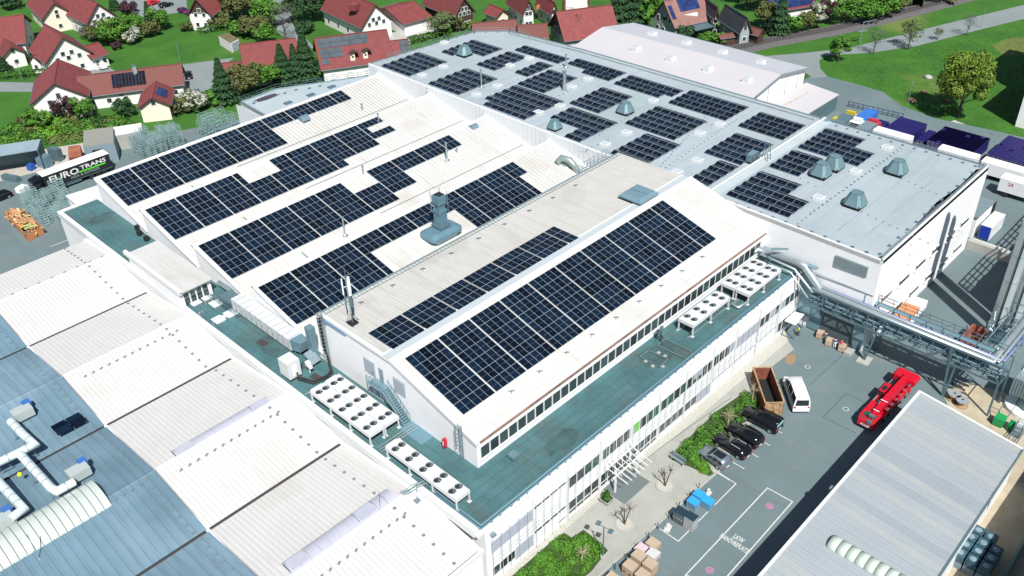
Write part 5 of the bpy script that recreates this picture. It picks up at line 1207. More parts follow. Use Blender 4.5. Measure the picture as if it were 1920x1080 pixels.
# ---------------------------------------------------------------- red mobile crane
cr = thing('mobile_crane', 'red mobile crane truck with its boom lowered beside the warehouse', 'crane truck', (0,0,0))
L,W=11.6,2.75
q = MB(); q.box(.2,-W/2,.95,L-2.3,W/2,1.35); q.box(.3,-.6,.6,L-.4,.6,.95,1); obj('chassis', q, [RED,BLACK], cr)
q = MB(); q.loft([[(L-2.2,-1.3,.6),(L-2.2,1.3,.6),(L-2.2,1.3,2.0),(L-2.2,-1.3,2.0)],[(L-.5,-1.3,.55),(L-.5,1.3,.55),(L-.5,1.25,1.9),(L-.5,-1.25,1.9)],[(L-.05,-1.15,.7),(L-.05,1.15,.7),(L-.15,1.1,1.5),(L-.15,-1.1,1.5)]],0,False); obj('driver_cab', q, RED, cr)
q = MB(); q.face([(L-.08,-1.05,1.0),(L-.08,1.05,1.0),(L-.40,1.1,1.86),(L-.40,-1.1,1.86)]); q.face([(L-1.7,-.9,2.02),(L-.7,-.9,1.98),(L-.7,.9,1.98),(L-1.7,.9,2.02)]); obj('windscreen', q, mat('green_cab_glass',(0.0203,0.0711,0.0457),0.1,spec=.9), cr)
q = MB(); q.obox((4.4,-.95,1.35),(2.2,.85,1.15)); obj('operator_cab', q, RED, cr)
q = MB(); q.obox((4.9,-1.39,1.75),(1.3,.02,.6)); q.obox((5.52,-.95,1.7),(.02,.7,.7)); q.obox((4.6,-.95,2.505),(1.0,.6,.02)); obj('cab_window', q, CGLASS, cr)
q = MB()
for k,(x0,x1,w,h,zz) in enumerate(((.2,7.5,.92,.95,0),(6.8,9.7,.78,.8,-.05),(9.4,10.9,.64,.66,-.1))):
    z0=2.05-(x0)*.03+zz*.3; z1=2.05-(x1)*.03+zz*.3
    q.hexa([(x0,.15-w/2+.25,z0),(x1,.15-w/2+.25,z1),(x1,.15+w/2+.25,z1),(x0,.15+w/2+.25,z0)],[(x0,.15-w/2+.25,z0+h),(x1,.15-w/2+.25,z1+h),(x1,.15+w/2+.25,z1+h),(x0,.15+w/2+.25,z0+h)])
    q.bar((x1,.4-w/2-.05,z1+h+.02),(x1,.4+w/2+.05,z1+h+.02),.12,.06,1)
obj('boom', q, [RED,TRIM], cr)
q = MB(); q.box(-1.1,-1.35,1.5,.9,1.35,2.5); q.tube([(-1.2,-1.3,1.9),(.6,-1.3,1.9)],.5,12); q.tube([(-1.2,1.3,1.9),(.6,1.3,1.9)],.5,12); obj('counterweight', q, RED, cr)
q = MB(); q.box(1.0,-.9,1.35,4.0,-.1,2.0); q.box(1.2,-.7,2.0,3.0,-.2,2.15); q.box(2.0,-1.1,1.4,3.4,-.95,1.9); obj('engine_deck', q, BLACK, cr)
q = MB(); q.box(5.6,-.9,1.35,7.2,-.2,1.65,0); q.box(7.3,-1.3,1.36,L-2.4,-.15,1.9,1); q.tube([(7.0,-.6,1.9),(7.0,.1,1.9)],.22,10,2); q.tube([(6.4,-.5,1.75),(6.4,-.1,2.1)],.12,8,2); obj('winch_deck', q, [BLACK,RED,STEEL], cr)
q = MB(); q.bar((1.0,-1.36,1.5),(7.8,-1.36,1.5),.12,.22); q.bar((7.2,-1.36,1.55),(9.2,-1.36,1.55),.06,.1); obj('side_rail', q, STEEL, cr)
q = MB(); q.bar((10.9,.2,2.0),(11.5,.2,1.2),.12); q.bar((10.9,.6,2.0),(11.5,.6,1.2),.12); q.obox((11.3,.4,1.3),(.5,.6,.5)); q.obox((10.9,.4,2.2),(.4,.8,.3)); obj('hook_block', q, STEELD, cr)
for x in (1.4,3.2,6.2,8.4):
    for s in (-1,1): pass
add_wheels(cr, [(x,s*1.15) for x in (1.5,3.0,6.4,8.0) for s in (-1,1)], .58, .42)
for x,s in ((4.7,-1),(4.7,1),(.9,-1),(.9,1)):
    q = MB(); q.box(x-.2,s*1.0-.5,.75,x+.2,s*1.0+.5,1.0); q.bar((x,s*1.35,.2),(x,s*1.35,.9),.16); obj('outrigger', q, RED, cr)
q = MB()
for i in range(6): x=1.5+i*1.3; q.bar((x,.95,2.2),(x,1.5,2.5),.04); q.obox((x,1.35,2.1),(.5,.2,.12))
obj('boom_fittings', q, STEELD, cr, 'stuff')
lettering(cr, 'ALLER', (7.3,-.0-.075,2.30), (1,0,0), (0,0,1), .62, TRIM, sx=1.3)
lettering(cr, 'ALLER', (L-.02,0,.95), (0,1,0), (-.15,0,1), .42, TRIM, sx=1.2)
# nose points to the lower left of the yard
a,b = V(*(100.66,27.78),0),V(*(90.63,27.82),0); d=(b-a); place(cr, tuple(a+d.normalized()*.9), math.atan2(d.y,d.x)); cr.scale=(.94,.88,.94)
# ---------------------------------------------------------------- goods on pallets
def pallet(mb, w=1.2, d=.8, z=0):
    for i in range(5): mb.box(-w/2,-d/2+i*(d-.1)/4,z+.11,w/2,-d/2+i*(d-.1)/4+.1,z+.14)
    for y in (-d/2+.05,0,d/2-.05): mb.box(-w/2,y-.05,z,w/2,y+.05,z+.11)
PALLET = mat('pallet_wood',(0.285,0.203,0.132),0.85,var=0.2,scale=4)
WRAP = mat('shrink_wrap',(0.37,0.44,0.475),0.25,spec=.7,var=.1,scale=2); WRAPB = mat('blue_shrink_wrap',(0.117,0.291,0.451),0.25,spec=.7,var=.15,scale=2); WRAPD = mat('dark_shrink_wrap',(0.0508,0.117,0.142),0.25,spec=.7,var=.2,scale=2); WRAPP = mat('pink_shrink_wrap',(0.467,0.386,0.417),0.3,spec=.6,var=.1,scale=2)
def stack(label, loc, rz, tiers, w, d, h, mside, mtop, group, boxed=False, logo=False, cat='pallet stack'):
    t = thing('pallet_stack', label, cat, (0,0,0), group); z=0
    for k in range(tiers):
        p = MB(); pallet(p,w,d,z); obj('pallet', p, PALLET, t)
        b = MB(); b.box(-w/2+.01,-d/2+.01,z+.142,w/2-.01,d/2-.01,z+.142+h); obj('load', b, mside, t)
        if boxed:
            g = MB()
            for i in range(1,4): g.box(-w/2-.005+i*w/4-.01,-d/2-.0,z+.16,-w/2+i*w/4+.01,d/2+.0,z+.13+h)
            for i in range(1,4): g.box(-w/2,-d/2,z+.142+i*h/4-.012,w/2,d/2,z+.142+i*h/4+.012)
            obj('carton_joints', g, WOOD if not logo else DARK, t, 'stuff')
        z += .142+h
    c = MB(); c.box(-w/2-.02,-d/2-.02,z,w/2+.02,d/2+.02,z+.03); obj('top_sheet', c, mtop, t)
    if logo:
        for s in (-1,1):
            for dx in (-.3,.25):
                g = MB()
                for k in range(3): g.obox((dx*w+(k-1)*.1,s*(d/2+.006),.5+.12*(k%2)),(.12,.012,.16))
                obj('printed_mark', g, DARK, t)
    place(t, loc, rz); return t
GB='wrapped pallet stacks in the marked bay'
BT=mat('blue_cover',(0.0273,0.273,0.655),0.4); DT=mat('dark_cover',(0.0153,0.0356,0.0508),0.4); CT=mat('carton_top',(0.346,0.274,0.203),0.8,var=.06)
for lb,p,ti,ms,mt in (('pallet stack with bright blue cover at the back of the marked bay',(65.38,36.34),1,WRAPB,BT),('pallet stack with bright blue cover nearest the dark wrapped stacks',(64.06,36.24),1,WRAPB,BT),('pallet stack with bright blue cover on the white bay line',(65.23,35.07),1,WRAPB,BT),('tall dark wrapped pallet stack at the kerb',(61.35,36.17),2,WRAPD,DT),('tall grey wrapped pallet stack standing on the white bay line',(61.52,34.84),2,WRAP,DT)):
    stack(lb,(*p,0),math.radians(90),ti,1.25,1.05,.75 if ti==2 else 1.0,ms,mt,GB,True)
GC='cartons on pallets at the foot of the parking bay'
WP=mat('white_foil',(0.437,0.451,0.451),.3)
for lb,p,h,ms,mt in (('low beige load with white foil on top at the end of the carton row',(56.35,36.17),.7,CARTON,CT),('low pink-wrapped pallet nearest the kerb in the carton row',(54.94,36.63),.65,WRAPP,WRAPP),('low pink-wrapped pallet with white foil in the carton row',(55.26,35.43),.65,WRAPP,WP),('tall brown carton nearest the kerb, behind the pink pallet',(53.62,36.06),1.25,CARTON,CT),('tall brown carton farthest from the kerb in the carton row',(53.54,34.5),1.25,CARTON,CT),('tall brown carton in the second rank at the kerb',(51.95,35.92),1.25,CARTON,CT),('tall brown carton at the very bottom of the carton row',(51.91,34.25),1.25,CARTON,CT),('brown carton half out of the picture beside the kerb',(49.56,36.4),1.0,CARTON,CT)):
    stack(lb,(*p,0),math.radians(90),1,1.3,1.2,h,ms,mt,GC,False,h>1.1)
q = MB(); c=(66.95,36.08); q.obox((c[0],c[1],.0),(.8,.5,.25)); q.obox((c[0]+.3,c[1]+.2,.25),(.4,.3,.2)); single('foil_bundle', q, WP, 'crumpled white foil bundle beside the blue covered stacks', 'foil bundle')
q = MB(); c=(59.64,36.55); q.obox((c[0],c[1],.0),(1.1,.7,.12),.3); q.obox((c[0]+.2,c[1]+.1,.12),(.6,.4,.2),.6); single('foil_bundle', q, WP, 'loose white foil lying beside the dark wrapped stacks', 'foil bundle')
# ---------------------------------------------------------------- plaza furniture
post = thing('kerb_post','slim dark metal post standing along the plaza kerb','post',(0,0,0),'posts along the plaza kerb')
q = MB(); q.cyl(0,0,0,.95,.045,8); obj('pole', q, BLACK, post); q = MB(); q.cyl(0,0,.95,1.0,.07,8); obj('cap', q, BLACK, post)
first=True
for p in ((66.89,37.38),(64.97,37.39),(62.92,37.36),(60.88,37.37),(58.81,37.34),(57,37.31),(54.99,37.32),(53.12,37.33),(51.25,37.39)):
    if first: place(post,(*p,0)); first=False
    else: dup(post,(*p,0))
t = thing('park_bench','grey slatted bench with backrest at the end of the hedge','bench',(0,0,0))
for i in range(3):
    q = MB(); q.box(-1.1,-.22+i*.15,.42,1.1,-.1+i*.15,.46); obj('seat_slat', q, STEEL, t)
    q = MB(); q.box(-1.1,.26+i*.04,.55+i*.14,1.1,.30+i*.04,.66+i*.14); obj('back_slat', q, STEEL, t)
for x in (-.9,.9):
    q = MB(); q.bar((x,-.2,0),(x,-.2,.42),.07); q.bar((x,.2,0),(x,.36,.95),.07); q.bar((x,-.22,.4),(x,.25,.4),.06); obj('leg', q, BLACK, t)
a,b=V(*(68.89,42.93),0),V(*(68.77,40.81),0); place(t,tuple((a+b)/2),math.atan2((b-a).y,(b-a).x))
def pollard(label, base, h=1.9, twin=True, r0=.09, ring=True, m=None, crown=.9, seed=1, twigs=14):
    t = thing('pollard_tree', label, 'tree', (*base,0)); r=random.Random(seed); q = MB()
    stems=[(-.35,.1),(.4,-.1)] if twin else [(0.05,0)]
    tops=[]
    for sx,sy in stems:
        top=V(base[0]+sx*1.6,base[1]+sy*2,h); q.tube([V(*base,0),V(base[0]+sx*.7,base[1]+sy,h*.55),top],[r0,r0*.8,r0*.6],7); tops.append(top)
    obj('trunk', q, m or WOOD, t)
    q = MB()
    for top in tops:
        for i in range(twigs):
            a=r.uniform(0,6.28); e=r.uniform(-.1,1.2); l=crown*r.uniform(.5,1)
            d=V(math.cos(a)*math.cos(e),math.sin(a)*math.cos(e),math.sin(e))*l; mid=top+d*.5+V(0,0,.05); q.tube([top,mid,top+d],[.03,.022,.012],4)
            q.ball(top+d,.045,5,4)
    obj('twigs', q, m or WOOD, t, 'stuff')
    if ring:
        k = MB(); n=20
        for j in range(n):
            a0,a1=2*math.pi*j/n,2*math.pi*(j+1)/n
            k.hexa([(base[0]+rr*math.cos(a),base[1]+rr*math.sin(a),0) for rr,a in ((.95,a0),(1.12,a0),(1.12,a1),(.95,a1))],[(base[0]+rr*math.cos(a),base[1]+rr*math.sin(a),.1) for rr,a in ((.95,a0),(1.12,a0),(1.12,a1),(.95,a1))])
        k.cyl(base[0],base[1],0.005,.03,.95,16,1); single('tree_ring', k, [CONC,GRAVEL], 'round stone kerb of the bare '+('tree near the bench' if 'bench' in label else 'tree near the double lamp'), 'tree ring')
    return t
pollard('bare pollarded tree with two stems near the bench on the plaza', (64.66,40.57), 2.1, seed=1)
pollard('bare pollarded tree with two stems near the double lamp on the plaza', (56.86,40.49), 2.1, seed=2)
PALEW=mat('pale_bark',(0.346,0.285,0.193),0.8)
pollard('pale-stemmed bare shrub tree in the corner bed beside the office', (49.66,40.68), 1.3, False, .11, False, PALEW, 1.1, 5, 26)
pollard('small bare tree with pale stem in the hedge beside the black cars', (78.15,40.72), 1.9, False, .09, False, PALEW, 1.2, 6, 24)
pollard('slim pale bare tree at the end of the hedge beside the rusty skip', (83.91,40.8), 2.4, False, .08, False, PALEW, 1.2, 7, 20)
t = thing('planter','square stone planter with a small clipped conifer beside the entrance','planter',(*(58.07,44.09),0))
c=(58.07,44.09); q = MB(); q.hexa([(c[0]-.5,c[1]-.5,0),(c[0]+.5,c[1]-.5,0),(c[0]+.5,c[1]+.5,0),(c[0]-.5,c[1]+.5,0)],[(c[0]-.65,c[1]-.65,.6),(c[0]+.65,c[1]-.65,.6),(c[0]+.65,c[1]+.65,.6),(c[0]-.65,c[1]+.65,.6)]); q.box(c[0]-.55,c[1]-.55,.58,c[0]+.55,c[1]+.55,.62,1); obj('pot', q, [CONC,DARK], t)
q = MB(); r=random.Random(8)
for i in range(260):
    z=r.random()**1.3; rad=.5*(1-z)+.08; a=r.uniform(0,6.28); p=V(c[0]+rad*math.cos(a)*r.random()**.3,c[1]+rad*math.sin(a)*r.random()**.3,.6+z*1.3); u=V(r.uniform(-1,1),r.uniform(-1,1),r.uniform(-.2,1)).normalized()*.14; w=u.cross(V(r.random(),r.random(),r.random())).normalized()*.1; q.face([p-u-w,p+u-w,p+u+w,p-u+w])
obj('foliage', q, HEDGE, t, 'stuff')
t = thing('street_lamp','grey lamp post with two flat lamp heads at the corner bed','street lamp',(*(51.57,39.34),0)); c=(51.57,39.34)
q = MB(); q.cyl(c[0],c[1],0,5.0,.07,8); q.cyl(c[0],c[1],0,.3,.3,8,1); obj('pole', q, [STEELD,CONC], t)
q = MB(); q.bar((c[0]-.1,c[1]+.7,5.0),(c[0]+.1,c[1]-.9,5.0),.05); obj('arm', q, STEELD, t)
for dy in (.75,-.9):
    q = MB(); q.obox((c[0],c[1]+dy,4.95),(.6,.5,.12),.2); obj('lamp_head', q, STEELD, t)
# foot mark of the hedge strips
def shrub_mass(name, label, outline, h, seed, dens=26, m=None, cat='hedge', size=.16, z=0, kind=None, inner=True):
    r=random.Random(seed); xs=[p[0] for p in outline]; ys=[p[1] for p in outline]
    def inside(x,y):
        c=False; n=len(outline)
        for i in range(n):
            x1,y1=outline[i]; x2,y2=outline[(i+1)%n]
            if (y1>y)!=(y2>y) and x<(x2-x1)*(y-y1)/(y2-y1)+x1: c=not c
        return c
    area=abs(sum(outline[i][0]*outline[(i+1)%len(outline)][1]-outline[(i+1)%len(outline)][0]*outline[i][1] for i in range(len(outline))))/2
    blobs=[]
    tries=0
    while len(blobs)<max(3,int(area/1.1)) and tries<4000:
        tries+=1; x,y=r.uniform(min(xs),max(xs)),r.uniform(min(ys),max(ys))
        if inside(x,y): blobs.append((x,y,r.uniform(.55,1.0)*h,r.uniform(.6,1.05)))
    q=MB(); n=int(area*dens); k=0
    for i in range(n):
        bx,by,bh,br=blobs[r.randrange(len(blobs))]
        a=r.uniform(0,6.28); e=math.asin(r.random()); rad=br*(0.82+.25*r.random())
        p=V(bx+rad*math.cos(a)*math.cos(e),by+rad*math.sin(a)*math.cos(e),z+max(.04,bh*.35*(r.random())+bh*.65*math.sin(e)))
        if not inside(p.x,p.y): continue
        nrm=V(math.cos(a)*math.cos(e)+r.uniform(-.7,.7),math.sin(a)*math.cos(e)+r.uniform(-.7,.7),math.sin(e)+r.uniform(-.3,.7)).normalized()
        u=nrm.cross(V(r.random()-.5,r.random()-.5,r.random()-.5)).normalized()*size*r.uniform(.6,1.3); w=nrm.cross(u).normalized()*size*r.uniform(.4,.8)
        q.face([p-u,p-w*.8,p+u,p+w*.8],r.randrange(3))
    return q
LEAF1=mat('leaf_bright',(0.0762,0.203,0.0102),0.7); LEAF2=mat('leaf_mid',(0.0457,0.137,0.0102),0.7); LEAF3=mat('leaf_deep',(0.0203,0.0762,0.00816),0.75)
SOIL=mat('planting_soil',(0.0305,0.061,0.0122),0.95,var=.4,scale=2)
sheet('planting_bed',[(68.61,42.57),(69.3,42.75),(74.29,43.23),(79.82,43.33),(85.17,42.71),(85.14,40.84),(84.2,39.71),(80.61,39.46),(78.53,39.86),(74.37,39.5),(71.51,39.92),(70.15,37.47),(69.44,37.61),(69.18,40.09)],.012,SOIL)
sheet('planting_bed',[(43.16,44.94),(50,44.93),(51.34,44.69),(51.4,43.63),(53.14,43.4),(52.99,40.8),(52.75,39.55),(49.48,39.1),(47.02,39.25),(42.54,39.74),(40,43.43)],.012,SOIL)
q=shrub_mass('hedge','',[(69.08,42.59),(74.14,42.97),(79.53,42.9),(82.31,42.11),(80.21,41.09),(75.66,40.59),(71.84,40.37),(69.41,40.63)],1.5,31,190,size=.15)
single('bush_row',q,[LEAF1,LEAF2,LEAF3],'lush green bush row between the gravel path and the parked cars','bushes')
q=shrub_mass('hedge','',[(82.31,42.11),(85.36,42.66),(85.23,40.89),(84.16,39.76),(80.69,39.67),(78.78,40.02)],1.2,32,190,size=.15)
single('bush_row',q,[LEAF2,LEAF3,LEAF1],'darker round bush at the skip end of the bush row','bushes')
q=shrub_mass('hedge','',[(70,41.04),(71.35,41.04),(70.73,37.86),(69.61,37.42),(68.95,38.78)],.8,33,200,size=.13)
single('low_hedge',q,[LEAF1,LEAF2,LEAF1],'low clipped hedge running from the bench to the kerb','hedge')
q=shrub_mass('hedge','',[(43.39,44.69),(49.97,44.74),(51.23,44.59),(51.28,43.53),(53.03,43.3),(52.87,40.71),(52.55,39.54),(49.29,39.31),(47.1,39.46),(42.77,39.96),(40.61,43.25)],.7,34,190,size=.14)
single('ground_cover',q,[LEAF1,LEAF2,LEAF2],'bright green ground cover in the corner bed beside the office','ground cover',kind='stuff')

# ---------------------------------------------------------------- pipe bridge, stacks and plant at the right
br = thing('pipe_bridge', 'grey steel truss bridge carrying pipes from the office wing to the silos', 'pipe bridge', (103.5,31,0))
xn, xf, z0, z1, ya, yb = 101.85, 105.0, 5.2, 7.7, 43.7, 17.5
for xx in (xn,xf):
    q = MB()
    for z in (z0,z1): q.bar((xx,ya,z),(xx,yb,z),.16,.2)
    n=12; dy=(ya-yb)/n
    for i in range(n+1): q.bar((xx,ya-i*dy,z0),(xx,ya-i*dy,z1),.12)
    for i in range(n):
        a,b=(z0,z1) if i%2==0 else (z1,z0); q.bar((xx,ya-i*dy,a),(xx,ya-(i+1)*dy,b),.1)
    obj('truss_side', q, STEELD, br)
q = MB()
for i in range(13):
    y=ya-i*(ya-yb)/12
    for z in (z0,z1): q.bar((xn,y,z),(xf,y,z),.1)
    if i<12: q.bar((xn,y,z0),(xf,y-(ya-yb)/12,z0),.07)
obj('cross_members', q, STEELD, br)
q = MB()
for z in (8.3,8.85): q.bar((xf+.1,43,z),(xf+.1,18.5,z),.07)
for i in range(16): q.bar((xf+.1,43-i*1.63,z1),(xf+.1,43-i*1.63,8.85),.06)
for i in range(0,15,2): q.bar((xf+.1,43-i*1.63,z1),(xf+.1,43-(i+1)*1.63,8.85),.05)
obj('handrail', q, STEELD, br)
q = MB(); q.box(104.2,19,z1-.02,104.9,43.2,z1+.05); obj('walkway', q, STEELB, br)
def pipe(pts, r, m=PIPE, p=br, name='pipe'):
    q = MB(); q.tube(pts,r,10); return obj(name, q, m, p)
pipe([(102.35,43.5,7.6),(102.35,19.2,7.6),(110.5,19.2,7.6),(117.5,19.4,7.6)],.42)
pipe([(102.9,44,7.9),(102.9,18.5,7.9),(117,18.5,7.9)],.16); pipe([(103.25,44,7.85),(103.25,18.1,7.85),(117,18.0,7.85)],.12,mat('violet_pipe',(0.16,0.20,0.40),0.4,0.3))
for i,(x,z,r) in enumerate(((102.4,6.4,.28),(103.2,6.2,.22),(103.9,6.5,.3),(104.5,6.2,.16),(102.5,5.6,.2),(103.6,5.55,.24),(104.4,5.6,.18))):
    pipe([(x,43.6,z),(x,18.0,z)],r,PIPE if i%2 else STEELB)
r=random.Random(12); q = MB()
for i in range(60): q.obox((r.uniform(102.1,104.8),r.uniform(18.5,43),r.uniform(5.4,7.0)),(r.uniform(.2,.6),r.uniform(.2,.5),r.uniform(.15,.4)),r.uniform(0,3))
obj('pipe_clamps', q, STEELD, br, 'stuff')
def leg(pts,w=.22):
    q = MB()
    for a,b in pts: q.bar(a,b,w)
    obj('leg', q, STEELD, br)
leg([((101.88,34.15,0),(101.9,35.0,5.2)),((101.88,34.15,0),(101.9,33.4,5.2)),((101.9,34.6,2.6),(101.9,33.8,2.6))]); leg([((105.2,34.15,0),(105.1,35.0,5.2)),((105.2,34.15,0),(105.1,33.4,5.2))])
leg([((101.79,23.35,0),(101.9,23.9,7.7)),((101.79,23.2,0),(101.9,22.9,5.2))]); leg([((105.2,23.35,0),(105.0,23.6,5.2))])
leg([((101.8,17.6,0),(101.85,17.6,5.2))]); leg([((105.3,17.43,0),(105.0,17.5,5.2))])
q = MB(); q.obox((101.88,34.15,.0),(2.0,1.7,.16),.1); q.obox((101.9,36.4,0),(1.4,1.0,.5)); obj('foundation', q, CONC, br)
for yy in (22,20.5):
    q = MB(); q.bar((105.2,yy,z0),(118,yy,z0),.14); q.bar((105.2,yy-2.2,z1),(118,yy-2.2,z1),.14); obj('side_beam', q, STEELB, br)
q = MB()
for i in range(7): q.bar((106+i*1.8,17.6,z1),(106.9+i*1.8,17.6,z1+1.1),.07); q.bar((106.9+i*1.8,17.6,z1+1.1),(107.8+i*1.8,17.6,z1),.07); q.bar((106+i*1.8,17.6,z1),(106+i*1.8,21.5,z1),.08)
obj('branch_truss', q, STEELD, br)
# duct along the gable wall of the hall from the coolers to the bridge
q = MB(); q.tube([(100.4,52.9,10.0),(102.2,52.6,10.4),(102.3,50.3,10.5),(102.4,46.2,10.6),(102.4,45.2,10.5),(102.6,42.6,7.8)],.55,12); q.tube([(102.9,51.5,10.2),(103.0,46,10.3),(103.0,43,8.0)],.25,8); q.tube([(101.4,51.5,10.3),(101.5,46.2,10.0),(101.9,43.2,7.3)],.2,8); q.tube([(101.0,50,9.6),(101.0,46.4,9.6),(101.5,43.6,6.4)],.14,8); obj('wall_duct', q, PIPE, br)
q = MB(); q.box(102.2,43.4,10.7,103.0,52,10.8)
for yy in (51,48.5,46): q.bar((102.3,yy,8.9),(102.3,yy,10.4),.12)
q.bar((100.8,49.6,9),(100.8,49.6,12.4),.1); q.bar((100.8,49.6,12.3),(102.2,47.9,12.3),.22); obj('duct_frame', q, STEELB, br)
# loading front below the bridge: shutter and sheet panels on the hall wall
q = MB(); q.box(103.36,37.12,.3,103.42,41.65,3.68); o = obj('roller_shutter', q, mat('shutter_dark',(0.05,0.075,0.085),0.5), bh)
for i in range(16):
    q = MB(); q.box(103.28,37.15,.34+i*.208,103.37,41.62,.44+i*.208); obj('slat', q, mat('shutter_slat',(0.115,0.165,0.18),0.45,.3) if 'shutter_slat' not in bpy.data.materials else bpy.data.materials['shutter_slat'], o)
for y0,y1 in ((41.75,43.6),(35.45,37.02)):
    q = MB(); q.box(103.38,y0,.2,103.44,y1,4.2); obj('sheet_panel', q, STEELB, bh)
q = MB(); q.box(103.3,35.42,4.22,103.48,45.9,4.6); obj('lintel', q, STEELD, bh)
# porch
t = thing('entrance_porch','small porch with white roof and dark posts at the end of the office wing','porch',(99.3,44.2,0))
q = MB(); q.slab((99.4,45.37,2.7),(102.23,45.47,2.7),(102.61,44.08,2.7),(99.54,43.69,2.7),.12); obj('roof', q, TRIM, t)
q = MB(); b0=[(99.52,45.43,2.6),(102.37,45.53,2.6),(102.74,44.13,2.6),(99.67,43.75,2.6)]
for b in b0: q.bar((b[0],b[1],0),b,.1)
q.bar(b0[0],b0[2],.05); q.bar((b0[0][0],b0[0][1],.06),(b0[3][0],b0[3][1],.06),.1); obj('posts', q, STEELD, t)
# stacks, boiler house with roof lattice (mostly beyond the right edge), their shadows fall across the yard
for lb,x,y,r_,h in (('tall pale steel stack standing at the right edge, farther left of two',118.2,23.2,.95,30),('tall pale steel stack at the right edge, right of its twin',120.6,21.9,.95,30)):
    t = thing('steel_stack', lb, 'stack', (x,y,0), 'twin stacks at the boiler house')
    q = MB(); q.cyl(x,y,2.2,h,r_,20); obj('shaft', q, mat('stack_sheet',(0.42,0.49,0.50),0.3,.35,var=.06) if 'stack_sheet' not in bpy.data.materials else bpy.data.materials['stack_sheet'], t)
    q = MB(); q.cyl(x,y,0,2.2,r_*.7,12); q.tube([(x,y,1.6),(x-1.6,y+.3,1.5),(x-2,y+.3,.6)],.4,10); q.ball((x-1.2,y+.5,1.9),.5,10,6); obj('base', q, STEEL, t)
    for k in range(2,h,4):
        q = MB(); q.cyl(x,y,k+.0,k+.12,r_+.03,20); obj('joint_ring', q, STEEL, t) if k<16 else None
    q = MB(); q.bar((x-r_-.1,y-.3,2),(x-r_-.1,y-.3,h-1),.12); obj('riser', q, BLACK, t)
t = thing('boiler_house','tall grey plant building with lattice roof edge beyond the right edge','plant building',(134,14,0))
q = MB(); q.box(121.8,2,0,152,21.4,13.2); obj('wall', q, STEELB, t)
q = MB()
for z in (14.3,15.4,16.5): q.bar((121.8,21.3,z),(152,21.3,z),.16); q.bar((121.9,2,z),(121.9,21.3,z),.16)
for i in range(16): q.bar((121.8+i*2,21.3,13.2),(121.8+i*2,21.3,16.5),.2)
for i in range(9): q.bar((121.9,21.3-i*2.2,13.2),(121.9,21.3-i*2.2,16.5),.2)
obj('roof_lattice', q, STEELD, t)
q = MB(); 
for i in range(4): q.box(124+i*6,16,13.2,127.5+i*6,20.2,15.2)
obj('roof_units', q, STEEL, t)
for xx in (119.6,): pass
# plant round the foot of the stacks
t = thing('pump_unit','white pump box and blue-grey vessel at the foot of the stacks','pump unit',(114.5,21.6,0))
q = MB(); q.box(112.6,20.6,.2,113.6,23.2,2.4); q.box(112.4,20.4,0,116,23.4,.2); obj('cabinet', q, WHITE, t)
q = MB(); q.tube([(113.9,21.8,1.8),(117.2,21.8,1.8)],1.0,14); obj('vessel', q, STEELB, t)
q = MB(); r=random.Random(77)
for i in range(26):
    a=V(r.uniform(112.5,119),r.uniform(19.8,23),r.uniform(.5,4.5)); q.bar(a,a+V(r.choice([0,2.2,-1.5]),r.choice([0,.8]),r.choice([0,0,1.8])),.1)
for xx in (113,115.5,118): 
    for yy in (20.2,22.9): q.bar((xx,yy,0),(xx,yy,6.4),.14)
q.tube([(116.5,22.2,1.5),(116.6,23.6,2.6),(117.2,23.8,3.4)],.3,8); obj('pipework', q, STEEL, t)
q = MB()
for i in range(10): q.bar((112+i*.45,19.4,3.0),(112+i*.45,19.4,4.1),.05)
q.bar((112,19.4,4.1),(116.4,19.4,4.1),.06); q.box(112,19.4,2.95,116.5,20.6,3.0); obj('platform_rail', q, STEEL, t)
t = thing('corrugated_tank_house','corrugated grey tank house on a white ring base by the pipe bridge','tank house',(106.8,14.6,0))
q = MB(); q.box(104.6,12.4,2.6,109.0,16.6,5.2)
for i in range(13): q.box(104.5,12.5+i*.33,2.65,104.6,12.66+i*.33,5.15)
for i in range(13): q.box(104.6+i*.34,16.6,2.65,104.76+i*.34,16.68,5.15)
obj('body', q, STEEL, t)
q = MB(); q.cyl(106.6,14.2,0,.5,2.9,24); q.cyl(106.6,14.2,.5,2.6,1.6,16,1); obj('ring_base', q, [WHITE,STEELD], t)
q = MB(); q.box(106.6,15.6,5.2,108.6,16.4,6.2); q.box(107,13.5,5.2,109,15,5.8,1); obj('roof_box', q, [WHITE,STEELD], t)
# orange sheeted trailer, rusty open skip
t = thing('sheeted_trailer','flat trailer under an orange tarpaulin at the hall wall','trailer',(112.5,34,0))
q = MB(); q.hexa([(110.1,32.5,2.0),(115.2,32.7,2.0),(115.0,35.0,2.0),(110.0,34.8,2.0)],[(110.1,32.5,2.6),(115.2,32.7,2.6),(115.0,35.0,2.6),(110.0,34.8,2.6)]); q.bar((112.6,32.5,2.62),(112.5,34.9,2.62),.06); obj('tarpaulin', q, ORANGE, t)
q = MB(); q.hexa([(110.0,32.4,.8),(118.4,32.8,.8),(118.2,35.1,.8),(109.9,34.9,.8)],[(110.0,32.4,2.0),(118.4,32.8,2.0),(118.2,35.1,2.0),(109.9,34.9,2.0)]); 
for i in range(6): q.bar((115.4+i*.5,32.75,2.02),(115.3+i*.5,35.0,2.02),.12)
obj('body', q, WHITE, t)
add_w=[(111,32.8),(111,34.6),(117,33),(117,34.8)]
q = MB()
for a,b in add_w: q.hcyl((a,b,.5),(0,1,0),.15,.5,12)
obj('wheels', q, BLACK, t)
t = thing('open_skip','reddish brown open skip in the shade near the stacks','skip container',(114.7,24.8,0))
q = MB(); q.hexa([(113.2,23.9,.1),(116.6,23.9,.1),(116.6,25.6,.1),(113.2,25.6,.1)],[(112.8,23.8,.2),(117,23.8,.2),(117,25.8,.2),(112.8,25.8,.2)])
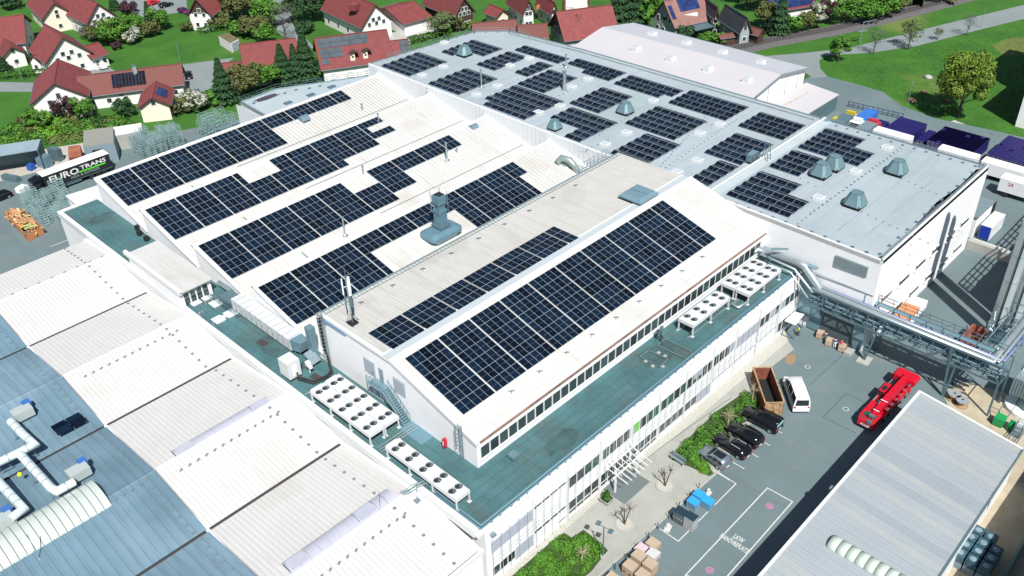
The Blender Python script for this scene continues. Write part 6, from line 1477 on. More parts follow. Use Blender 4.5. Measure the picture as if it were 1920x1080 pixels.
for a,b in (((112.8,23.8),(117,23.8)),((112.8,25.8),(117,25.8)),((112.8,23.8),(112.8,25.8)),((117,23.8),(117,25.8))): q.bar((*a,1.1),(*b,1.1),.08,1.9)
obj('shell', q, mat('red_brown_steel',(0.30,0.10,0.07),0.7,var=.25), t)
q = MB()
for i in range(7): q.box(113+i*.6,25.8,.2,113.1+i*.6,25.9,2.0)
obj('ribs', q, bpy.data.materials['red_brown_steel'], t)
# cable drums
dr=None
for lb,p in (('wooden cable drum lying on its side, nearer the bridge leg',(102.13,22.03)),('wooden cable drum lying on its side, nearer the warehouse roof',(101.59,20.79))):
    if dr is None:
        dr=thing('cable_drum',lb,'cable drum',(0,0,0),'cable drums beside the warehouse')
        q = MB(); q.cyl(0,0,0,.12,.85,18); obj('flange', q, PALLET, dr); q = MB(); q.cyl(0,0,.12,.85,.5,14); obj('core', q, WOODL, dr)
        q = MB(); q.cyl(0,0,.85,.97,.85,18); q.cyl(0,0,.97,1.0,.14,10,1); obj('flange', q, [mat('weathered_board',(0.22,0.24,0.25),0.85,var=.2,scale=3),BLACK], dr); place(dr,(*p,0))
    else: dup(dr,(*p,0),.7,lb)
t = thing('green_machine','green press machine with raised dark handle frame on the sandy yard','machine',(101.5,15.2,0))
c=(101.39,15.09); q = MB(); q.obox((c[0]-.2,c[1]+.9,.15),(1.3,1.2,1.1)); q.obox((c[0],c[1]-.7,.1),(1.2,1.1,.8)); obj('body', q, GREENP, t)
q = MB(); q.bar((c[0]+.4,c[1]+1.5,1.2),(c[0]+1.4,c[1]+1.3,2.6),.08); q.bar((c[0]+.4,c[1]+.3,1.2),(c[0]+1.4,c[1]+.1,2.6),.08); q.bar((c[0]+1.4,c[1]+1.3,2.6),(c[0]+1.4,c[1]+.1,2.6),.08); q.bar((c[0]+.9,c[1]+1.4,1.9),(c[0]+.9,c[1]+.2,1.9),.06); obj('handle_frame', q, STEELD, t)
def cage(mb, x, y, z, w=1.2, d=1.0, h=1.0, rz=0.0, full=True):
    cs,sn=math.cos(rz),math.sin(rz)
    def T(a,b,c): return (x+cs*a-sn*b,y+sn*a+cs*b,z+c)
    for a in (-w/2,w/2):
        for b in (-d/2,d/2): mb.bar(T(a,b,0),T(a,b,h),.06)
    for c in (.1,h*.55,h):
        mb.bar(T(-w/2,-d/2,c),T(w/2,-d/2,c),.05); mb.bar(T(-w/2,d/2,c),T(w/2,d/2,c),.05)
        mb.bar(T(-w/2,-d/2,c),T(-w/2,d/2,c),.05); mb.bar(T(w/2,-d/2,c),T(w/2,d/2,c),.05)
    if full:
        for k in (-.25,0,.25): mb.bar(T(k*w*1.2,-d/2,.1),T(k*w*1.2,-d/2,h),.03); mb.bar(T(k*w*1.2,d/2,.1),T(k*w*1.2,d/2,h),.03)
q = MB(); c=(99.96,13.56)
for k in range(2): cage(q,c[0]+.8,c[1],k*1.05)
cage(q,c[0]-.5,c[1],0); q.obox((c[0]+.8,c[1],.1),(1.0,.8,1.6),0,1); single('mesh_crate', q, [STEEL,WRAP], 'stacked steel mesh crate with pale load beside the green machine','mesh crate')
# dark plastic-wrapped cubes
GD='dark wrapped cubes stacked behind the warehouse'
nm=['nearest the warehouse wall','in the middle line','in the line nearest the kerb']; rk=['in the front rank','second from the front','third from the front','at the back']
WR_=mat('dark_film',(0.035,0.08,0.105),0.3,spec=.6,var=.45,scale=1.2); WR2_=mat('grey_film',(0.16,0.23,0.27),0.3,spec=.6,var=.3,scale=1.5)
o0=V(*(77.18,9.88),0); 
for i in range(3):
    for j in range(4):
        if i==2 and j==3: continue
        t = thing('wrapped_cube','dark wrapped cube pair '+nm[i]+', '+rk[j],'wrapped cubes',(0,0,0),GD)
        x=76.4+j*1.42; y=11.2-i*1.3-(.25 if j==3 else 0)
        for k in range(2):
            q = MB(); q.loft([[(-.62,-.58,k*1.0),(.62,-.58,k*1.0),(.62,.58,k*1.0),(-.62,.58,k*1.0)],[(-.64,-.6,k+.4),(.64,-.6,k+.4),(.64,.6,k+.4),(-.64,.6,k+.4)],[(-.60,-.56,k+.93),(.60,-.56,k+.93),(.60,.56,k+.93),(-.60,.56,k+.93)]],0,False)
            obj('load', q, WR2_ if k==0 else WR_, t)
        q = MB(); q.cyl(0,0,1.93,1.97,.35,12,0,.15); obj('film_knot', q, WR2_, t)
        place(t,(x,y,0),.02*(i-j))
q = MB(); q.bar((70,6.6,.25),(93,7.4,.25),.3,.6); single('low_wall', q, mat('green_edge',(0.17,0.27,0.25),.7), 'low greenish concrete edge along the right boundary behind the warehouse','low wall')
t = thing('neighbour_hall','dark sided hall just beyond the bottom right corner','hall',(92,-6,0))
q = MB(); q.box(60,-16,0,101,4.6,9); obj('wall', q, STEELD, t); q = MB(); q.box(59.8,-16.2,9,101.2,4.8,9.2); obj('roof', q, BIGROOF, t)
# ---------------------------------------------------------------- loading yard at the far right: crates and lorries
def crate_block(label, x0,x1,y0,y1,h,step=None):
    t = thing('crate_block',label,'crate stack',((x0+x1)/2,(y0+y1)/2,0),'blue crate blocks in the loading yard'); q=MB(); r=random.Random(int(y0))
    w,d=1.2,.8; ny=int((y1-y0)/d); nx=int((x1-x0)/w); nz=int(h/.32)
    c = MB(); c.box(x0+.1,y0+.1,0,x0+nx*w-.1,y0+ny*d-.1,h-.25); obj('core', c, NAVY, t)
    for i in range(nx):
        for j in range(ny):
            top=nz-(0 if r.random()>.06 else 1)
            if step and j>=ny-step[0] : top-=step[1]
            for k in range(nz):
                if k>=top: continue
                if not (k==top-1 or i in (0,nx-1) or j in (0,ny-1)): continue
                for m in (0,1): 
                    a=x0+i*w+m*.6; q.box(a+.03,y0+j*d+.03,k*.32+.02,a+.57,y0+j*d+d-.03,k*.32+.31)
    obj('crates', q, NAVY, t, 'stuff')
    p = MB()
    for j in range(ny):
        for k in range(0,nz,1):
            for m in range(3): p.obox((x0-.005,y0+j*d+.15+m*.22,k*.32+.12),(.02,.1,.09))
    obj('crate_handles', p, mat('crate_bottle_caps',(0.42,0.45,0.52),.5) if 'crate_bottle_caps' not in bpy.data.materials else bpy.data.materials['crate_bottle_caps'], t, 'stuff')
crate_block('dark blue crate block nearest the blue lorry',168.4,177.6,58.2,64.6,2.7)
crate_block('narrow low dark blue crate block beside the gap with the grey ramp',170.5,177.0,56.0,57.8,1.6)
crate_block('long dark blue crate block behind the middle white trailer',169.6,178.6,46.4,55.2,2.8)
crate_block('dark blue crate block at the right edge, nearest the meadow path',170.0,181.6,33.0,44.6,2.9)
crate_block('small low crate heap between the white lorry cab and the first big block',172.6,176.2,65.0,67.6,1.6)
def trailer(label,x,y0,y1,h=3.4):
    t = thing('white_trailer',label,'trailer',(x,y0,0),'white trailers along the hall')
    q = MB(); q.loft([[(x-1.25,y0,1.0),(x+1.25,y0,1.0),(x+1.25,y0,h-.15),(x+1.0,y0,h),(x-1.0,y0,h),(x-1.25,y0,h-.15)],[(x-1.25,y1,1.0),(x+1.25,y1,1.0),(x+1.25,y1,h-.15),(x+1.0,y1,h),(x-1.0,y1,h),(x-1.25,y1,h-.15)]],0,False); obj('box', q, CARWHT, t)
    q = MB(); q.box(x-.5,y0+.2,.7,x+.5,y1-.2,1.0); obj('chassis', q, BLACK, t)
    for yy in (y0+1,y0+2.3,y1-1.4):
        q = MB(); q.hcyl((x-1.0,yy,.5),(1,0,0),.18,.5,12); q.hcyl((x+1.0,yy,.5),(1,0,0),.18,.5,12); obj('wheel', q, BLACK, t)
trailer('white trailer mostly hidden behind the roof railing, farthest left',166.8,57.2,64.4); trailer('white trailer in front of the long crate block',166.9,44.6,51.6); trailer('white trailer nearest the right edge',166.9,36.2,43.6); trailer('white lorry body at the right edge with red print',162.2,26,38.5,3.6)
q = MB(); c=(163.26,36.28,3.4); lettering([o for o in bpy.data.objects if o.get('label')=='white lorry body at the right edge with red print'][0],'24',(162.2-1.26,36.6,2.6),(0,-1,0),(0,0,1),.9,RED)
def lorry(label,c,rz,paint,load,cat='lorry'):
    t = thing('lorry',label,cat,(0,0,0))
    q = MB(); q.loft([[(-1.2,6.0,.7),(1.2,6.0,.7),(1.2,6.0,3.0),(-1.2,6.0,3.0)],[(-1.2,7.6,.6),(1.2,7.6,.6),(1.2,7.6,2.8),(-1.2,7.6,2.8)],[(-1.15,8.0,.7),(1.15,8.0,.7),(1.1,7.8,1.7),(-1.1,7.8,1.7)]],0,False); q.box(-.9,6.2,3.0,.9,6.9,3.5); obj('cab', q, paint, t)
    q = MB(); q.face([(-1.05,7.95,1.75),(1.05,7.95,1.75),(1.0,7.66,2.7),(-1.0,7.66,2.7)]); obj('windscreen', q, CGLASS, t)
    q = MB(); q.box(-1.2,0,.9,1.2,5.8,1.1); obj('chassis', q, BLACK, t)
    q = MB(); 
    if load is BLUEP:
        for i in range(9):
            for k in range(6): q.box(-1.15,.1+i*.63,1.12+k*.33,1.15,.1+i*.63+.58,1.12+k*.33+.3)
    else: q.box(-1.25,0,1.1,1.25,5.8,3.1)
    obj('load', q, load, t)
    for yy in (1.2,2.5,6.9):
        q = MB(); q.hcyl((-1.0,yy,.5),(1,0,0),.2,.5,12); q.hcyl((1.0,yy,.5),(1,0,0),.2,.5,12); obj('wheel', q, BLACK, t)
    place(t,c,rz); return t
lorry('yellow-cabbed lorry with dark load next to the blue crate lorry',(164.3,71.6,0),math.radians(-90),YELLOW,STEELD)
lorry('lorry loaded with light blue crates beside the yellow lorry',(175.2,69.0,0),math.radians(90),CARWHT,mat('crate_blue',(0.03,0.13,0.42),.5,var=.2,scale=2))
lorry('red and white lorry with grey box next to the crate heap',(163.6,66.4,0),math.radians(-90),mat('lorry_red',(0.45,0.04,0.05),.4),STEEL)
q = MB(); a,b=V(*(180.37,76.54,0)),V(*(181.41,64.93,0))
for z in (.6,1.2): q.bar(a+V(0,0,z),b+V(0,0,z),.1)
for i in range(12): c=a.lerp(b,i/11); q.bar(c,c+V(0,0,1.25),.1)
single('yard_railing',q,mat('navy_rail',(0.02,0.03,0.10),.5),'dark blue yard railing behind the lorries','railing')
q = MB(); p=(186.34,66.35); q.cyl(p[0],p[1],0,6.2,.06,8); q.bar((p[0],p[1],6.2),(p[0]+.5,p[1]+.3,6.25),.08); single('street_lamp',q,STEEL,'slim pale lamp post on the meadow edge beside the yard','street lamp')
# dock house with blue container
t = thing('dock_house','narrow grey-roofed dock house with flue against the hall end wall','dock house',(146,37,0))
ex=V(*(154.03,39.17,4)); q = MB(); q.box(143.5,35.9,0,150.5,38.4,3.8); obj('wall', q, WALLW, t); q = MB(); q.box(143.3,35.7,3.8,150.8,38.6,4.0); q.box(150.8,35.8,.2,152.0,38.2,3.4,1); obj('roof', q, [STEEL,DARK], t)
t = thing('blue_container','blue fronted white container parked beside the dock house','container',(146,33.6,0))
q = MB(); q.box(144.0,33.4,.2,149.8,35.2,2.7); obj('box', q, CARWHT, t); q = MB(); q.box(143.93,33.5,.3,143.99,35.1,2.6); obj('door', q, mat('deep_blue',(0.015,0.04,0.33),.4), t)
q = MB(); q.box(139.6,24.2,0,140.6,35.4,1.6); q.box(140.6,24.5,1.35,141.0,35.2,1.5,1); single('dock_wall',q,[CONC,TRIM],'mossy concrete dock wall with white rail beyond the hall end','dock wall')
t = thing('white_tower_building','tall white works building at the right edge beyond the meadow','building',(205,38,0))
q = MB(); q.box(192.6,28,0,207,46.4,13.5); q.box(207,28,0,226,46.4,26); obj('wall', q, WALLW, t); q = MB(); q.box(192.5,46.45,1.0,226,46.5,1.2); obj('plinth', q, STEEL, t)

# ---------------------------------------------------------------- left yard: lorry with lettering, cages, sheds
t = thing('curtain_lorry','black articulated lorry with white roof and white EUROTRANS lettering','lorry',(52.5,172,0))
GRN = mat('lime_print',(0.10,0.55,0.03),.5)
CURT_B = mat('black_curtain',(0.012,0.015,0.018),.5)
x0,x1,y0,y1 = 46.3,59.3,170.6,173.1
q = MB(); q.box(x0,y0,1.1,x1,y1,3.9); obj('box', q, CURT_B, t)
q = MB(); q.box(x0-.05,y0-.05,3.9,x1+.05,y1+.05,4.0); q.box(x0-.04,y0-.04,1.0,x1+.04,y1+.04,1.1,1); obj('roof', q, [WHITE,STEELD], t)
lettering(t,'EURO',(50.1,y0-.03,2.75),(1,0,0),(0,0,1),1.7,TRIM,sx=1.3)
lettering(t,'TRANS',(55.9,y0-.03,3.0),(1,0,0),(0,0,1),1.1,TRIM,sx=1.5)
lettering(t,'ASIA & EXPRESS',(54.0,y0-.03,1.75),(1,0,0),(0,0,1),.75,mat('dim_print',(0.16,0.22,0.20),.6),sx=1.1)
q = MB(); q.box(52.8,y0-.04,2.2,58.2,y0-.01,2.45); obj('green_stripe', q, GRN, t)
q = MB(); q.loft([[(x0-.3,y0+.05,.9),(x0-.3,y1-.05,.9),(x0-.3,y1-.05,3.7),(x0-.3,y0+.05,3.7)],[(x0-2.0,y0+.05,.6),(x0-2.0,y1-.05,.6),(x0-2.0,y1-.05,3.3),(x0-2.0,y0+.05,3.3)],[(x0-2.3,y0+.15,.6),(x0-2.3,y1-.15,.6),(x0-2.2,y1-.2,2.0),(x0-2.2,y0+.2,2.0)]],0,False); obj('cab', q, CARBLK, t)
q = MB(); q.face([(x0-2.24,y0+.2,2.05),(x0-2.24,y1-.2,2.05),(x0-2.03,y1-.15,3.1),(x0-2.03,y0+.15,3.1)]); q.face([(x0-1.7,y0+.03,2.1),(x0-.9,y0+.03,2.1),(x0-.9,y0+.03,2.9),(x0-1.7,y0+.03,2.9)]); obj('window', q, CGLASS, t)
for xx in (45.0,47.6,55.0,56.3,57.6):
    for yy in (y0+.2,y1-.2):
        q = MB(); q.hcyl((xx,yy,.5),(0,1,0),.17,.5,14); obj('wheel', q, BLACK, t)
q = MB(); q.box(48.6,y0+.1,.5,53,y0+.2,1.0); obj('side_guard', q, STEELD, t)
def cages(label, pts, nz, seed, rz=0.1, dense=1.0, w=1.25, d=1.05, h=1.0):
    r=random.Random(seed); q=MB(); xs=[p[0] for p in pts]; ys=[p[1] for p in pts]
    def inside(x,y):
        c=False; n=len(pts)
        for i in range(n):
            (x1_,y1_),(x2_,y2_)=pts[i][:2],pts[(i+1)%n][:2]
            if (y1_>y)!=(y2_>y) and x<(x2_-x1_)*(y-y1_)/(y2_-y1_)+x1_: c=not c
        return c
    x=min(xs)
    while x<max(xs):
        y=min(ys)
        while y<max(ys):
            if inside(x,y) and r.random()<dense:
                k=r.randint(max(1,nz-2),nz)
                for z in range(k): cage(q,x+r.uniform(-.1,.1),y+r.uniform(-.1,.1),z*h,w-.1,d-.1,h*.96,rz+r.uniform(-.08,.08),full=r.random()<.6)
            y+=d
        x+=w
    single('cage_stacks',q,ZINC,label,'mesh cages',kind='stuff')
cages('tangle of steel mesh cages stacked between the lorry and the green roof',[(45.44,174.86),(49.82,172.45),(47.08,161.56),(44.01,159.12),(39.9,158.09),(41.38,169.34)],3,41,.1,.8)
cages('row of steel mesh cages parked along the black lorry',[(46.22,175.28),(61.83,176.16),(61.06,174.1),(50.25,172.96),(45.58,172.73)],2,42,0,.9)
cages('tall stacks of steel mesh cages at the hedge behind the shed roofs',[(65.87,176.37),(75.08,174.63),(74.47,170.18),(68.48,169.15),(65.24,171.44)],5,43,.05,.85)
cages('open steel frames stacked in front of the grey annex',[(79.87,173.09),(87.8,172.2),(85.97,168.4),(78.66,168.83)],3,44,.05,.8,1.9,1.4,1.7)
t = thing('timber_skip','open orange skip heaped with timber in the left yard','skip container',(38.5,161,0))
q = MB(); A,B,C,D=V(37.3,167.5,0),V(39.9,166.0,0),V(39.6,156.6,0),V(36.6,156.0,0)
for a,b in ((A,B),(B,C),(C,D),(D,A)): q.bar(a+V(0,0,.75),b+V(0,0,.75),.1,1.4)
obj('shell', q, mat('orange_steel',(0.38,0.16,0.07),.7,var=.3), t)
q = MB(); r=random.Random(51)
for i in range(90):
    c=V(38.3+r.uniform(-1.1,1.1),161.5+r.uniform(-4.6,4.6),r.uniform(.5,2.0)); a=r.gauss(math.pi/2,.35); d=V(math.cos(a),math.sin(a),r.uniform(-.12,.12))*r.uniform(.6,1.6); q.bar(c-d,c+d,r.uniform(.15,.4),r.uniform(.05,.2),r.randrange(3))
obj('timber', q, [WOODL,mat('orange_board',(0.46,0.22,0.10),.8,var=.2),mat('straw_board',(0.48,0.38,0.20),.8)], t, 'stuff')
q = MB(); q.bar((39,157.2,1.9),(37,157.6,1.8),.3,.1); q.bar((38.6,158.2,2.0),(36.8,158.4,1.9),.25,.1); obj('lime_sheet', q, GRN if 0 else mat('lime_sheet',(0.30,0.50,0.16),.6), t)
t = thing('flat_roof_shed','low white shed with ribbed flat roof at the end of the green roof','shed',(47,152,0))
q = MB(); q.hexa([(44.6,145.2,0),(50.3,145.2,0),(50.6,154.5,0),(44.9,155.2,0)],[(44.6,145.2,5.8),(50.3,145.2,5.8),(50.6,154.5,5.8),(44.9,155.2,5.8)]); obj('wall', q, WALLW, t)
q = MB(); q.slab((44.4,145.0,6.0),(50.5,145.0,6.0),(50.8,154.7,6.0),(44.7,155.4,6.0),.2)
for i in range(14): q.bar((44.7+i*.44,145.1,6.03),(45.0+i*.44,154.9,6.03),.08,.08)
obj('roof', q, mat('pale_rib_roof',(0.55,0.56,0.53),.6,var=.06), t)
def shed(label, pts, z, m_roof, m_wall, open_side=None, cat='shed', slope=.4):
    t = thing('yard_shed',label,cat,(sum(p[0] for p in pts)/4,sum(p[1] for p in pts)/4,0)); zs=[z+slope,z+slope,z,z]
    q = MB()
    for i in range(4):
        if i==open_side: continue
        a,b=pts[i],pts[(i+1)%4]; q.bar((a[0],a[1],z/2),(b[0],b[1],z/2),.15,z)
    obj('wall', q, m_wall, t)
    q = MB(); q.slab(*[(p[0],p[1],zz+.1) for p,zz in zip(pts,zs)],.15); obj('roof', q, m_roof, t)
    return t
GREYS=mat('grey_shed_roof',(0.20,0.27,0.31),.6,var=.1)
shed('long grey lean-to shelter with open dark front at the left edge',[(34,195.5),(52.5,185.6),(50.2,182.0),(32,190.8)],4.4,GREYS,STEELD,2)
shed('small hut with mossy brown roof and dark door behind the lorry',[(60.4,183.6),(65.3,180.6),(62.2,174.2),(57.2,177.0)],4.1,mat('mossy_sheet',(0.24,0.21,0.16),.8,col2=(0.16,0.19,0.20),scale=1.5),mat('hut_grey',(0.17,0.23,0.27),.6),None)
q = MB(); q.obox((59.2,175.6,0),(2.0,.3,3.2),math.radians(-28)); single('hut_door',q,DARK,'dark doorway leaf of the mossy hut behind the lorry','door')
shed('rust-brown steel box standing beside the mossy hut',[(56.4,183.2),(58.3,182.0),(56.4,177.2),(54.3,178.2)],2.4,mat('rust_red',(0.26,0.09,0.05),.8,var=.3),RUST,None,'steel box',0.1)
shed('pale-roofed shed between the hut and the tall cage stacks',[(66,182.5),(71,180),(69.5,177),(64.6,179.2)],3.2,mat('pale_shed',(0.55,0.55,0.5),.7),CONC,None)
for lb,p,s_,m_ in (('dark steel waste box left of the rusty box',(53.98,184.57),(1.2,2.6,2.6),STEELD),('dark steel waste box behind the lorry cab',(51.12,183.49),(1.6,2.6,2.4),STEELB),('blue bin at the front of the grey shelter',(48.63,184.23),(1.2,1.2,1.1),mat('bin_blue',(0.02,0.08,0.34),.5)),('grey ladder rack lying near the shelter',(43.99,182.59),(1.0,4.0,1.0),STEELD),('white patterned carton in front of the lorry cab',(43.65,176.27),(2.0,1.5,.9),WHITE)):
    q = MB(); q.obox((p[0],p[1],0),s_,.4); q.obox((p[0],p[1],s_[2]),(s_[0]*.8,s_[1]*.8,.15),.4); single('yard_box',q,m_,lb,'box')
sheet('concrete_strip',[(44.52,195.61),(53.58,192.3),(61.1,188.63),(70.46,183.33),(69.95,180.66),(57.07,180.98),(47.94,182.54),(40.38,184.39)],.004,mat('pale_concrete',(0.35,0.33,0.29),.9,var=.1,scale=.5))
mark('yard_marking',[(38.59,151.4),(41.95,151.32)],.15)
cr2=thing('parked_car','dark car at the left edge of the yard','car',(0,0,0)); bpy.data.objects.remove(cr2)
put(car('dark grey car at the left edge of the yard',4.4,1.8,1.46,CARBLK,.92,.9,3.0,(.7,2.2),(.25,1.15),None),(41.49,176.16),(37.97,175.75),4.4)
# ---------------------------------------------------------------- the village: houses
TIMB=mat('dark_timber',(0.05,0.03,0.022),.8,var=.3,scale=2); GREYW=mat('grey_render',(0.27,0.31,0.34),.8); PVB=mat('blue_cells',(0.015,0.03,0.11),.25,spec=.5,obvar=.3); CREAM=mat('cream_render',(0.66,0.60,0.50),.8)
def quad_on(o,u,n,uu,w0,w1,z0,z1,off): # wall rectangle helper on a plane
    return [o+u*w0+n*off+V(0,0,z0),o+u*w1+n*off+V(0,0,z0),o+u*w1+n*off+V(0,0,z1),o+u*w0+n*off+V(0,0,z1)]
def wing(t, a, b, e, zr, ze, roofm=ROOFR, wallm=WALLH, gabm=None, over=.6, wins=3, gw=2, chim=False, pv=None, both=True):
    """gabled volume: a,b ridge ends (a is the end towards us), e a point on the eaves line towards us"""
    a,b,e=V(a[0],a[1],0),V(b[0],b[1],0),V(e[0],e[1],0); u=(b-a); L=u.length; u.normalize(); n=V(-u.y,u.x,0)
    w=(e-a).dot(n)
    if w<0: n=-n; w=-w
    Z=lambda z: V(0,0,z)
    wi=w-over; zi=ze+(zr-ze)*over/w-.15
    q=MB(); A=a+u*over; B=b-u*over
    prof=[(-wi,0),(-wi,zi),(0,zr-.25),(wi,zi),(wi,0)]
    m=5; q.add([A+n*x+Z(z) for x,z in prof]+[B+n*x+Z(z) for x,z in prof],[(0,1,2,3,4),(9,8,7,6,5),(0,5,6,1),(3,8,9,4)]); wo=obj('wall',q,wallm,t)
    if gabm:
        q=MB(); q.add([A-u*.06+n*x+Z(z) for x,z in ((-wi*.98,zi),(0,zr-.3),(wi*.98,zi))]+[A+n*x+Z(z) for x,z in ((-wi*.98,zi),(0,zr-.3),(wi*.98,zi))],[(0,1,2),(5,4,3),(0,3,4,1),(1,4,5,2),(2,5,3,0)]); obj('gable_boarding',q,gabm,t)
    ro=None
    for s in (1,-1):
        q=MB(); q.slab(a+n*s*w+Z(ze),b+n*s*w+Z(ze),b+Z(zr),a+Z(zr),.22)
        ro=obj('roof',q,roofm,t)
        if s==1: front=ro
        for k,p in enumerate((a-u*.03,b+u*.03)):
            q=MB(); q.bar(p+n*s*w+Z(ze-.05),p+Z(zr-.05),.08,.24); obj('barge_board',q,TIMB,ro)
        q=MB(); q.tube([a+n*s*(w+.06)+Z(ze-.02),b+n*s*(w+.06)+Z(ze-.02)],.09,6); obj('gutter',q,STEELD,ro)
    q=MB(); q.bar(a+Z(zr+.04),b+Z(zr+.04),.3,.14); obj('ridge_tiles',q,roofm,ro)
    def window(pts,frame=TRIM):
        c=sum(pts,V(0,0,0))/4; nn=(pts[1]-pts[0]).cross(pts[3]-pts[0]).normalized()
        f=MB(); f.add(pts+[p-nn*.12 for p in pts],[(0,1,2,3),(1,0,4,5),(2,1,5,6),(3,2,6,7),(0,3,7,4)]); o=obj('window',f,frame,t)
        g=MB(); g.face([c+(p-c)*.8+nn*.02 for p in pts]); obj('pane',g,GLASS,o)
    fl=[1.0] if zi<3.6 else [1.0,3.7]
    for z in fl:
        if z+1.3>zi: continue
        for s in (1,-1):
            for i in range(wins):
                c=(i+.5)/wins*(L-2*over); ww=.6
                p=[A+u*(c-ww)+n*s*(wi+.05)+Z(z),A+u*(c+ww)+n*s*(wi+.05)+Z(z),A+u*(c+ww)+n*s*(wi+.05)+Z(z+1.25),A+u*(c-ww)+n*s*(wi+.05)+Z(z+1.25)]
                window(p if s<0 else [p[1],p[0],p[3],p[2]]) if True else None
    for end,sg in ((A,-1),(B,1)):
        for z in fl+([zi+.3] if zr-zi>2.6 else []):
            k=gw if z<zi else max(1,gw-1)
            for i in range(k):
                c=(-.5+(i+.5)/k)*wi*(1.5 if z<zi else .8); ww=.55
                p=[end+u*sg*.1+n*(c-ww)+Z(z),end+u*sg*.1+n*(c+ww)+Z(z),end+u*sg*.1+n*(c+ww)+Z(z+1.2),end+u*sg*.1+n*(c-ww)+Z(z+1.2)]
                nn=(p[1]-p[0]).cross(p[3]-p[0]); window(p if nn.dot(u*sg)>0 else [p[1],p[0],p[3],p[2]])
    if chim:
        c=a.lerp(b,.45)+n*.8; q=MB(); q.obox(c+Z(zr-1.2),(.8,.7,2.3)); q.obox(c+Z(zr+1.1),(.95,.85,.12),0,1); obj('chimney',q,[mat('chimney_grey',(0.3,0.3,0.3),.8) if 'chimney_grey' not in bpy.data.materials else bpy.data.materials['chimney_grey'],STEELD],t)
    if pv:
        f0,f1,h0,h1,nc,nr,mm=pv; sl=(n*w+Z(ze-zr)); nrm=u.cross(sl).normalized(); nrm=nrm if nrm.z>0 else -nrm
        for i in range(nc):
            for j in range(nr):
                c0=a+Z(zr)+u*L*(f0+(f1-f0)*i/nc)+sl*(h0+(h1-h0)*j/nr)+nrm*.12; du=u*(L*(f1-f0)/nc-.07); dv=sl*((h1-h0)/nr)*.95
                q=MB(); q.slab(c0,c0+du,c0+du+dv,c0+dv,.05); o=obj('solar_panel',q,mm,t)
    return front
def house(label, cat='house'):
    return thing('house',label,cat,(0,0,0))
def at0(t):
    xs=[v.co for c in t.children if c.type=='MESH' for v in c.data.vertices]; return t
h=house('long white house with red roof, two solar blocks and yard-side gable, nearest the cages')
wing(h,(63.97,203.43,8.5),(71.16,218.22,8.5),(68.78,199.29,4.5),8.5,4.5,chim=False,gw=2); wing(h,(90.72,197.32,6.8),(70.85,208.8,6.8),(78.45,199.32,3.2),6.8,3.2,roofm=ROOFM,wins=6,chim=True,pv=(.36,.68,.12,.75,10,5,PVCELL))
wing(h,(77.08,186.19,5.6),(82.55,194.58,6.2),(81.51,186.33,3.4),5.6,3.4,wallm=CREAM,gw=0,wins=0,pv=(.3,.75,.15,.7,4,2,PVB))
h=house('white house with steep red roof above the parked white car')
wing(h,(77.55,229.4,9.5),(79.14,243.46,9.5),(72.06,232.46,4.5),9.5,4.2,gw=3); wing(h,(86.61,232.54,5.2),(81.64,231.85,5.2),(86.09,228.24,3),5.2,3.0,gw=0,wins=2)
wing(h,(71.91,237.85,4.5),(74.79,239.69,4.5),(71.65,235.84,3),4.5,3.0,gw=1,wins=0,over=.3)
h=house('broad red-roofed house at the left edge above the hedge')
wing(h,(73.09,261.86,8.8),(79.56,258.7,8.8),(72.39,251.35,4.2),8.8,4.2,gw=2,wins=4); wing(h,(72.63,259.31,5.5),(70.32,245.59,5.5),(67.89,248.68,3.4),5.5,3.4,gw=1,wins=2)
h=house('white house with cream stair gable at the top left, next to the shrubs')
wing(h,(96.63,251.65,9),(97.09,276.68,9),(92.24,259.35,4.2),9,4.2,gw=3,wins=4); wing(h,(90.13,265.09,8),(93.27,283.76,8),(87.73,276.99,4.2),8,4.2,wallm=CREAM,gw=1); wing(h,(95.11,261.68,4.2),(94.6,257.88,4.2),(95.79,257.43,2.8),4.2,2.8,gw=0,wins=0,over=.3)
h=house('white house with plain red roof at the top, left of the large olive trees')
wing(h,(116.01,234.39,8.8),(125.69,241.37,8.8),(117.84,231.12,4.2),8.8,4.0,gw=2,wins=3,gabm=TIMB)
h=house('house with plain red roof and white awning behind the conifers')
wing(h,(104.43,194.15,8.2),(116.03,187.61,8.2),(100.57,187.89,4),8.2,4.0,gw=2,wins=4); wing(h,(98.94,194.91,5),(103.03,192.15,5),(97.69,191.72,3),5.0,3.0,gw=0,wins=1)
q=MB(); a,b=V(*(104.33,187.68,3.2)),V(*(107.89,186.09,3.2)); q.bar(a,b,1.0,.25); obj('awning',q,TRIM,h)
h=house('red-roofed house almost covered with solar panels and two small dormers')
fr=wing(h,(117.19,181.61,9),(132.65,173.18,9),(113.81,175.13,3.6),9,3.6,gw=2,wins=4,pv=(.04,.72,.04,.34,15,2,mat('grey_cells',(0.05,0.075,0.09),.3,spec=.5,obvar=.2)))
a,b,e=V(*(132.05,204.64,0)),0,0
def extra_pv(t,a,b,e,zr,ze,f0,f1,h0,h1,nc,nr,mm):
    a,b,e=V(a[0],a[1],0),V(b[0],b[1],0),V(e[0],e[1],0); u=(b-a); L=u.length; u.normalize(); n=V(-u.y,u.x,0); w=(e-a).dot(n)
    if w<0: n=-n; w=-w
    sl=n*w+V(0,0,ze-zr); nrm=u.cross(sl).normalized(); nrm=nrm if nrm.z>0 else -nrm
    for i in range(nc):
        for j in range(nr):
            c0=a+V(0,0,zr)+u*L*(f0+(f1-f0)*i/nc)+sl*(h0+(h1-h0)*j/nr)+nrm*.12; du=u*(L*(f1-f0)/nc-.07); dv=sl*((h1-h0)/nr)*.95
            q=MB(); q.slab(c0,c0+du,c0+du+dv,c0+dv,.05); obj('solar_panel',q,mm,t)
GC_=bpy.data.materials['grey_cells']
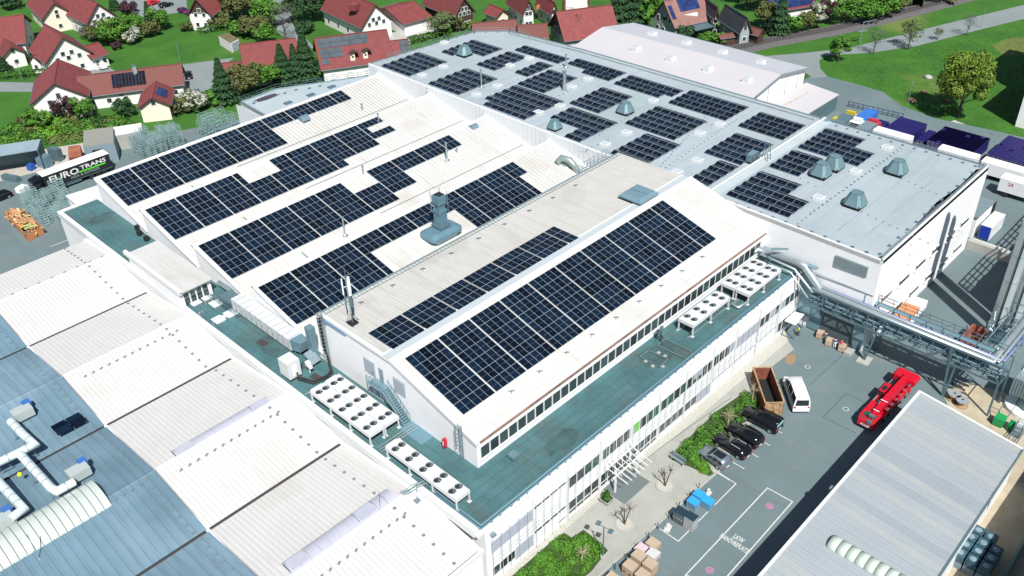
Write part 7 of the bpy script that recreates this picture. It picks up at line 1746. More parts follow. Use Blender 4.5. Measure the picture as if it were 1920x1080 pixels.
extra_pv(h,(117.19,181.61,9),(132.65,173.18,9),(113.81,175.13,3.6),9,3.6,.04,.34,.36,.66,6,2,GC_); extra_pv(h,(117.19,181.61,9),(132.65,173.18,9),(113.81,175.13,3.6),9,3.6,.04,.14,.68,.84,2,1,GC_)
wing(h,(136.05,169.59,6.5),(129.34,173.62,6.5),(128.01,169.16,3),6.5,3.0,gw=0,wins=2); extra_pv(h,(136.05,169.59,6.5),(129.34,173.62,6.5),(128.01,169.16,3),6.5,3,.02,.32,.05,.75,4,3,GC_)
for p in ((121.47,173.01,5.8),(124.34,171.78,5.8)):
    q=MB(); d=V(*p); q.obox(d+V(0,0,-1.2),(1.1,1.3,1.6),-.5); o=obj('dormer',q,CREAM,h)
    q=MB(); q.slab(d+V(-.9,-.6,.4),d+V(.1,-1.1,.9),d+V(.9,.7,.9),d+V(-.1,1.2,.4),.1); q.slab(d+V(.1,-1.1,.9),d+V(1.0,-1.5,.4),d+V(1.8,.3,.4),d+V(.9,.7,.9),.1); obj('roof',q,TIMB,o)
    q=MB(); q.obox(d+V(-.25,-.55,-.5),(.5,.15,.5),-.5); obj('window',q,GLASS,o)
h=house('large white house with balcony gable and red roof beside the open carport')
wing(h,(142.93,190.19,9.2),(145.68,212.02,9.2),(138.18,192.5,4.2),9.2,4.0,gw=3,wins=4); wing(h,(159.13,193.98,5.6),(149.74,195.19,5.6),(155.43,185.67,3.2),5.6,3.2,gw=0,wins=0)
q=MB(); a,b=V(*(141.9,193.51,3.6)),V(*(147.05,192.7,3.6)); q.bar(a,b,.12,1.1); obj('balcony',q,STEEL,h)
q=MB(); q.obox(V(*(140.84,196.66,7.2)),(2.4,2.2,1.5),.3); obj('dormer',q,ROOFR,h)
h=house('dark timber gabled house with red roof behind the pale willow')
wing(h,(162.96,177.74,8.6),(164.94,193.32,8.6),(159.73,179.91,4),8.6,4.0,gw=3,wins=3,gabm=TIMB,wallm=TIMB)
h=house('small red-roofed garage with pink wall right of the timber house','garage')
wing(h,(170.93,171.29,4.8),(171.89,177.54,4.8),(173.45,171.42,3),4.8,3.0,gw=1,wins=1,wallm=CREAM)
h=house('long low barn with mossy red roof just behind the rounded grey roof end','barn')
wing(h,(156.24,168.36,5.4),(165.94,161.73,5.4),(155.76,165.88,3),5.4,3.0,roofm=ROOFM,gw=1,wins=0,gabm=TIMB)
h=house('low red-roofed barn with white gable just behind the flat hall','barn')
wing(h,(168.44,153.22,5.4),(162.74,158.29,5.4),(165.16,149.55,3.2),5.4,3.2,roofm=ROOFM,gw=1,wins=2)
h=house('house with several red roofs and orange balcony at the top middle')
wing(h,(173.7,164.4,8),(178.53,175.32,8),(173.59,169.11,4),8,4,gw=2,wins=3,gabm=TIMB); wing(h,(178.97,160.08,7),(182.66,169.22,7),(177.76,160.14,3.6),7,3.6,gw=2,wins=2)
q=MB(); a,b=V(*(179.72,167.35,4)),V(*(185.78,167.35,4)); q.bar(a,b,.2,1.1); obj('balcony',q,ORANGE,h)
h=house('tall red-roofed house with grey gable next to the brown bare shrub')
wing(h,(168.36,150.24,9),(181.43,142.86,9),(165.83,144.1,3.4),9,3.4,gw=2,wins=4,wallm=GREYW,gabm=TIMB)
h=house('small red-roofed house with blue shutters at the top between houses')
wing(h,(181.78,159.54,7),(188.89,156.64,7),(184.98,158.52,4),7,4,gw=1,wins=2)
h=house('grey house with brown roof and bright blue solar panels above the white hall')
wing(h,(192.03,134.52,9),(204.61,130.43,9),(191.48,129.01,3.4),9,3.4,roofm=mat('brown_roof',(0.20,0.105,0.09),.8,var=.2),gw=3,wins=3,wallm=GREYW,pv=(.28,.75,.05,.5,6,3,PVB))
extra_pv(h,(192.03,134.52,9),(204.61,130.43,9),(191.48,129.01,3.4),9,3.4,.04,.13,.2,.7,1,4,PVB)
q=MB(); q.obox(V(*(197.23,130.9,3.2)),(5,3.6,2.4),-.5); o=obj('dormer',q,TRIM,h); q=MB(); q.obox(V(*(197.23,130.9,3.2))+V(0,-1.85,.6),(3.6,.2,1.3),-.5); obj('window',q,GLASS,o)
q=MB()
for i in range(7): q.bar(V(*(200.32,130.23,0))+V(i*1.1,-i*.7,0),V(*(200.32,130.23,0))+V(i*1.1,-i*.7,3.2),.14)
q.slab((197.47,129.24,3.2),(202.9,127.99,3.2),(198.24,122.92,3.2),(192.65,124.6,3.2),.1); obj('terrace_frame',q,STEELD,h)
h=house('slim cream gabled house with dark roof beside the blue solar house')
wing(h,(198.9,122.64,8),(205.23,132.07,8),(200,125.42,5),8,5,roofm=ROOFD,wallm=CREAM,gw=2,wins=2)
h=house('house with large black roof and grey gable near the railway')
wing(h,(199.06,113.94,7),(205.07,124.33,7),(198.3,116.34,3.2),7,3.2,roofm=ROOFD,wallm=GREYW,gw=1,wins=2)
h=house('low red roofed garden shed beside the railway','garden shed')
wing(h,(194.97,119.42,2.6),(200.35,116.63,2.6),(194.14,118.18,2),2.6,2.0,roofm=ROOFM,wallm=TIMB,gw=0,wins=0,over=.2); wing(h,(202.4,116.55,4),(201.71,110.91,4),(201.04,117.07,2.6),4,2.6,roofm=ROOFM,wallm=TIMB,gw=0,wins=0,over=.3)
h=house('house with red and blue solar roof behind the tall conifer at the top right')
wing(h,(214.34,117.56,8),(227.53,111.45,8),(215.07,115.83,4),8,4,gw=2,wins=4,pv=(.0,.95,.1,.85,10,3,PVB))
h=house('white greenhouse lean-to at the top right behind green bushes','greenhouse')
wing(h,(238.56,106.99,4),(237.86,110.98,4),(236.22,105.22,2.6),4,2.6,roofm=TRIM,gw=2,wins=3)
h=house('flat-roofed white garage with mossy top on the lawn edge','garage')
g0=[(112.96,219.99,2.7),(111.89,212.21,2.7),(115.05,213.48,2.7),(115.54,219.49,2.7)]; q=MB(); q.hexa([(p[0],p[1],0) for p in g0],[(p[0],p[1],2.6) for p in g0]); obj('wall',q,WALLH,h); q=MB(); q.hexa([(p[0],p[1],2.6) for p in g0],[(p[0],p[1],2.75) for p in g0]); obj('roof',q,mat('mossy_flat_roof',(0.12,0.10,0.05),.9,var=.3,scale=1),h)
q=MB(); a,b=V(g0[1][0],g0[1][1],1.2),V(g0[2][0],g0[2][1],1.2); q.bar(a+(b-a)*.08,a+(b-a)*.92,.3,2.3); obj('door',q,GREYW,h)
for lb,a,b,m_ in (('white car parked before the steep red-roofed house',(84.22,226.77),(84.8,231.87),CARWHT),('red car on the village square at the top left',(117.11,268.17),(121.37,268.69),RED),('dark car next to the red car on the village square',(118.56,263.08),(122.42,263.17),CARBLK),('purple car beside the house with the plain red roof',(120.78,255.46),(121.26,251.7),mat('purple_paint',(0.10,0.01,0.10),.3)),('dark car on the forecourt with its bonnet towards the lane',(94.62,203.66),(96.57,207.89),CARBLK),('dark car under the open carport',(153.86,196.08),(156,196.33),CARBLK)):
    put(car(lb,4.3,1.78,1.46,m_,.92,.9,2.95,(.7,2.2),(.25,1.15),None),a,b,4.3)
shed('dark open log shelter at the top right beside the railway',[(253.59,95.39),(253.57,92.39),(256.43,93.34),(256.65,96.15)],2.4,ROOFD,TIMB,0)
q=MB(); c=(247.11,114.45)
for a,b in (((218.25,92.71),(229.89,92.39)),):
    q.cyl(a[0],a[1],0,5.6,.12,8); q.bar((a[0],a[1],5.5),(a[0]+3.4,a[1]-1.6,5.5),.14); q.bar((a[0],a[1],4.0),(a[0]+1.8,a[1]-.9,5.4),.08); q.cyl(b[0],b[1],0,3.4,.1,8); q.bar((a[0]-1,a[1]+.6,3.2),(a[0]+1.4,a[1]-.6,3.2),.5,.2)
single('railway_signal',q,STEEL,'grey crossing signal gantry beside the railway','signal gantry')
for lb,p in (('thin pale lamp post beside the lawn at the long house',(99.45,216.46)),('thin pale lamp post beside the hedge at the left',(67.11,235.14)),('thin pale lamp post beside the meadow road',(248.46,74.74))):
    q=MB(); q.cyl(p[0],p[1],0,5.2,.06,8); q.bar((p[0],p[1],5.2),(p[0]-.5,p[1]-.3,5.25),.08); single('street_lamp',q,STEEL,lb,'street lamp')

# ---------------------------------------------------------------- trees and shrubs
def lm(name, c1, c2):
    return mat(name, c1, .75, col2=c2, scale=.6)
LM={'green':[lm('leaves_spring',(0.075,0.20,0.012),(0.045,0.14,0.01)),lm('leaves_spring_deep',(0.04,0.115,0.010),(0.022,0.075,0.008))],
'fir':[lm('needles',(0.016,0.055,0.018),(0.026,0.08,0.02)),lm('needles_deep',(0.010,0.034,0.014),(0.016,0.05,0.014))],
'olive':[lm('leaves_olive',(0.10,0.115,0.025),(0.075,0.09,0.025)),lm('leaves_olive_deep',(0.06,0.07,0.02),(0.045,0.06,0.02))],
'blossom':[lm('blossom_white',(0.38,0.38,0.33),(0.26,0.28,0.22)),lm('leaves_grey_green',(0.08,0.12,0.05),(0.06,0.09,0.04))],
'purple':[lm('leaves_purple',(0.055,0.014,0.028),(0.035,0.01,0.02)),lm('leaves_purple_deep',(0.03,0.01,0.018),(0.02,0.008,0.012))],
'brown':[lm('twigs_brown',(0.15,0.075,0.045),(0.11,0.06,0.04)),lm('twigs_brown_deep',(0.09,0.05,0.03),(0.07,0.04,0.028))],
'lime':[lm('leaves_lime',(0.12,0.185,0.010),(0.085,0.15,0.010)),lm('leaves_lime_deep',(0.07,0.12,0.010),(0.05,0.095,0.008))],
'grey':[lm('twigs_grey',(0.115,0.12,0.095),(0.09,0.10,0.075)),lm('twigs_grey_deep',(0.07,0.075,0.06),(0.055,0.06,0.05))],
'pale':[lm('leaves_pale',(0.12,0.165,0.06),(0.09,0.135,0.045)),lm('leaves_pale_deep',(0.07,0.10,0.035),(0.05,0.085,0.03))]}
BARK=mat('bark',(0.07,0.055,0.04),.9,var=.3,scale=4)
def crown_mesh(seed, shape, n, leaf, H_, R_, base):
    r=random.Random(seed); q=MB(); cl=[]
    if shape=='cone':
        for k in range(n):
            f=r.random()**.75; z=base+(H_-base)*f; rad=R_*(1-f)*(.55+.5*r.random()) * (1.0+.22*math.sin(f*44+seed)); a=r.uniform(0,6.283)
            p=V(rad*math.cos(a),rad*math.sin(a),z-.25*rad); d=V(math.cos(a),math.sin(a),-.45).normalized(); s=V(-math.sin(a),math.cos(a),r.uniform(-.4,.4))
            q.face([p-d*leaf*.9-s*leaf*.15,p+s*leaf*.42,p+d*leaf*1.1,p-s*leaf*.42],0 if r.random()<.55 else 1)
        return q
    m={'round':26,'tall':24,'bush':18,'loose':30}[shape]
    for i in range(m):
        a=r.uniform(0,6.283); f=r.random(); e=(r.random()*1.7-.55)
        rr=R_*(.45+.32*r.random()); cz=base+(H_-base)*(.5+.36*e/1.15)
        k=math.sqrt(max(.05,1-((cz-base)/(H_-base)*2-1)**2)); cl.append((V(rr*k*math.cos(a),rr*k*math.sin(a),cz),R_*r.uniform(.22,.42)))
    for i in range(n):
        c,cr_=cl[r.randrange(m)]
        d=V(r.gauss(0,1),r.gauss(0,1),r.gauss(0,1)).normalized(); p=c+d*cr_*(.75+.32*r.random())*V(1,1,.85).length/1.65
        if p.z<base*.6: continue
        nrm=(d+V(r.uniform(-.6,.6),r.uniform(-.6,.6),r.uniform(-.2,.6))).normalized(); s=nrm.cross(V(r.random()-.5,r.random()-.5,r.random()-.5)).normalized()*leaf*r.uniform(.6,1.2); w=nrm.cross(s).normalized()*leaf*r.uniform(.4,.8)
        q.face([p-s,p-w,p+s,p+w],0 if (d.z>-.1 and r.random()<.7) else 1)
    return q
def trunk_mesh(seed,H_,R_,base,r0,shape):
    r=random.Random(seed+99); q=MB(); top=H_*(.9 if shape=='cone' else .62)
    q.tube([V(0,0,0),V(.05*R_,0,H_*.25),V(-.03*R_,.04*R_,top)],[r0,r0*.75,r0*.25],8)
    if shape!='cone':
        for i in range(9):
            a=r.uniform(0,6.283); z=base*.8+(top-base*.8)*r.random(); l=R_*r.uniform(.5,.9); p0=V(0,0,z); p1=V(l*.5*math.cos(a),l*.5*math.sin(a),z+l*.35); p2=V(l*math.cos(a),l*math.sin(a),z+l*.6); q.tube([p0,p1,p2],[r0*.4,r0*.28,r0*.08],5)
    return q
PROT={}
SPEC={'round':(2300,.29,7.0,3.2,1.4,.2),'tall':(2000,.28,8.0,2.4,1.0,.16),'bush':(1300,.215,2.6,1.9,.1,.08),'cone':(2600,.58,10.0,2.6,.6,.18),'loose':(1000,.2,7.5,2.8,1.6,.16),'big':(9000,.27,12.5,5.4,2.3,.3)}
def proto(kind,shape,v):
    k=(kind,shape,v)
    if k not in PROT:
        n,leaf,H_,R_,base,r0=SPEC[shape]; sh='round' if shape=='big' else shape
        if kind in('grey','brown') : n=int(n*.8); leaf*=.6
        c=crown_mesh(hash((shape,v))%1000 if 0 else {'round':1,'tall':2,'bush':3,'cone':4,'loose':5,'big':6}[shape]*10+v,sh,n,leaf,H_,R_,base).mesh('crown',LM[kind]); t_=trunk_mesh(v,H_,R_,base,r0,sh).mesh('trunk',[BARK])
        PROT[k]=(c,t_,H_,R_)
    return PROT[k]
rt=random.Random(5)
def tree(px, kind, shape, h, rad, label, cat='tree', group=None, name=None):
    c,t_,H_,R_=proto(kind,shape,rt.randrange(2)); nm=name or {'bush':'shrub','cone':'conifer'}.get(shape,'tree')
    t = thing(nm,label,cat,(px[0],px[1],0),group)
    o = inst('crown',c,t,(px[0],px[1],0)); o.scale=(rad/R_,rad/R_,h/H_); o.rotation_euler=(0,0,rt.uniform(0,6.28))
    o['kind']='stuff'
    o = inst('trunk',t_,t,(px[0],px[1],0)); o.scale=(rad/R_,rad/R_,h/H_)
TR=[
((189.38,56.75),'lime','big',13.5,6.2,'big yellow-green tree on the meadow above the crate blocks'),
((203.39,90.87),'green','tall',6.2,2.6,'dense green egg-shaped tree at the bend of the road'),
((213.63,86.97),'grey','loose',6.8,2.8,'thin pale tree beside the railway signal on the meadow edge'),
((222,82.06),'pale','loose',7.2,3.2,'thin greyish-green tree next to the road, second from the signal'),
((232.7,79.32),'pale','loose',3.2,1.3,'tiny sapling at the road edge of the meadow'),
((240.28,75.05),'grey','loose',6.0,2.2,'nearly bare tree at the upper end of the road'),
((95.02,243.78),'green','round',6.5,4.6,'big bright green tree on the lawn left of the white blossom shrub'),
((100.6,246.38),'green','round',6.0,4.2,'green tree behind the white blossom shrub'),
((93.85,249.23),'olive','round',5.0,3.8,'dark olive tree at the left end of the lawn shrubs'),
((92.73,253.31),'grey','bush',3.5,3.0,'greyish shrub behind the red porch roof'),
((98.46,240.89),'blossom','bush',3.8,3.2,'white blossoming shrub on the lawn'),
((93.4,238.61),'purple','bush',2.0,1.6,'small dark red shrub at the edge of the lawn'),
((104.73,241.3),'olive','bush',4.2,2.8,'olive shrub on the lawn below the bright green tree'),
((108.87,244.61),'green','round',6.2,3.4,'bright green round tree near the red car'),
((108.59,249.28),'fir','cone',7.0,2.0,'narrow dark conifer left of the bright round tree'),
((113.35,237.65),'olive','bush',2.4,2.0,'low olive shrub on the lawn near the stone box'),
((110.39,265.26),'purple','bush',3.5,3.0,'purple shrub at the village square'),
((109.36,272.96),'fir','cone',5.0,1.8,'small dark conifer beside the white balcony house'),
((126.89,235.46),'olive','round',9.0,5.6,'large olive tree leaning over the plain red-roofed house'),
((135.37,238.8),'olive','round',9.0,5.4,'large olive-brown tree at the top of the lawn'),
((129.53,221.92),'green','round',8.5,4.6,'mid-green tree left of the shaded lane'),
((122.64,217.89),'olive','round',6.0,4.4,'brownish tree behind the garage with mossy top'),
((120.59,232.98),'olive','bush',3.8,3.4,'olive hedge shrub at the garden corner of the lawn'),
((120.79,222.9),'green','bush',3.6,3.0,'dark green shrub beside the garage with mossy top'),
((121.14,210.46),'green','round',5.5,3.4,'green tree right behind the ridge of the plain red roof'),
((125.88,208.56),'grey','loose',11.0,4.0,'tall bare grey tree beside the shaded lane'),
((136.39,217.74),'fir','round',8.0,4.2,'dark green tree right of the shaded lane'),
((140.75,216.74),'fir','round',8.0,4.2,'dark green tree left of the large balcony house'),
((146.16,235),'lime','round',7.0,3.2,'yellow flowering tree at the top of the lane'),
((133.27,210.27),'fir','bush',3.0,3.0,'dark shrub at the foot of the lane'),
((92.84,183.97),'fir','cone',10.5,3.0,'dark conifer at the left corner of the grey annex'),
((97,184.34),'olive','round',7.0,4.2,'olive-brown tree behind the grey annex, next to the left conifer'),
((100.56,184.06),'olive','round',7.0,4.2,'olive-brown tree behind the middle of the grey annex'),
((104.46,183.96),'green','round',6.0,3.6,'dark green tree behind the grey annex rail'),
((108.69,183.56),'fir','cone',9.5,3.0,'dark conifer behind the grey annex, below the white awning'),
((113.69,181.25),'fir','cone',11.5,3.4,'tallest dark conifer left of the solar-covered house'),
((111.41,182.4),'fir','cone',9.0,2.4,'slim dark conifer squeezed beside the tallest conifer'),
((120.15,176.7),'olive','round',6.0,3.6,'olive tree in front of the solar-covered house'),
((123.15,174.72),'green','round',5.0,3.2,'green tree in front of the solar-covered house, nearer the hall corner'),
((117.25,177.51),'green','bush',3.0,2.8,'green shrub between the tallest conifer and the olive tree'),
((90,185.92),'green','bush',3.0,3.2,'pale green shrub at the forecourt end above the annex frames'),
((86.06,185.91),'blossom','bush',4.2,3.6,'greyish blossoming shrub beside the pergola of the long house'),
((82.65,187.19),'olive','bush',3.4,3.4,'olive shrub between the long house and the cage stacks'),
((63.96,203.01),'purple','round',5.6,2.6,'dark purple tree before the gable of the long house'),
((66.85,200.48),'green','round',5.2,3.0,'green tree before the terrace of the long house'),
((73.75,194.57),'fir','bush',4.0,2.6,'dark green round shrub beside the cream side gable'),
((77.53,202.69),'purple','round',4.6,2.0,'dark purple tree under the solar block of the long house'),
((72.87,205.35),'lime','bush',2.8,1.3,'bright yellow shrub on the terrace of the long house'),
((75.59,204.04),'green','bush',2.8,1.3,'light green clipped shrub on the terrace of the long house'),
((58.74,204.78),'green','bush',3.6,3.4,'green shrub on the bank left of the long house'),
((66.69,246.82),'fir','cone',4.2,2.4,'bluish spruce in the garden at the left edge'),
((89.44,299.57),'fir','bush',3.4,3.6,'dark green shrub at the top left corner'),
((156.49,178.91),'pale','tall',6.2,3.4,'pale green willow before the dark timber house'),
((152.97,179.24),'pale','loose',6.0,2.8,'bare pale shrub left of the green willow'),
((160.85,178.98),'olive','bush',3.4,2.4,'olive shrub below the timber house'),
((164.38,178.09),'lime','bush',2.0,2.2,'yellow-green shrub in the timber house garden'),
((173.8,148.47),'brown','round',8.6,4.4,'reddish brown bare shrub before the tall red-roofed house'),
((177.54,145.16),'lime','round',6.4,4.0,'yellow-green tree behind the white storage hall'),
((184.52,148.39),'blossom','loose',6.5,3.4,'white blossoming tree before the tall red-roofed house'),
((186.69,144.37),'fir','cone',13.0,4.6,'broad dark conifer behind the white storage hall'),
((189.64,142.07),'fir','cone',14.0,4.6,'tallest dark conifer behind the white storage hall'),
((191.93,139.24),'green','tall',11.5,3.6,'tall green tree right of the dark conifers'),
((193.98,128.82),'fir','bush',3.8,3.6,'bluish green shrub before the blue solar house'),
((195.41,121.96),'green','bush',2.4,3.4,'low green shrub row behind the storage hall edge'),
((197.53,119.37),'green','bush',2.0,3.0,'low green hedge shrub before the red garden shed'),
((211.27,111.42),'fir','cone',11.5,2.8,'tall dark conifer before the red and blue solar roof'),
((212.84,116.11),'olive','round',7.0,3.2,'pale olive tree left of the tall conifer at the railway'),
((214.59,109.95),'green','bush',4.6,3.2,'green shrub right of the tall conifer at the railway'),
((217.37,107.84),'olive','round',5.4,2.8,'mid green shrub tree between tall conifer and white blossom'),
((221.66,106.55),'blossom','tall',7.2,2.6,'white blossoming tree beside the purple tree at the railway'),
((227.06,106.7),'purple','round',6.6,3.0,'dark purple tree right of the white blossom at the railway'),
((229.04,102.86),'green','round',6.4,4.2,'dense green tree at the railway below the greenhouse'),
((233.1,99.21),'green','round',7.0,4.8,'large bright green bush tree along the railway'),
((239.27,97.14),'green','round',7.0,4.4,'green bush tree along the railway, next to the log shelter'),
((245.9,96.08),'olive','round',5.0,3.4,'olive bush at the railway right of the green bush trees'),
((263.29,90.9),'olive','bush',4.0,4.4,'olive hedge bush at the top of the railway'),
((224.4,127.4),'olive','round',7.0,3.6,'olive tree behind the black-roofed house'),
((228.72,134.41),'green','round',8.0,3.8,'green tree at the top behind the black-roofed house'),
((226.39,124.92),'fir','round',9.0,3.4,'dark tree left of the red and blue solar roof'),
((126.28,172.03),'green','bush',3.0,2.2,'green shrub at the corner of the grey flat roof'),
]
for a in TR: tree(*a)
# hedges
def hedge_box(label, a, b, w, h, seed, mats=None, cat='hedge'):
    a,b=V(*a,0),V(*b,0); u=(b-a); L=u.length; u.normalize(); n=V(-u.y,u.x,0); r=random.Random(seed); q=MB()
    for i in range(int(L*w*26)):
        f=r.random(); s=r.choice((-1,1,0,0)); x=r.uniform(-w/2,w/2) if s==0 else s*w/2; z=h if s==0 else r.uniform(0,h)
        p=a+u*L*f+n*x+V(0,0,z)+V(r.uniform(-.12,.12),r.uniform(-.12,.12),r.uniform(-.12,.12)); d=V(r.gauss(0,1),r.gauss(0,1),r.gauss(0,1)).normalized(); s1=d.cross(V(.3,.5,.7)).normalized()*.28; w1=d.cross(s1).normalized()*.2
        q.face([p-s1,p-w1,p+s1,p+w1],r.randrange(2))
    single('hedge',q,mats or [LEAF2,LEAF3],label,cat)
hedge_box('clipped green hedge along the village street at the left edge',(62.69,242.09),(72.89,234.78),1.6,1.5,61)
hedge_box('clipped green hedge in front of the broad red-roofed house',(68.21,252.59),(75.28,252.52),1.4,1.4,62)
hedge_box('clipped green hedge behind the rounded end of the grey roof',(145.91,181.4),(157.58,177.57),2.0,1.6,63)
hedge_box('green hedge between the storage hall and the railway',(193.25,122.11),(205.06,113.91),1.6,1.2,64)
hedge_box('low green hedge below the olive trees at the lawn top',(113.86,232.82),(124.76,229.26),1.8,1.5,65,[LEAF3,LEAF2])
# scrub on the bank between yard and houses: nobody could count it
r=random.Random(71); q=MB()
def inpoly(x,y,pts):
    c=False; n=len(pts)
    for i in range(n):
        (x1,y1),(x2,y2)=pts[i],pts[(i+1)%n]
        if (y1>y)!=(y2>y) and x<(x2-x1)*(y-y1)/(y2-y1)+x1: c=not c
    return c
bank=[(44,200.02),(52.33,210.6),(58.05,211.8),(62.99,207.77),(68.87,198.99),(74.21,194.47),(73.04,189.64),(69.96,184.75),(61.58,189.68),(54.35,194.15),(46.2,194.4)]
bl_=[]
xs=[p[0] for p in bank]; ys=[p[1] for p in bank]
while len(bl_)<90:
    x,y=r.uniform(min(xs),max(xs)),r.uniform(min(ys),max(ys))
    if inpoly(x,y,bank): bl_.append((x,y,r.uniform(.7,2.0),r.choice((0,0,1,2,3))))
for i in range(15000):
    x,y,s,m_=bl_[r.randrange(90)]; d=V(r.gauss(0,1),r.gauss(0,1),abs(r.gauss(0,.8))).normalized(); p=V(x,y,0)+V(d.x*s*1.3,d.y*s*1.3,d.z*s*.9)*(.7+.35*r.random())
    e=(d+V(r.uniform(-.6,.6),r.uniform(-.6,.6),r.uniform(-.1,.5))).normalized(); s1=e.cross(V(r.random()-.5,.4,.6)).normalized()*.3; w1=e.cross(s1).normalized()*.2; q.face([p-s1,p-w1,p+s1,p+w1],m_)
single('bank_scrub',q,[LEAF2,LEAF3,LM['olive'][0],LEAF1],'mixed scrub on the bank between the yard and the long house','scrub',kind='stuff')
# loose grass tufts and dandelion drift in the meadow in view
q=MB(); mead=[(202.61,94.07),(212.85,86.18),(224.25,79.31),(243.79,71.37),(257.77,65.89),(232.28,53.61),(184.05,43.65),(186.85,55.18),(189.38,67.61),(193.71,76.94),(194.43,87.67)]
xs=[p[0] for p in mead]; ys=[p[1] for p in mead]
for i in range(5000):
    x,y=r.uniform(min(xs),max(xs)),r.uniform(min(ys),max(ys))
    if not inpoly(x,y,mead): continue
    h_=r.uniform(.05,.16); a=r.uniform(0,3.14); d=V(math.cos(a),math.sin(a),0)*r.uniform(.15,.45); p=V(x,y,-.02); q.face([p-d,p+d,p+d*.4+V(r.uniform(-.15,.15),r.uniform(-.15,.15),h_)],0 if r.random()<.86 else (1 if r.random()<.7 else 2))
single('meadow_grass',q,[GRASS,LM['lime'][0],GRASS],'tufted grass of the meadow beside the road','grass',kind='stuff')
for lb,p,s in (('pale boulder in the middle of the meadow',(206.95,70.52),1.0),('reddish earth heap at the lower meadow edge near the lamp',(191.76,67.49),.9),('brown stump in the lower meadow left of the big tree',(197.84,67.67),.7),('reddish stone in the meadow under the big tree',(196.52,61.82),.7)):
    q=MB(); q.ball((p[0],p[1],.15),s,8,6,0,.55,.18,random.Random(int(p[0]))); single('boulder',q,CONC if 'pale' in lb else mat('red_earth_'+str(int(p[0])),(0.20,0.11,0.08),.9,var=.3),lb,'stone')
# ---------------------------------------------------------------- people
SKIN=mat('skin',(0.42,0.25,0.18),.6); HIVIS=mat('hi_vis_lime',(0.42,0.62,0.02),.6); JEANS=mat('dark_trousers',(0.03,0.045,0.08),.8); WTROU=mat('white_trousers',(0.55,0.57,0.58),.7); BLUJ=mat('blue_jacket',(0.03,0.08,0.32),.7); PURJ=mat('purple_jacket',(0.13,0.07,0.17),.7); REDJ=mat('red_jacket',(0.55,0.02,0.06),.7); HAIR=mat('dark_hair',(0.02,0.015,0.012),.8)
def skin_part(name, verts, edges, radii, m, parent, loc, rz):
    me=bpy.data.meshes.new(name); me.from_pydata(verts,edges,[]); me.materials.append(m)
    o=bpy.data.objects.new(name,me); COL.objects.link(o); o.parent=parent
    sk=o.modifiers.new('skin','SKIN'); sk.use_smooth_shade=True
    for i,rd in enumerate(radii): me.skin_vertices[0].data[i].radius=(rd,rd*.8 if rd>.1 else rd)
    me.skin_vertices[0].data[0].use_root=True
    sb=o.modifiers.new('subdivision','SUBSURF'); sb.levels=1; sb.render_levels=1
    return o
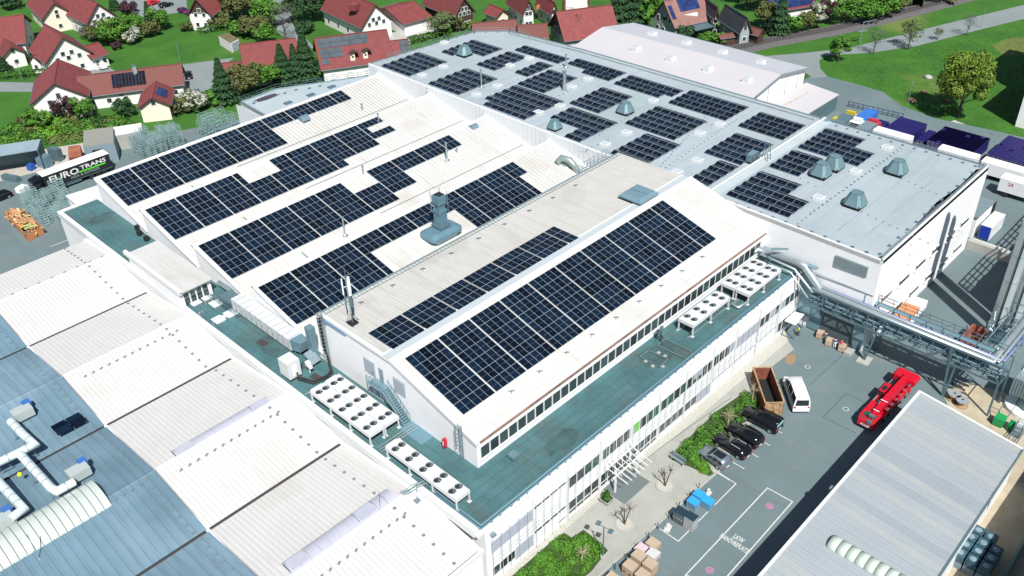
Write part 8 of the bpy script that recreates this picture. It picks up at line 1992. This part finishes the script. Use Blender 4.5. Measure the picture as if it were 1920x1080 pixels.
def person(label, loc, rz, jacket, trousers, helmet=None, lean=0.0, step=.12):
    t=thing('person',label,'person',(0,0,0)); c,s=math.cos(lean),math.sin(lean)
    def up(x,y,z): # lean the upper body forward (+x) about the hip
        dz=z-.95; return (x+s*dz*1.0,y,.95+c*dz) if dz>0 else (x,y,z)
    hip=(0,0,.95)
    v=[hip,up(0,0,1.2),up(0,0,1.42),up(0,0,1.52),up(.01,0,1.62),up(.015,0,1.72), (0,.09,.9),(step,.1,.5),(step*.6,.1,.08),(step*.6+.16,.1,.04),(0,-.09,.9),(-step*.3,-.1,.5),(-step,-.1,.08),(-step+.16,-.1,.04), up(0,.19,1.42),up(.02,.25,1.15),up(.16,.24,.95),up(.24,.23,.9),up(0,-.19,1.42),up(.04,-.25,1.16),up(.2,-.22,.98),up(.28,-.2,.94)]
    e=[(0,1),(1,2),(2,3),(3,4),(4,5),(0,6),(6,7),(7,8),(8,9),(0,10),(10,11),(11,12),(12,13),(2,14),(14,15),(15,16),(16,17),(2,18),(18,19),(19,20),(20,21)]
    R=[.13,.13,.12,.055,.095,.08,.085,.06,.045,.04,.085,.06,.045,.04,.06,.045,.035,.035,.06,.045,.035,.035]
    skin_part('body',v,e,R,SKIN,t,loc,rz)
    jv=[v[0],v[1],v[2],v[14],v[15],v[16],v[18],v[19],v[20]]; skin_part('jacket',jv,[(0,1),(1,2),(2,3),(3,4),(4,5),(2,6),(6,7),(7,8)],[.16,.165,.15,.085,.07,.058,.085,.07,.058],jacket,t,loc,rz)
    tv=[(0,0,.97),v[6],v[7],v[8],v[10],v[11],v[12]]; skin_part('trousers',tv,[(0,1),(1,2),(2,3),(0,4),(4,5),(5,6)],[.15,.11,.085,.07,.11,.085,.07],trousers,t,loc,rz)
    h=v[5]; q=MB(); q.ball((h[0]-.01,h[1],h[2]+.0),.125,10,6,0,.8); o=obj('helmet' if helmet else 'hair',q,helmet or HAIR,t)
    for k in (8,12):
        q=MB(); q.hexa([(v[k][0]-.08,v[k][1]-.06,0),(v[k][0]+.2,v[k][1]-.06,0),(v[k][0]+.2,v[k][1]+.06,0),(v[k][0]-.08,v[k][1]+.06,0)],[(v[k][0]-.08,v[k][1]-.055,.12),(v[k][0]+.17,v[k][1]-.05,.07),(v[k][0]+.17,v[k][1]+.05,.07),(v[k][0]-.08,v[k][1]+.055,.12)]); obj('shoe',q,BLACK,t)
    place(t,loc,rz); return t
person('person in lime hi-vis jacket standing under the white porch roof',(*(100.94,43.71),0),2.0,HIVIS,JEANS)
person('person in lime hi-vis vest walking beside the black lorry',(*(52.41,171.13),0),.3,HIVIS,JEANS,HIVIS)
person('person in purple jacket between two cartons at the shutter',(*(102.21,40.23),0),.8,PURJ,JEANS)
person('person in blue jacket and white trousers beside the cartons',(*(101.77,38.53),0),.9,BLUJ,WTROU)
person('person in red jacket bending over a carton at the shutter',(*(101.94,37.98),0),-.9,REDJ,JEANS,None,.7)
for lb,p in (('brown carton at the left end of the people by the shutter',(102.66,41.22)),('brown carton between the purple and the blue jacket',(101.94,39.43)),('brown carton at the right end beside the red jacket',(101.91,37.48))):
    stack(lb,(*p,0),.2,1,1.1,.9,.75,CARTON,CT,'cartons at the shutter')
